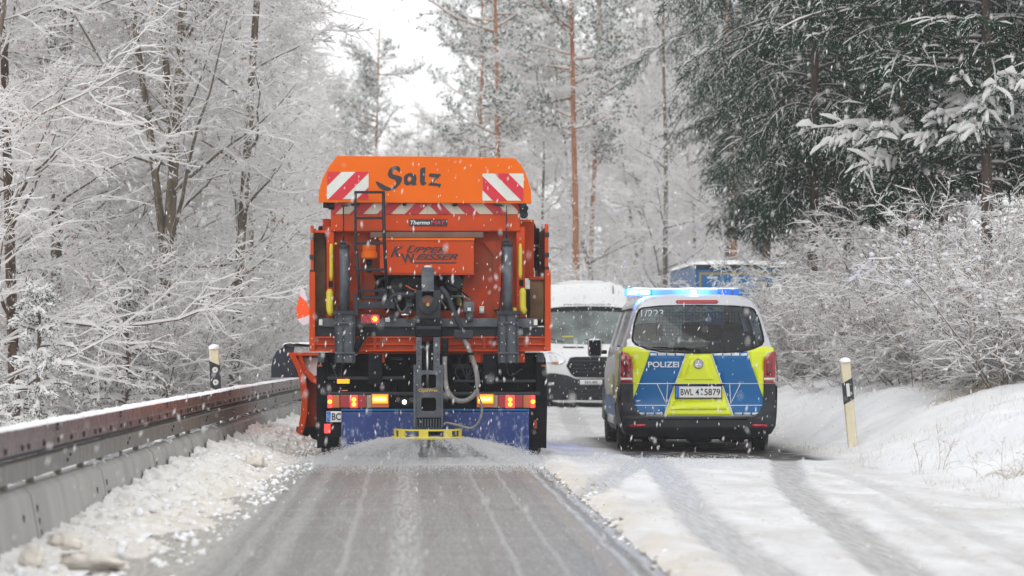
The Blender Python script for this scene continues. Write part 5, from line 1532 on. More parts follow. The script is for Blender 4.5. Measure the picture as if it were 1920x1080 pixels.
# bumper
BP = [(1163.5, 719.5), (1186, 719.5), (1186.5, 750), (1190, 766), (1201, 779), (1211, 781.5), (1407, 781.5), (1417, 779), (1428, 766), (1431.5, 750), (1432, 719.5), (1454.5, 719.5), (1454.5, 780), (1452.5, 800), (1446, 813), (1430, 819), (1309, 820), (1188, 819), (1172, 813), (1165.5, 800), (1163.5, 780)]
def bump_y(x, z): return van_y(x, z) - (0.035 if z < 0.44 else 0.010) * min(1, (1 - abs(x) / 0.93) * 12 + 0.4)
bu = panel('bumper', vp(BP), bump_y, 0.006, M_BUMPER, van, thick=0.03, res=0.045)
for P in ([(1181, 796), (1209, 795), (1209, 799.5), (1181, 801)], [(1409, 795), (1437, 796), (1437, 801), (1409, 799.5)]):
    panel('reflector', vp(P), bump_y, 0.014, mat('bumper_reflector', (0.45, 0.008, 0.03), 0.25, coat=0.5), bu, thick=0.006)
panel('bumper_step', vp([(1215, 784), (1403, 784), (1403, 787), (1215, 787)]), bump_y, 0.014, M_BLACK, bu, thick=0.01)
box('underbody', -0.80, 0.80, 0.15, 4.9, 0.16, 0.30, M_BLACK, van, 0.03)
for x_ in (-0.5, 0.05, 0.45): box('underbody_part', x_ - 0.14, x_ + 0.14, 0.35, 0.9, 0.12, 0.24, M_BLACK, van, 0.03)
lathe('tow_eye', [(-0.02, 0.01), (-0.02, 0.03), (0.02, 0.03), (0.02, 0.01)], M_BLACK, van, 'x', (VXp(1418) , 0.1, 0.20), 10)
tube('exhaust', [(-0.55, 1.2, 0.20), (-0.55, 0.02, 0.17)], 0.035, M_STEEL, van, 12)
for y_ in (1.05, 4.2):
    wheel(van, -0.80, y_, 0.335, 0.22, -1, 0.62); wheel(van, 0.80, y_, 0.335, 0.22, 1, 0.62)
# left side graphics and trim
def side_pt(y, z, s=-1, off=0.006): return (s * (van_w(z) * float(np.interp(y, [4.3, 5.10], [1, 0.86])) + 0.022 + off), y, z)
def side_panel(name, y0_, y1_, z0_, z1_, m, parent=bo, s=-1, skew=0.0, off=0.006):
    V = []; F = []; ny, nz = 6, 6
    for i in range(ny + 1):
        for j in range(nz + 1):
            z = z0_ + (z1_ - z0_) * j / nz; y = y0_ + (y1_ - y0_) * i / ny + skew * (z - z0_)
            V.append(side_pt(y, z, s, off))
    for i in range(ny):
        for j in range(nz): a = i * (nz + 1) + j; F.append((a, a + 1, a + nz + 2, a + nz + 1))
    return obj_from(name, V, F, m, parent, smooth=True)
for s in (-1, 1):
    side_panel('side_livery_yellow', 0.40, 0.95, 0.60, 1.22, M_PYEL, s=s)
    side_panel('side_livery_blue', 0.96, 3.4, 0.42, 0.66, M_PBLUE, s=s)
    side_panel('side_livery_yellow', 1.6, 2.1, 0.67, 0.92, M_PYEL, s=s)
    side_panel('bumper_corner', 0.12, 0.70, 0.32, 0.80, M_BUMPER, s=s)
    side_panel('side_lamp', 0.11, 0.24, 0.84, 1.20, M_LREDOFF, s=s, off=0.009)
    # wheel arches
    for yc in (1.05, 4.2):
        V_ = []; F_ = []
        for k_, a in enumerate(np.linspace(0, math.pi, 13)):
            for r_ in (0.36, 0.42): V_.append((s * 0.935, yc + r_ * math.cos(a), 0.335 + r_ * math.sin(a)))
        F_ = [(2 * k_, 2 * k_ + 1, 2 * k_ + 3, 2 * k_ + 2) for k_ in range(12)]
        obj_from('wheel_arch', V_, F_, M_BUMPER, bo)
        V_ = [(s * 0.933, yc, 0.30)] + [(s * 0.933, yc + 0.36 * math.cos(a), 0.335 + 0.36 * math.sin(a)) for a in np.linspace(0, math.pi, 13)]
        obj_from('arch_gap', V_, [(0, k_, k_ + 1) for k_ in range(1, 13)], M_INK, bo)
    tube('window_trim', [side_pt(y_, 1.72, s, 0.004) for y_ in (0.62, 1.5, 2.5, 3.5)], 0.010, M_BLACK, bo, 6)
    # mirrors
    mz = 1.25
    mi_ = box('mirror', s * 1.06 - 0.09, s * 1.06 + 0.09, 3.86, 3.98, mz - 0.12, mz + 0.12, M_SILVER, van, 0.04)
    box('mirror_glass', s * 1.06 - 0.075, s * 1.06 + 0.075, 3.848, 3.857, mz - 0.10, mz + 0.10, M_BLACK, mi_, 0.0)
    box('mirror_foot', min(s * .90, s * 1.0), max(s * .90, s * 1.0), 3.90, 3.96, mz - 0.08, mz - 0.03, M_BLACK, mi_, 0.01)
# interior
sid = []
def seat(x, y, m, hr=True):
    s_ = box('seat', x - 0.24, x + 0.24, y, y + 0.16, 0.55, 1.32, m, van, 0.05)
    box('headrest', x - 0.13, x + 0.13, y + 0.02, y + 0.12, 1.34, 1.56, m, s_, 0.05)
seat(-0.45, 1.55, M_SEATG); seat(0.05, 1.6, M_SEAT); seat(0.55, 1.6, M_SEAT); seat(-0.45, 3.2, M_SEAT); seat(0.42, 3.2, M_SEAT)
box('load_cover', -0.78, 0.78, 0.45, 1.5, 1.06, 1.10, M_SEAT, van, 0.02)
box('equipment_box', -0.1, 0.6, 0.55, 1.2, 1.10, 1.27, M_BLACK, van, 0.05)
box('equipment_box', 0.35, 0.72, 0.5, 1.1, 1.10, 1.45, M_SEAT, van, 0.06)
bars = [(-0.42, 0.54, 1.30, 1.305, z_, z_ + 0.005) for z_ in np.arange(1.40, 1.70, 0.04)] + [(x_, x_ + 0.005, 1.307, 1.312, 1.40, 1.70) for x_ in np.arange(-0.42, 0.55, 0.04)]
o = boxes_obj('cargo_grid', bars, M_BLACK, van)
box('cabin_floor', -0.8, 0.8, 0.3, 4.4, 0.35, 0.40, M_BLACK, van, 0)
box('dashboard', -0.75, 0.75, 4.0, 4.4, 0.6, 1.12, M_BLACK, van, 0.05)
# light bar
lb = box('light_bar', VXp(1180), VXp(1395), 0.62, 0.90, VZp(552), VZp(541), M_BARMID, van, 0.015)
for x0, x1, m_, lab in ((1178, 1200, M_BLUEON, 'lit blue lamp at the left end'), (1203, 1225, M_BLUEON, 'second lit blue lamp'), (1297.5, 1315, M_BLUEON, 'lit blue lamp in the middle'), (1352, 1380, M_BLUEOFF, None), (1382, 1397, M_BLUEOFF, None)):
    o = box('blue_lamp', VXp(x0), VXp(x1), 0.60, 0.93, VZp(553), VZp(540), M_BLUEHALO if m_ is M_BLUEON else m_, lb, 0.012)
    if m_ is M_BLUEON: box('strobe_tube', VXp(x0 + 3), VXp(x1 - 3), 0.585, 0.60, VZp(550), VZp(543), m_, o, 0.004)
    if lab: o['label'] = lab
box('bar_foot', VXp(1230), VXp(1290), 0.66, 0.86, VZp(556.5), VZp(551.5), M_BLACK, lb, 0.004); box('bar_foot', VXp(1330), VXp(1390), 0.66, 0.86, VZp(556.5), VZp(551.5), M_BLACK, lb, 0.004)
def snow_strip(name, x0, x1, y0_, y1_, z, h, parent, seed=1, nx=40, ny=8):
    X, Y = np.meshgrid(np.linspace(x0, x1, nx), np.linspace(y0_, y1_, ny), indexing='ij')
    e = np.minimum(np.minimum(X - x0, x1 - X) / 0.03, np.minimum(Y - y0_, y1_ - Y) / 0.03).clip(0, 1) ** 0.5
    zf = z(X, Y) if callable(z) else z
    Z = zf + e * h * (0.55 + 0.9 * fbm(X * 6, Y * 6, 3, seed)) - 0.003
    i = (np.arange(nx - 1)[:, None] * ny + np.arange(ny - 1)[None]).ravel()
    return np_obj(name, np.stack([X, Y, Z], 2).reshape(-1, 3), np.stack([i, i + ny, i + ny + 1, i + 1], 1), M_SNOWC, parent, smooth=True)
for px_ in (1200, 1306):
    ld = bpy.data.lights.new('blue_flash', 'POINT'); ld.energy = 45; ld.color = (0.03, 0.22, 1.0); ld.shadow_soft_size = 0.06
    l_ = bpy.data.objects.new('blue_flash', ld); link(l_, van); l_.location = (VXp(px_), 0.50, VZp(545))
snow_strip('snow_cap', VXp(1186), VXp(1394), 0.63, 0.90, VZp(541), 0.022, lb, 4)
snow_strip('snow_cap', -0.5, 0.5, 0.95, 3.4, lambda X, Y: 1.905 - 0.07 * (np.abs(X) / 0.6) ** 3, 0.02, van, 6, 24, 30)

# ================================================================== WHITE VAN
WX, WD = 3.76, 67.0
wv = thing('white_van', 'white high roof delivery van facing the camera behind the police van', 'delivery van', (WX, WD, -0.05), R(0))
WS = 92.5
def WXp(px): return (px - 1107) / WS
def WZp(py): return 1.27 - (py - 650) / WS
def wp(P): return [(WXp(x), WZp(y)) for x, y in P]
TZ = [0.22, 0.30, 0.55, 0.90, 1.20, 1.30, 1.60, 1.95, 2.10, 2.30, 2.45, 2.55, 2.62, 2.64]
TW = [0.90, 0.97, 1.01, 1.02, 1.01, 1.00, 0.96, 0.91, 0.885, 0.85, 0.82, 0.76, 0.55, 0.0]
def wv_w(z): return float(np.interp(z, TZ, TW))
def wv_y(x, z):
    y = float(np.interp(z, [0.2, 0.5, 0.95, 1.12, 1.32, 2.05, 2.35, 2.55, 2.64], [0.06, 0, 0.04, 0.22, 0.62, 1.30, 1.55, 1.80, 2.2]))
    return y + 0.30 * (abs(x) / 1.0) ** 3
out = [(-wv_w(z), z) for z in TZ[:-1]] + [(0, 2.64)] + [(wv_w(z), z) for z in TZ[:-1][::-1]]
wf = panel('front_shell', [out], wv_y, 0.0, M_WPAINT, wv, thick=0.01, res=0.09)
ring = [(-w, z) for w, z in zip(TW, TZ)] + [(w, z) for w, z in list(zip(TW, TZ))[:-1]][::-1]
Vb = []; ysb = [0, 2.3, 3.5, 5.6]
for iy, y in enumerate(ysb):
    for x, z in ring: Vb.append((x, wv_y(x, z) if iy == 0 else max(y, wv_y(x, z)), z))
k = len(ring); Fb = [(i * k + j, (i + 1) * k + j, (i + 1) * k + j + 1, i * k + j + 1) for i in range(3) for j in range(k - 1)] + [tuple(range(3 * k, 4 * k))]
obj_from('cargo_body', Vb, Fb, M_WPAINT, wv, smooth=False)
ws = [(1036, 576), (1060, 573.5), (1107, 572.5), (1154, 573.5), (1178, 576), (1186, 610), (1193, 642), (1150, 645), (1107, 646), (1064, 645), (1021, 642), (1028, 610)]
wsx = panel('windscreen', wp(ws), wv_y, 0.012, mat('dark_windscreen', (0.10, 0.135, 0.13), 0.06, coat=1.0, var=0.85, scale=2.2), wv, thick=0.004)
panel('sun_band', wp([(1036, 576), (1060, 573.5), (1107, 572.5), (1154, 573.5), (1178, 576), (1180, 584), (1107, 581), (1034, 584)]), wv_y, 0.016, M_BLACK, wsx, thick=0.003)
panel('dash_strip', wp([(1056, 630), (1078, 629), (1078, 632), (1056, 633)]), wv_y, 0.018, M_YEL, wsx, thick=0.002)
tube('wiper', [(WXp(1030), wv_y(0.8, 1.36) - 0.04, WZp(634)), (WXp(1058), wv_y(.5, 1.32) - 0.04, WZp(641))], 0.012, M_BLACK, wv, 6)
tube('wiper', [(WXp(1100), wv_y(0, 1.36) - 0.04, WZp(636)), (WXp(1135), wv_y(.3, 1.32) - 0.04, WZp(642))], 0.012, M_BLACK, wv, 6)
tube('antenna', [(WXp(1158), 1.6, WZp(548)), (WXp(1158), 1.7, WZp(533))], 0.01, M_BLACK, wv, 6)
for s, lab in ((1, 'left'), (-1, 'right')):
    f_ = (lambda P: P) if s > 0 else (lambda P: [(2214 - x, y) for x, y in P][::-1])
    hl = panel('headlight', wp(f_([(1018, 664), (1032, 660), (1048, 664), (1059, 671), (1060, 676), (1052, 683), (1040, 684), (1020, 679)])), wv_y, 0.02, M_BULB, wv, thick=0.02)
    panel('headlight_inner', wp(f_([(1030, 665), (1044, 667), (1046, 677), (1032, 677)])), wv_y, 0.026, M_PLATE, hl, thick=0.004)
    panel('indicator', wp(f_([(1034, 678.5), (1047, 678.5), (1047, 682), (1034, 682)])), wv_y, 0.026, M_LAMBOFF, hl, thick=0.004)
    box('mirror', min(s * -1.08, s * -1.30), max(s * -1.08, s * -1.30), 0.9, 1.05, 1.35, 1.75, M_BLACK, wv, 0.03)
gr = panel('grille', wp([(1068, 671), (1078, 669), (1136, 669), (1146, 671), (1154, 688), (1146, 706), (1136, 708), (1078, 707), (1070, 702), (1061, 686)]), wv_y, 0.02, M_BLACK, wv, thick=0.02)
for y_ in (676, 683, 690, 697): panel('grille_bar', wp([(1070, y_), (1144, y_), (1144, y_ + 1.4), (1070, y_ + 1.4)]), wv_y, 0.028, M_DGREY, gr, thick=0.004)
panel('bonnet_vent', wp([(1057, 649.5), (1096, 650), (1096, 652.5), (1057, 652)]), wv_y, 0.015, M_BLACK, wv, thick=0.004)
lbm = panel('lower_bumper', wp([(1014, 700), (1040, 700), (1064, 704), (1078, 710), (1136, 710), (1150, 704), (1174, 700), (1200, 700), (1198, 740), (1190, 748), (1024, 748), (1016, 740)]), wv_y, 0.03, M_BUMPER, wv, thick=0.03)
for y_ in (722, 730, 738): panel('bumper_slat', wp([(1074, y_), (1140, y_), (1140, y_ + 2), (1074, y_ + 2)]), wv_y, 0.042, M_DGREY, lbm, thick=0.006)
npl = panel('number_plate', wp([(1086, 712), (1128, 712), (1128, 721), (1086, 721)]), wv_y, 0.045, M_PLATE, wv, thick=0.006)
text('lettering', 'SH 80', 0.06, M_INK, (WXp(1107), wv_y(0, 0.55) - 0.055, WZp(716.5)), npl, width=24 / WS)
panel('fog_lamp', wp([(1028, 718), (1038, 717), (1038, 722), (1028, 723)]), wv_y, 0.04, M_BULB, wv, thick=0.006)
text('lettering', 'SCHN', 0.07, M_SEATG, (WXp(1086), wv_y(0, 1.27) - 0.05, WZp(657)), wf, width=27 / WS)
text('lettering', 'www.elektro-schneider.de', 0.06, M_GREY, (WXp(1106), wv_y(0.0, 2.12) - 0.10, WZp(569)), wf, width=92 / WS)
for x_ in (-0.86, 0.86): wheel(wv, x_, 1.0, 0.35, 0.24, 1 if x_ > 0 else -1, 0.55); wheel(wv, x_, 4.5, 0.35, 0.24, 1 if x_ > 0 else -1, 0.55)
box('underbody', -0.85, 0.85, 0.3, 5.3, 0.18, 0.34, M_BLACK, wv, 0.02)
snow_strip('snow_cap', -0.6, 0.6, 2.3, 5.4, lambda X, Y: 2.635 - 0.12 * (np.abs(X) / 0.65) ** 3, 0.03, wv, 9, 20, 20)

# ================================================================== BLUE LORRY further back
M_GOLDB = mat('gold_border_paint', (0.30, 0.22, 0.07), 0.5)
LX, LD = 6.58, 75.0
LS = 82.7
lo = thing('box_lorry', 'blue box lorry with snowy roof standing behind the police van under the bushes', 'lorry', (LX, LD, -0.2))
w = 2.25
bx_ = box('cargo_box', 0, w, 0.0, 7.0, 1.05, 3.27, M_LORRY, lo, 0.02)
box('roof_rail', -0.01, w + 0.01, -0.03, 0.0, 3.17, 3.29, M_DGREY, bx_, 0.01)
boxes_obj('gold_border', [(0.08, w - 0.08, -0.034, -0.030, 3.05, 3.105), (0.08, 0.13, -0.034, -0.030, 1.3, 3.0495), (w - 0.13, w - 0.08, -0.034, -0.030, 1.3, 3.0495)], M_GOLDB, bx_)
box('door_panel', 0.04, w - 0.04, -0.029, -0.001, 1.15, 3.165, M_LORRY, bx_, 0.004)
for x_ in (0.36, 0.75, 0.90): box('roof_clamp', x_, x_ + 0.07, -0.06, -0.031, 3.12, 3.26, M_INK, bx_, 0.004)
text('lettering', 'Ohr Ziel', 0.19, M_WHITE, (0.80, -0.036, 2.84), bx_, shear=0.35, width=0.85)
box('white_label', 0.26, 0.50, -0.036, -0.030, 2.965, 3.01, M_WHITE, bx_, 0)
snow_strip('snow_cap', -0.03, w + 0.03, -0.06, 7.0, 3.285, 0.09, lo, 12, 30, 30)
box('chassis', 0.5, 2.0, 0.2, 9.0, 0.6, 1.04, M_BLACK, lo, 0.02)
box('cab', 0.1, 2.4, 7.3, 9.2, 0.7, 2.7, M_LORRY, lo, 0.08)
box('tail_bar', 0.1, 2.4, -0.05, 0.05, 0.5, 0.62, M_DGREY, lo, 0.01)
for x_ in (0.25, 2.25):
    for y_ in (1.8, 8.2): wheel(lo, x_, y_, 0.48, 0.3, 1 if x_ > 1 else -1, 0.55)
for x_ in (0.2, 2.1): box('tail_light', x_, x_ + 0.25, -0.09, -0.051, 0.50, 0.62, M_LREDOFF, lo, 0.01)

# ================================================================== TREES
class Acc:
    def __init__(s): s.V = []; s.F = []; s.M = []; s.n = 0
    def add(s, V, F, M):
        s.V.append(V); s.F.append(F + s.n); s.M.append(M); s.n += len(V)
    def build(s, name, mats, parent=None, smooth=False):
        return np_obj(name, np.concatenate(s.V), np.concatenate(s.F), mats, parent, np.concatenate(s.M), smooth)
def unit(v): return v / (np.linalg.norm(v, axis=-1, keepdims=True) + 1e-9)
def grow(rng, start, d, length, r0, r1, n, wob=0.15, grav=0.0, gpow=1.0):
    M = len(start); P = np.empty((M, n, 3)); P[:, 0] = start; d = unit(d).copy(); st = (length / (n - 1))[:, None]
    for i in range(1, n):
        d = unit(d + rng.normal(size=(M, 3)) * wob + np.array([0, 0, 1.0]) * grav * (i / n) ** (gpow - 1))
        P[:, i] = P[:, i - 1] + d * st
    t = np.linspace(0, 1, n)[None]
    rad = r0[:, None] * (1 - t) + (r1[:, None] if hasattr(r1, '__len__') else r1) * t
    return P, rad
def spawn(rng, P, rad, per, tmin, tmax, ang, flat=1.0, jit=0.25, bias=None):
    M, n, _ = P.shape
    t = tmin + (tmax - tmin) * (np.arange(per)[None] + rng.random((M, per))) / per
    f = t * (n - 1); i = np.minimum(f.astype(int), n - 2); w = (f - i)[..., None]
    mi = np.arange(M)[:, None]
    pos = P[mi, i] * (1 - w) + P[mi, i + 1] * w
    pd = unit(P[mi, i + 1] - P[mi, i])
    r = rad[mi, i] * (1 - w[..., 0]) + rad[mi, i + 1] * w[..., 0]
    q = rng.normal(size=(M, per, 3)); q[..., 2] *= flat
    if bias is not None: q = q + bias
    q = q - (q * pd).sum(-1, keepdims=True) * pd; q = unit(q)
    a = ang * (1 + jit * rng.normal(size=(M, per, 1)))
    d = unit(pd * np.cos(a) + q * np.sin(a))
    return pos.reshape(-1, 3), d.reshape(-1, 3), t.reshape(-1), r.reshape(-1)
def frames(P):
    D = np.gradient(P, axis=1); D = unit(D)
    side = np.cross(D, np.array([0, 0, 1.0])); ln = np.linalg.norm(side, axis=-1, keepdims=True)
    side = np.where(ln < 0.15, np.array([1.0, 0, 0]), side / (ln + 1e-9)); side = unit(side - (side * D).sum(-1, keepdims=True) * D)
    return D, side, np.cross(side, D)
COVER = [0.75]
def twigs(acc, P, rad, snow=0.012, mb=0, ms=1, steep=0.86, keep=1.0, rng=None):
    """diamond section: two dark lower faces, two snow covered upper faces"""
    M, n, _ = P.shape; D, S_, U = frames(P)
    r = rad[..., None]; hz = np.clip(1 - np.abs(D[..., 2:3]) / steep, 0, 1) ** 0.5
    sn = snow * hz
    if rng is not None: sn = sn * (0.5 + rng.random((M, n, 1)))
    sn[:, -1] *= 0.4
    ring = np.stack([P + S_ * (r + sn * 0.35), P + U * (r + sn), P - S_ * (r + sn * 0.35), P - U * r], 2)
    V = ring.reshape(-1, 3)
    base = (np.arange(M) * n * 4)[:, None, None, None] + (np.arange(n - 1) * 4)[None, :, None, None]
    q = np.array([[0, 1, 5, 4], [1, 2, 6, 5], [2, 3, 7, 6], [3, 0, 4, 7]])[None, None]
    F = (base + q)
    mm = np.full((M, n - 1, 4), mb); seg = hz[:, :-1, 0]
    mm[..., 0] = np.where(seg > 0.25, ms, mb); mm[..., 1] = mm[..., 0]
    if rng is not None:
        k = rng.random(mm.shape) < COVER[0]; mm = np.where(k, ms, mm)
    acc.add(V, F.reshape(-1, 4), mm.reshape(-1))
def tubes(acc, P, rad, k=7, mi=0):
    M, n, _ = P.shape; D, S_, U = frames(P)
    a = np.linspace(0, 2 * np.pi, k, endpoint=False)
    ring = P[:, :, None] + rad[..., None, None] * (S_[:, :, None] * np.cos(a)[None, None, :, None] + U[:, :, None] * np.sin(a)[None, None, :, None])
    base = (np.arange(M) * n * k)[:, None, None] + (np.arange(n - 1) * k)[None, :, None] + 0 * np.arange(k)[None, None]
    j = np.arange(k)[None, None]; j2 = (np.arange(k) + 1)[None, None] % k
    F = np.stack([base + j, base + j2, base + j2 + k, base + j + k], -1)
    acc.add(ring.reshape(-1, 3), F.reshape(-1, 4), np.full(F.shape[0] * F.shape[1] * k, mi))
def ridge(acc, P, rad, snow, rng, mi=1, k=6):
    """lumpy snow load lying on top of thicker limbs"""
    M, n, _ = P.shape; D, S_, U = frames(P)
    hz = np.clip(1 - np.abs(D[..., 2]) / 0.93, 0, 1) ** 0.5
    s = snow * hz * (0.45 + 0.9 * rng.random((M, n))); s[:, 0] *= .2; s[:, -1] *= .2
    a = np.linspace(-0.25, np.pi + 0.25, k)
    C = P + U * rad[..., None] * 0.55
    wv = (rad * 0.75 + s * 0.45)[..., None, None]; hv = (rad * 0.35 + s)[..., None, None]
    ring = C[:, :, None] + S_[:, :, None] * np.cos(a)[None, None, :, None] * wv + U[:, :, None] * np.sin(a)[None, None, :, None] * hv
    base = (np.arange(M) * n * k)[:, None, None] + (np.arange(n - 1) * k)[None, :, None]
    j = np.arange(k - 1)[None, None]; b = base + j
    F = np.stack([b, b + 1, b + 1 + k, b + k], -1)
    acc.add(ring.reshape(-1, 3), F.reshape(-1, 4), np.full(F.shape[0] * F.shape[1] * (k - 1), mi))
def leaves(acc, pos, size, rng, mi=2):
    n = len(pos); a = unit(rng.normal(size=(n, 3))); b = unit(np.cross(a, rng.normal(size=(n, 3))))
    s = (size * (0.6 + 0.8 * rng.random(n)))[:, None]
    V = np.stack([pos - a * s, pos + b * s * .55, pos + a * s, pos - b * s * .55], 1).reshape(-1, 3)
    F = (np.arange(n) * 4)[:, None] + np.arange(4)[None]
    acc.add(V, F, np.full(n, mi))
def blades(acc, P, per, ln, wd, rng, mn=2, ms=1, frost=0.2, spread=0.9, up_frost=0.25):
    M, n, _ = P.shape
    t = (np.arange(per)[None] + rng.random((M, per))) / per * (n - 1) * 0.98
    i = np.minimum(t.astype(int), n - 2); w = (t - i)[..., None]; mi_ = np.arange(M)[:, None]
    pos = P[mi_, i] * (1 - w) + P[mi_, i + 1] * w; pd = unit(P[mi_, i + 1] - P[mi_, i])
    q = rng.normal(size=(M, per, 3)); q = unit(q - (q * pd).sum(-1, keepdims=True) * pd)
    d = unit(pd + q * spread); s = unit(np.cross(d, rng.normal(size=(M, per, 3))))
    L_ = (ln * (0.7 + 0.6 * rng.random((M, per, 1)))); W_ = wd * (0.7 + .6 * rng.random((M, per, 1)))
    V = np.stack([pos - s * W_, pos + d * L_ * .5 + s * W_ * 1.1, pos + d * L_, pos + s * W_], 2)
    V[:, :, 0] = pos - s * W_ * 0.5; V[:, :, 3] = pos + d * L_ * .45 - s * W_ * 1.1
    V = V[:, :, [0, 1, 2, 3]].reshape(-1, 3)
    F = (np.arange(M * per) * 4)[:, None] + np.arange(4)[None]
    pr = frost + up_frost * np.clip(q[..., 2], 0, 1)
    acc.add(V, F, np.where(rng.random((M, per)) < pr, ms, mn).reshape(-1))

def beech(seed, H=12.0, snow=1.0, cover=0.93, r=0.11, nl=34, z0=1.0, spread=2.6, sub=(8, 8, 5), lf=900, lean=(0, 0), fork=0, bark=None, crook=0.05):
    rng = np.random.default_rng(seed)
    base = thing('beech_tree', None, None); COVER[0] = cover
    n = 16
    P, rad = grow(rng, np.zeros((1, 3)), np.array([[lean[0], lean[1], 1.0]]), np.array([H]), np.array([r]), 0.012, n, crook, 0.08)
    rad[:, 0] *= 1.25
    a = Acc(); tubes(a, P, rad, 9, 0)
    stems = [(P, rad)]
    for k in range(fork):
        p0 = P[:, 3 + k * 2]; dd = np.array([[rng.normal() * .035, rng.normal() * .15, 1.0]])
        P2, r2 = grow(rng, p0, dd, np.array([H * 0.75]), rad[:, 3 + k * 2] * 0.7, 0.01, 12, 0.025, 0.1)
        tubes(a, P2, r2, 8, 0); stems.append((P2, r2))
    a.build('trunk', [bark or M_BARK], base, True)
    lim = Acc(); cr = Acc()
    for si, (P, rad) in enumerate(stems):
        c = nl if si == 0 else nl // 2
        s1, d1, t1, r1 = spawn(rng, P, rad, c, z0 / H, 0.96, 1.05, 0.6)
        L1 = spread * (1.15 - 0.8 * t1) * (0.6 + 0.8 * rng.random(len(s1)))
        P1, R1 = grow(rng, s1, d1, L1, np.clip(r1 * 0.42, 0.008, 0.05), 0.005, 8, 0.13, 0.05)
        tubes(lim, P1, R1, 5, 0); ridge(lim, P1, R1, 0.028, rng, 1, 5)
        s2, d2, t2, r2 = spawn(rng, P1, R1, sub[0], 0.15, 0.97, 0.85, 0.45)
        L2 = np.repeat(L1, sub[0]) * 0.42 * (1.2 - t2 * .6) * (0.6 + .7 * rng.random(len(s2)))
        P2, R2 = grow(rng, s2, d2, L2, np.clip(r2 * 0.6, 0.004, 0.012), 0.003, 5, 0.16, 0.03)
        twigs(cr, P2, R2, 0.018 * snow, rng=rng)
        s3, d3, t3, r3 = spawn(rng, P2, R2, sub[1], 0.15, 1.0, 0.8, 0.4)
        L3 = np.repeat(L2, sub[1]) * 0.45 * (0.6 + .8 * rng.random(len(s3)))
        P3, R3 = grow(rng, s3, d3, L3, np.full(len(s3), 0.0032), 0.002, 4, 0.18, 0.0)
        twigs(cr, P3, R3, 0.014 * snow, rng=rng)
        if sub[2]:
            s4, d4, t4, r4 = spawn(rng, P3, R3, sub[2], 0.2, 1.0, 0.8, 0.5)
            k = rng.random(len(s4)) < 0.8
            s4, d4 = s4[k], d4[k]
            P4, R4 = grow(rng, s4, d4, 0.06 + 0.16 * rng.random(len(s4)), np.full(len(s4), 0.0026), 0.0007, 2, 0.1, 0.0)
            twigs(cr, P4, R4, 0.012 * snow, rng=rng)
        if lf:
            kk = rng.integers(0, len(P3), lf); leaves(cr, P3[kk, rng.integers(1, 4, lf)], 0.022, rng)
    lim.build('limbs', [bark or M_BARK, M_SNOWT], base, True)
    cr.build('crown', [M_TWIG, M_SNOWT, M_LEAF], base)
    return base

def bush(seed, H=2.2, stems=26, spread=0.55, sub=(9, 6), lf=350, clump=350, snow=0.016, name='shrub', droop=-0.03, leafs=0.018, nt=3, r0=0.012, mt=None, cover=0.62):
    rng = np.random.default_rng(seed)
    base = thing(name, None, None); COVER[0] = cover
    st = np.stack([rng.normal(size=stems) * 0.22, rng.normal(size=stems) * 0.22, np.full(stems, -0.15)], 1)
    d = unit(np.stack([rng.normal(size=stems) * spread, rng.normal(size=stems) * spread, np.ones(stems)], 1))
    P, R_ = grow(rng, st, d, H * (0.6 + 0.6 * rng.random(stems)), np.full(stems, r0), 0.002, 9, 0.10, droop, 2)
    a = Acc(); tubes(a, P, R_, 5, 0); ridge(a, P, R_, 0.018, rng, 1, 4)
    a.build('stems', [mt or M_TWIG, M_SNOWT], base, True)
    c = Acc()
    s2, d2, t2, r2 = spawn(rng, P, R_, sub[0], 0.12, 1.0, 0.8, 0.8)
    L2 = H * 0.30 * (1.1 - t2 * .5) * (0.5 + .8 * rng.random(len(s2)))
    P2, R2 = grow(rng, s2, d2, L2, np.full(len(s2), 0.0045), 0.0025, 5, 0.16, 0.0)
    twigs(c, P2, R2, snow, rng=rng)
    s3, d3, t3, r3 = spawn(rng, P2, R2, sub[1], 0.1, 1.0, 0.85, 0.7)
    P3, R3 = grow(rng, s3, d3, np.repeat(L2, sub[1]) * 0.45 * (0.5 + .8 * rng.random(len(s3))), np.full(len(s3), 0.003), 0.002, 3, 0.15, 0.0)
    twigs(c, P3, R3, snow * 0.85, rng=rng)
    s4, d4, t4, r4 = spawn(rng, P3, R3, nt, 0.2, 1.0, 0.8, 0.8)
    P4, R4 = grow(rng, s4, d4, 0.05 + 0.10 * rng.random(len(s4)), np.full(len(s4), 0.0024), 0.0015, 2, 0.1, 0.0)
    twigs(c, P4, R4, snow * 0.7, rng=rng)
    if lf: kk = rng.integers(0, len(P3), lf); leaves(c, P3[kk, 2], leafs, rng)
    c.build('branches', [mt or M_TWIG, M_SNOWT, M_LEAF], base)
    if clump:
        kk = rng.integers(0, len(P3), clump); sz = 0.012 + 0.028 * rng.random(clump) ** 2
        V, F = icos(P3[kk, 2] + np.array([0, 0, .01]), np.stack([sz, sz, sz * .7], 1), rng, 0.25)
        o = np_obj('snow_clumps', V, F, M_SNOWT, base, smooth=True); o['kind'] = 'stuff'
    return base

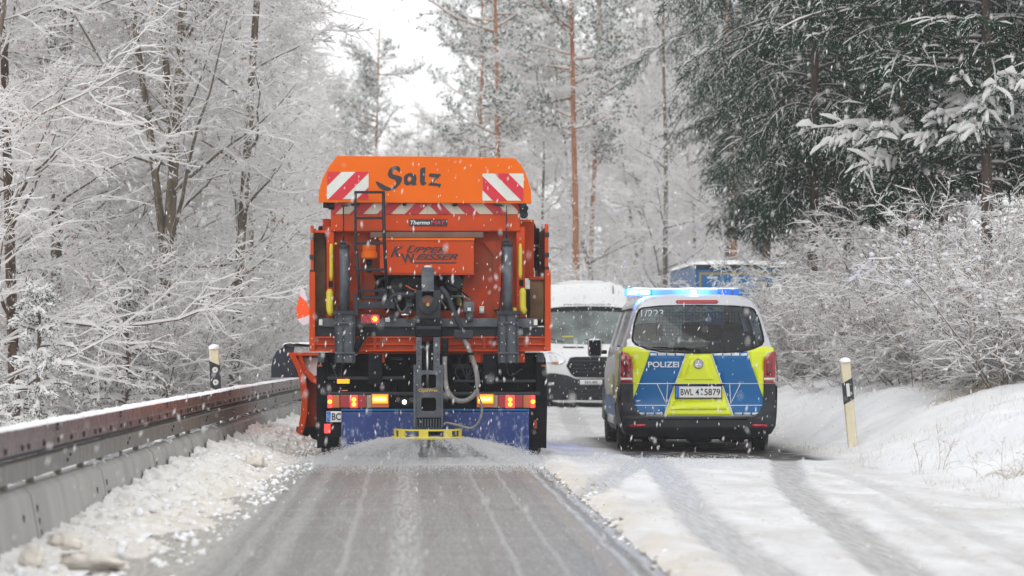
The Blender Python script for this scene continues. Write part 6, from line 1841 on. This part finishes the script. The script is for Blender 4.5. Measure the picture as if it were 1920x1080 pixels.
def spruce(seed, H, r, prof, zmin, zmax, per_m=11, snow=0.03, frost=0.15, heavy=None, dens=13, bl=(0.055, 0.008), nb=20, dead=0, top=True, hang=-0.10, needle=None, bark=None, name='spruce_tree', tw=0.42, bigsnow=0.5, spread=0.8, psnow=1.0, droop=1.6):
    """prof: [(z, branch length)...]; heavy: (z0, z1) tiers loaded with snow"""
    rng = np.random.default_rng(seed)
    base = thing(name, None, None)
    P, rad = grow(rng, np.array([[0, 0, -0.3]]), np.array([[0, 0, 1.0]]), np.array([H]), np.array([r]), 0.02, 16, 0.012, 0.05)
    a = Acc(); tubes(a, P, rad, 10, 0)
    nb_ = int((zmax - zmin) * per_m)
    z = zmin + (zmax - zmin) * (np.arange(nb_) + rng.random(nb_)) / nb_
    az_ = rng.random(nb_) * 6.283
    idx = np.clip((z + .3) / H * 15, 0, 14.99); i = idx.astype(int); w = (idx - i)[:, None]
    st = P[0, i] * (1 - w) + P[0, i + 1] * w
    L = np.interp(z, [p[0] for p in prof], [p[1] for p in prof]) * (0.65 + 0.5 * rng.random(nb_))
    d = np.stack([np.cos(az_), np.sin(az_), 0.25 + 0.15 * rng.normal(size=nb_)], 1)
    P1, R1 = grow(rng, st, d, L, 0.012 + L * 0.006, 0.004, 10, 0.05, hang)
    tubes(a, P1, R1, 5, 0)
    if dead:
        zd = zmin * (0.35 + 0.65 * rng.random(dead)); ad = rng.random(dead) * 6.283
        st = np.stack([P[0, 0, 0] + 0 * zd, 0 * zd, zd], 1)
        Pd, Rd = grow(rng, st, np.stack([np.cos(ad), np.sin(ad), 0 * ad + .1], 1), 0.3 + 1.0 * rng.random(dead), np.full(dead, 0.011), 0.003, 7, 0.10, -0.05)
        tubes(a, Pd, Rd, 4, 0); ridge(a, Pd, Rd, 0.015, rng, 1, 4)
        s_, d_, t_, r_ = spawn(rng, Pd, Rd, 6, 0.2, 1, 0.8, 0.5)
        Pt, Rt = grow(rng, s_, d_, 0.15 + .25 * rng.random(len(s_)), np.full(len(s_), 0.004), 0.002, 3, 0.15, 0)
        twigs(a, Pt, Rt, 0.012, rng=rng)
    a.build('trunk', [bark or M_BARKS, M_SNOWT], base, True)
    c = Acc()
    per = max(4, int(dens * np.mean(L)))
    s2, d2, t2, r2 = spawn(rng, P1, R1, per, 0.12, 1.0, 0.9, 0.35)
    L2 = tw * np.repeat(np.clip(L, 0.5, 1.6) / 1.6, per) * (1.15 - 0.6 * t2) * (0.6 + .7 * rng.random(len(s2))) + 0.06
    P2, R2 = grow(rng, s2, d2, L2, np.full(len(s2), 0.004), 0.002, 4, 0.10, hang * droop)
    s3, d3, t3, r3 = spawn(rng, P2, R2, 3, 0.15, 0.95, 0.8, 0.5)
    P3, R3 = grow(rng, s3, d3, np.repeat(L2, 3) * 0.45 * (0.6 + .6 * rng.random(len(s3))), np.full(len(s3), 0.003), 0.002, 3, 0.08, hang * droop * 0.8)
    blades(c, P1, int(12 + 10 * np.mean(L)), bl[0], bl[1], rng, frost=frost, spread=spread)
    blades(c, P2, nb, bl[0], bl[1], rng, frost=frost, spread=spread, up_frost=0.08)
    blades(c, P3, max(4, int(nb * 0.45)), bl[0], bl[1], rng, frost=frost, spread=spread, up_frost=0.08)
    # snow lying along twigs
    k = rng.random(len(P2)) < bigsnow
    ridge(c, P2[k] + np.array([0, 0, .012]), R2[k], snow * 0.75, rng, 1, 4)
    k3 = rng.random(len(P3)) < bigsnow * 0.5
    ridge(c, P3[k3] + np.array([0, 0, .010]), R3[k3], snow * 0.55, rng, 1, 4)
    ridge(c, P1 + np.array([0, 0, .01]), R1, snow * psnow, rng, 1, 5)
    if heavy:
        hz = ((s2[:, 2] > heavy[0]) & (s2[:, 2] < heavy[1]))
        Ph = P2[hz] + np.array([0, 0, .03])
        rr_ = np.full(Ph.shape[:2], 0.018)
        ridge(c, Ph, rr_, snow * 1.7, rng, 1, 7)
    c.build('crown', [M_BARKS, M_SNOWT, needle or M_NEEDLE], base)
    return base

def place(root, px, D, rot, sc, label, cat, group=None, name=None, first=False, z=None, dz=0.0, fixed_x=None):
    x = (px - 760) * D / FPX if fixed_x is None else fixed_x
    o = root if first else copy_tree(root)
    gz = float(ground_z(x, D)) if z is None else z
    o.location = (x, D, gz + dz); o.rotation_euler = (0, 0, rot); o.scale = (sc, sc, sc)
    if name: o.name = name
    tag(o, label, cat, group)
    if group is None and 'group' in o: del o['group']
    return o

used = set()
def put(root, *a, **k):
    f = root.name not in used; used.add(root.name)
    return place(root, *a, first=f, **k)

rt = random.Random(77)
# --- near beeches on the left
b1 = beech(1, 12, 1.15, 0.92, 0.085, 34, 1.2, 2.6, lf=2600, bark=M_BARKD, crook=0.02)
b2 = beech(2, 11, 1.15, 0.92, 0.10, 32, 1.0, 2.8, (8, 8, 5), 1500, fork=2, crook=0.022)
b3 = beech(3, 13, 1.15, 0.92, 0.082, 30, 1.4, 2.2, (8, 7, 5), 500, lean=(0.01, 0), crook=0.02)
b4 = beech(4, 10, 1.15, 0.92, 0.055, 34, 0.6, 2.4, (8, 8, 4), 1800, crook=0.03)
f1 = beech(6, 11, 1.5, 0.95, 0.09, 34, 0.8, 2.8, (8, 8, 4), 300)
f2 = beech(7, 10, 1.5, 0.95, 0.06, 32, 0.4, 2.4, (8, 8, 4), 200, crook=0.06)
f3 = beech(8, 12, 1.5, 0.95, 0.11, 34, 1.5, 3.0, (8, 8, 4), 0, fork=1)
b5 = beech(5, 12, 1.15, 0.92, 0.11, 40, 2.0, 3.2, (9, 8, 4), 0, fork=1)
put(b1, 26, 44, 0.3, 1.0, 'dark red-brown trunk with snowy twigs at the far left edge', 'tree')
put(b2, 108, 50, 2.1, 1.0, 'snowy beech with crooked mossy trunk, second from the left edge', 'tree')
put(b2, 300, 48, 4.0, 1.1, 'snowy beech with thick forked brown trunk above the guard rail', 'tree')
put(b3, 432, 48.5, 1.0, 1.0, 'tall straight slim trunk with snow patches left of the truck', 'tree')
put(b4, 338, 56, 5.0, 1.1, 'slender beech leaning beside the thick forked trunk', 'tree')
put(b4, 195, 58, 2.4, 1.0, 'slim snowy beech between the crooked trunk and the forked trunk', 'tree')
put(b4, -40, 43, 1.3, 1.0, 'beech just left of the picture reaching in with snowy branches', 'tree')
GL = 'background beeches left of the road'
for (px, D, v, rot, sc) in [(-60, 60, b1, 1.7, 1.1), (60, 66, b3, 2.9, 1.1), (150, 72, b5, 0.4, 1.0), (240, 64, b4, 4.4, 1.2), (380, 66, b2, 1.2, 1.0), (470, 62, b4, 3.3, 1.05), (505, 72, b1, 5.2, 1.0), (545, 84, b4, 0.9, 1.0),
                            (20, 84, b5, 3.0, 1.1), (120, 90, b1, 2.0, 1.2), (210, 86, b2, 5.5, 1.2), (310, 80, b5, 2.2, 1.0), (400, 88, b3, 4.1, 1.1), (480, 94, b5, 1.0, 1.0), (560, 100, b2, 2.7, 0.85),
                            (-20, 105, b4, 1.1, 1.4), (90, 112, b2, 4.7, 1.3), (180, 108, b4, 2.6, 1.4), (270, 104, b1, 3.9, 1.2), (350, 112, b4, 0.2, 1.3), (440, 115, b2, 5.0, 1.2), (520, 118, b4, 3.6, 1.0)]:
    if D > 78: v = {b1: f1, b2: f3, b3: f1, b4: f2, b5: f3}[v]
    put(v, px, D, rot, sc, 'snow covered beech standing deep in the wood left of the road', 'tree', group=GL)
GR = 'background beeches beyond the vans'
for (px, D, v, rot, sc) in [(1030, 92, b4, 0.7, 1.0), (1140, 96, b1, 2.2, 1.0), (1195, 104, b5, 1.1, 0.95), (1290, 98, b4, 4.3, 1.15), (1345, 92, b5, 2.5, 0.9), (1400, 104, b4, 3.1, 1.2), (1450, 96, b1, 5.1, 1.0),
                            (1080, 112, b2, 3.8, 1.0), (1170, 118, b4, 1.9, 1.2), (1250, 116, b2, 0.1, 1.1), (1330, 120, b1, 4.9, 1.1), (1420, 118, b2, 2.9, 1.1), (1500, 110, b4, 0.4, 1.3),
                            (990, 116, b1, 1.5, 0.8), (910, 110, b4, 2.5, 0.75), (850, 104, b5, 5.8, 0.62), (780, 108, b4, 3.4, 0.72), (700, 104, b2, 1.4, 0.66), (640, 108, b4, 4.6, 0.75), (600, 98, b1, 0.2, 0.72), (740, 122, b1, 2.0, 0.75), (880, 126, b2, 3.1, 0.8), (660, 125, b5, 5.0, 0.75), (960, 128, b5, 4.0, 0.95), (765, 126, b4, 1.3, 1.02), (805, 122, b1, 3.3, 0.92), (845, 127, b5, 0.9, 0.88), (870, 120, b4, 2.2, 1.0)]:
    v = {b1: f1, b2: f3, b3: f1, b4: f2, b5: f3}[v]
    put(v, px, D, rot, sc, 'snow covered beech standing beyond the truck and vans', 'tree', group=GR)
put(b3, 1243, 84, 2.2, 1.0, 'slim grey trunk with arching snowy branches behind the police van roof', 'tree')

# --- undergrowth
u1 = bush(11, 2.0, 26, 0.5, (9, 6), 200, 250, 0.018, 'shrub', cover=0.85)
u2 = bush(12, 2.6, 18, 0.35, (11, 6), 120, 150, 0.018, 'shrub', cover=0.85)
GU = 'snowy undergrowth behind the crash barrier'
k = 0
for i in range(34):
    px = -30 + 640 * ((i * 0.618) % 1.0); D = 45 + 18 * ((i * 0.37) % 1.0)
    x = (px - 760) * D / FPX
    if x > float(barrier_x(D)) - 1.7: 
        x = float(barrier_x(D)) - 1.7 - rt.random() * 1.2
    put(u2 if i % 3 else u1, 0, D, rt.random() * 6, 0.75 + rt.random() * 0.4, 'snow laden shrub in the undergrowth behind the crash barrier', 'shrub', group=GU, fixed_x=x)
for i in range(16):
    px = 400 + 1100 * (i / 15.0); D = 74 + 18 * ((i * 0.37) % 1.0)
    if 1290 < px < 1420: D = 88
    put(u2 if i % 2 else u1, px, D, rt.random() * 6, 1.1 + rt.random() * 0.4, 'snowy shrub at the wood edge beyond the vehicles', 'shrub', group='shrubs beyond the vehicles', z=0)
v1 = bush(21, 2.2, 22, 0.7, (11, 7), 700, 700, 0.015, 'shrub', leafs=0.020)
v2 = bush(22, 1.8, 22, 0.9, (11, 7), 300, 500, 0.014, 'shrub', leafs=0.018)
v3 = bush(23, 2.6, 17, 0.5, (12, 7), 900, 500, 0.015, 'shrub', leafs=0.022)
GB = 'shrubs on the snowy bank at the right'
spots = [(1580, 49), (1570, 46), (1560, 56), (1590, 44), (1580, 50), (1610, 45), (1640, 54), (1660, 43), (1700, 47), (1735, 42), (1760, 52), (1790, 44), (1830, 41), (1860, 48), (1900, 43), (1930, 39.5), (1960, 45),
         (1550, 60), (1560, 66), (1550, 62), (1600, 60), (1680, 58), (1750, 60), (1820, 56), (1890, 54), (1950, 52), (1545, 70), (1540, 76), (1590, 72), (1500, 84), (1470, 92), (1560, 80), (1620, 70), (1430, 98), (2040, 43), (2110, 48), (2180, 42), (2270, 46), (2370, 43)]
for i, (px, D) in enumerate(spots):
    v = (v1, v2, v3)[i % 3]
    lab = 'snow dusted brown shrub on the bank at the right'
    g_ = GB
    if (px, D) == (1930, 39.5): lab, g_ = 'nearest shrub at the right edge, carrying rusty leaves and snow lumps', None
    D = max(D, float(np.interp(px, [1440, 1500, 1600, 1700, 1800, 1920], [60, 56, 50, 45, 42, 39.5])) + rt.random() * 1.5)
    put(v, px, D, rt.random() * 6, 0.72 + rt.random() * 0.32, lab, 'shrub', group=g_, dz=-0.1)
sp = bush(31, 1.1, 8, 0.08, (5, 2), 0, 10, 0.006, 'sapling', droop=0.0, nt=1, r0=0.006)
put(sp, 1757, 43.0, 0, 1.25, 'bundle of thin bare upright stems on the snowy bank', 'sapling')
wd = bush(32, 0.55, 3, 0.25, (5, 3), 0, 6, 0.002, 'weed_stalk', droop=0.0, nt=1, r0=0.003, mt=M_GRASS)
put(wd, 1722, 33.0, 0, 1.0, 'withered branching weed stalk in the snow right of the marker post', 'weed')
put(wd, 1868, 30.5, 2, 0.8, 'withered weed stalk in the snow near the right edge', 'weed')

# --- spruces
s_left = spruce(41, 2.6, 0.03, [(0, 0.95), (1.3, 0.6), (2.5, 0.08)], 0.05, 2.5, 28, 0.045, 0.62, dens=18, bl=(0.04, 0.006), nb=20, hang=-0.06, name='young_spruce', tw=0.34, bigsnow=0.8)
put(s_left, 72, 34, 0, 0.82, 'young snow covered spruce at the left edge behind the crash barrier', 'young spruce')
put(s_left, 235, 44, 2, 0.92, 'second young snowy spruce under the forked trunk', 'young spruce')
put(s_left, -12, 31, 4, 0.5, 'low snowy spruce bough at the bottom left behind the rail', 'young spruce')
sA = spruce(42, 13, 0.10, [(3.0, 1.0), (4.2, 1.5), (5.5, 2.5), (7.0, 2.9), (9, 2.6)], 2.7, 8.8, 15, 0.028, 0.02, dens=17, nb=24, dead=14, hang=-0.13, tw=0.70, bl=(0.055, 0.0065), bigsnow=0.26, spread=0.5, psnow=0.2, droop=2.6)
put(sA, 1518, 55, 0.4, 1.0, 'big dark spruce with wide drooping boughs above the police van', 'spruce')
sB = spruce(43, 12, 0.085, [(2.2, 0.7), (3.0, 1.15), (3.8, 1.5), (5.0, 1.7), (8, 1.8)], 2.3, 7.0, 16, 0.038, 0.03, heavy=(2.9, 3.7), dens=17, nb=24, dead=12, hang=-0.09, tw=0.48, bl=(0.05, 0.0065), bigsnow=0.22, spread=0.6, psnow=0.5, droop=2.2)
put(sB, 1692, 47, 1.0, 1.0, 'spruce with bare lower trunk and thick snow on its middle boughs', 'spruce')
put(sB, 1850, 46, 3.4, 1.05, 'dark spruce near the right edge behind the brown shrubs', 'spruce')
put(sA, 1965, 50, 2.0, 0.95, 'dark spruce at the right edge with sweeping boughs', 'spruce')
put(sA, 1650, 66, 4.4, 1.0, 'dark spruce further back between the two front spruces', 'spruce')
put(sB, 1770, 60, 5.5, 1.25, 'dark spruce behind, just right of the bare lower trunk', 'spruce')
put(sB, 1590, 58, 2.2, 1.2, 'dark spruce behind the snowy middle boughs', 'spruce')
put(sA, 1440, 78, 3.1, 1.12, 'frosted spruce with hanging twigs left of the big dark spruce', 'spruce')
put(sA, 1800, 74, 1.1, 1.15, 'dark spruce deepest in the dim wood at the right', 'spruce')
s_bank = spruce(44, 3.4, 0.035, [(0, 1.0), (1.8, 0.7), (3.3, 0.08)], 0.1, 3.3, 20, 0.032, 0.3, dens=15, bl=(0.05, 0.009), nb=12, hang=-0.07, name='young_spruce', tw=0.36, bigsnow=0.8)
put(sB, 2080, 47, 0.7, 1.1, 'dark spruce just outside the right edge of the picture', 'spruce')
put(sA, 2200, 52, 5.0, 1.0, 'wide dark spruce outside the right edge, behind the shrubs', 'spruce')
put(sB, 2330, 48, 2.9, 1.15, 'outermost dark spruce beyond the right edge', 'spruce')
put(b4, -170, 47, 2.2, 1.0, 'slim snowy beech just outside the left edge', 'tree')
put(b2, -270, 52, 3.0, 1.0, 'forked snowy beech outside the left edge', 'tree')
put(b5, -380, 58, 0.5, 1.0, 'outermost snowy beech beyond the left edge', 'tree')
put(s_bank, 1505, 62, 0, 0.95, 'young snowy spruce below the big dark spruce', 'young spruce', dz=0.5)

# --- pines in the background
pn = spruce(51, 17, 0.10, [(6.0, 1.6), (8.0, 2.6), (11, 2.8), (15, 1.6)], 6.6, 15.5, 5, 0.05, 0.42, dens=7, bl=(0.11, 0.017), nb=16, hang=0.05, needle=M_NEEDLEP, bark=M_BARKP, name='pine_tree', tw=0.75, bigsnow=0.7)
put(pn, 938, 96, 0.0, 1.0, 'snowy pine with orange trunk rising behind the right end of the truck', 'pine', dz=0.2)
put(pn, 1079, 90, 2.0, 1.05, 'tallest thin orange pine trunk right of the truck', 'pine', z=0)
put(pn, 1108, 100, 4.0, 1.0, 'second orange pine trunk just behind the tallest one', 'pine', z=0)
put(pn, 1376, 86, 1.0, 1.1, 'orange pine trunk above the blue lorry', 'pine', z=0)
put(pn, 700, 112, 3.0, 0.80, 'round snowy pine crown above the left half of the truck', 'pine', z=0, dz=-1.4)
put(pn, 895, 118, 5.0, 0.98, 'pale pine beside the bright gap of sky', 'pine', z=0)
put(pn, 1010, 122, 1.5, 1.05, 'pale snowy pine between the two orange trunks', 'pine', z=0)
put(pn, 1180, 126, 3.5, 1.05, 'faint snowy pine far behind the white van', 'pine', z=0)
put(pn, 640, 128, 0.8, 0.72, 'faint snowy pine at the left of the bright gap of sky', 'pine', z=0)
put(pn, 1290, 124, 2.6, 1.05, 'faint snowy pine far behind the light bar', 'pine', z=0)

# --- the same wood goes on beside and behind the viewpoint: unseen trees added to cut fill light and reflect in the van's windows
for (x, y, v, lab) in [(9.5, 4, sA, 'unseen tall dark spruce beside the road to the right of the viewpoint'), (10.5, -9, sB, 'unseen dark spruce behind the viewpoint, nearest on the right'), (13, -20, sA, 'unseen dark spruce behind the viewpoint, further back on the right'),
                       (-9, -10, sA, 'unseen dark spruce behind the viewpoint on the left'), (-8, 4, b2, 'unseen snowy beech beside the road to the left of the viewpoint'), (-12, -22, b5, 'unseen snowy beech behind the viewpoint on the left'),
                       (3, -34, sA, 'unseen dark spruce far behind the viewpoint, added on the line of the road'), (-3, -33, sB, 'second unseen dark spruce far behind the viewpoint, added left of the first'), (8, -31, sB, 'third unseen dark spruce far behind the viewpoint, added as the rightmost')]:
    put(v, 0, y, rt.random() * 6, 1.25, lab, 'tree', fixed_x=x)

# --- every member of a row gets its own place in words
ORD = ['first', 'second', 'third', 'fourth', 'fifth', 'sixth', 'seventh', 'eighth', 'ninth', 'tenth', 'eleventh', 'twelfth', 'thirteenth', 'fourteenth', 'fifteenth', 'sixteenth']
def relabel(group, cuts, words, rows):
    mem = [o for o in S.objects if o.get('group') == group and o.get('category')]
    for k, rw in enumerate(rows):
        lo = cuts[k - 1] if k else -1e9; hi = cuts[k] if k < len(cuts) else 1e9
        r_ = sorted([o for o in mem if lo <= o.location.y < hi], key=lambda o: o.location.x / o.location.y)
        for i, o in enumerate(r_):
            o['label'] = words + ', ' + rw + ', ' + ORD[min(i, 15)] + ' from the left'
relabel(GL, [78, 98], 'snowy beech left of the road', ['front row', 'middle row', 'back row'])
relabel(GR, [102, 113], 'pale snowy beech beyond the vehicles', ['front row', 'middle row', 'back row'])
relabel(GU, [50, 56], 'snow laden shrub behind the crash barrier', ['front row', 'middle row', 'back row'])
relabel('shrubs beyond the vehicles', [83], 'snowy shrub at the wood edge', ['nearer row', 'further row'])
relabel(GB, [48, 57], 'snowy brown shrub on the right bank', ['front row', 'middle row', 'back row'])

# --- low growth on the bank
rg = np.random.default_rng(61)
n = 5200
gx_ = 4.75 + rg.random(n) ** 1.3 * 2.6; gy_ = 22 + rg.random(n) * 24
k_ = fbm(gx_ * 1.3, gy_ * 0.8, 3, 99) > 0.52
gx_, gy_ = gx_[k_], gy_[k_]; n = len(gx_)
st = np.stack([gx_, gy_, ground_z(gx_, gy_) - 0.01], 1)
P, R_ = grow(rg, st, np.stack([rg.normal(size=n) * .35, rg.normal(size=n) * .2, np.ones(n)], 1), 0.03 + 0.13 * rg.random(n) ** 2, np.full(n, 0.0007), 0.0006, 3, 0.12, -0.12)
a = Acc(); tubes(a, P, R_, 3, 0)
n = 260; cx_ = 5.4 + rg.random(6) * 2.0; cy_ = 29 + rg.random(6) * 14; w_ = rg.integers(0, 6, n)
st = np.stack([cx_[w_] + rg.normal(size=n) * .12, cy_[w_] + rg.normal(size=n) * .12, 0 * cx_[w_]], 1); st[:, 2] = ground_z(st[:, 0], st[:, 1])
P, R_ = grow(rg, st, np.stack([rg.normal(size=n) * .5, rg.normal(size=n) * .4, np.ones(n)], 1), 0.15 + 0.3 * rg.random(n), np.full(n, 0.002), 0.0008, 6, 0.06, -0.35)
tubes(a, P, R_, 3, 0)
g = a.build('dry_grass', [M_GRASS], None); tag(g, 'dry grass blades poking through the snow on the verge', kind='stuff')

# --- falling snow
rg = np.random.default_rng(71)
n = 17000
D = 11 + 56 * rg.random(n) ** 0.62
x = (rg.random(n) - 0.42) * 0.36 * D; z = rg.random(n) * (1.4 + 0.12 * D)
P = np.stack([x, D, z], 1)
sz = 0.0028 + 0.0048 * rg.random(n) ** 2.5
th = rg.normal(size=n) * 0.18 + 0.12
d = np.stack([np.sin(th), 0.1 * rg.normal(size=n), np.cos(th)], 1); d = unit(d)
s_ = unit(np.cross(d, rg.normal(size=(n, 3)))); t_ = np.cross(d, s_)
el = 1.8 + 3.2 * rg.random(n)
V = np.stack([P + d * (sz * el)[:, None], P - d * (sz * el)[:, None], P + s_ * sz[:, None], P - s_ * sz[:, None], P + t_ * sz[:, None], P - t_ * sz[:, None]], 1).reshape(-1, 3)
T = np.array([[0, 2, 4], [0, 4, 3], [0, 3, 5], [0, 5, 2], [1, 4, 2], [1, 3, 4], [1, 5, 3], [1, 2, 5]])
F = ((np.arange(n) * 6)[:, None, None] + T[None]).reshape(-1, 3)
ok = (z > 0.05)
g = np_obj('falling_snow', V, F, M_SNOWT, smooth=True); tag(g, 'snowflakes falling through the air over the road', kind='stuff')

# --- air thick with fine snow
hz = box('haze', -60, 70, -36, 240, -2.5, 26, M_SNOW, None, 0)
hz.data.materials.clear()
hm = bpy.data.materials.new('haze_air'); hm.use_nodes = True; hm.node_tree.nodes.clear()
ho = hm.node_tree.nodes.new('ShaderNodeOutputMaterial'); hv = hm.node_tree.nodes.new('ShaderNodeVolumePrincipled')
hv.inputs['Color'].default_value = (0.93, 0.94, 0.96, 1); hv.inputs['Density'].default_value = 0.0007; hv.inputs['Anisotropy'].default_value = 0.2
hm.node_tree.links.new(hv.outputs[0], ho.inputs['Volume']); hz.data.materials.append(hm)
tag(hz, 'pale air full of fine drifting snow', kind='stuff')
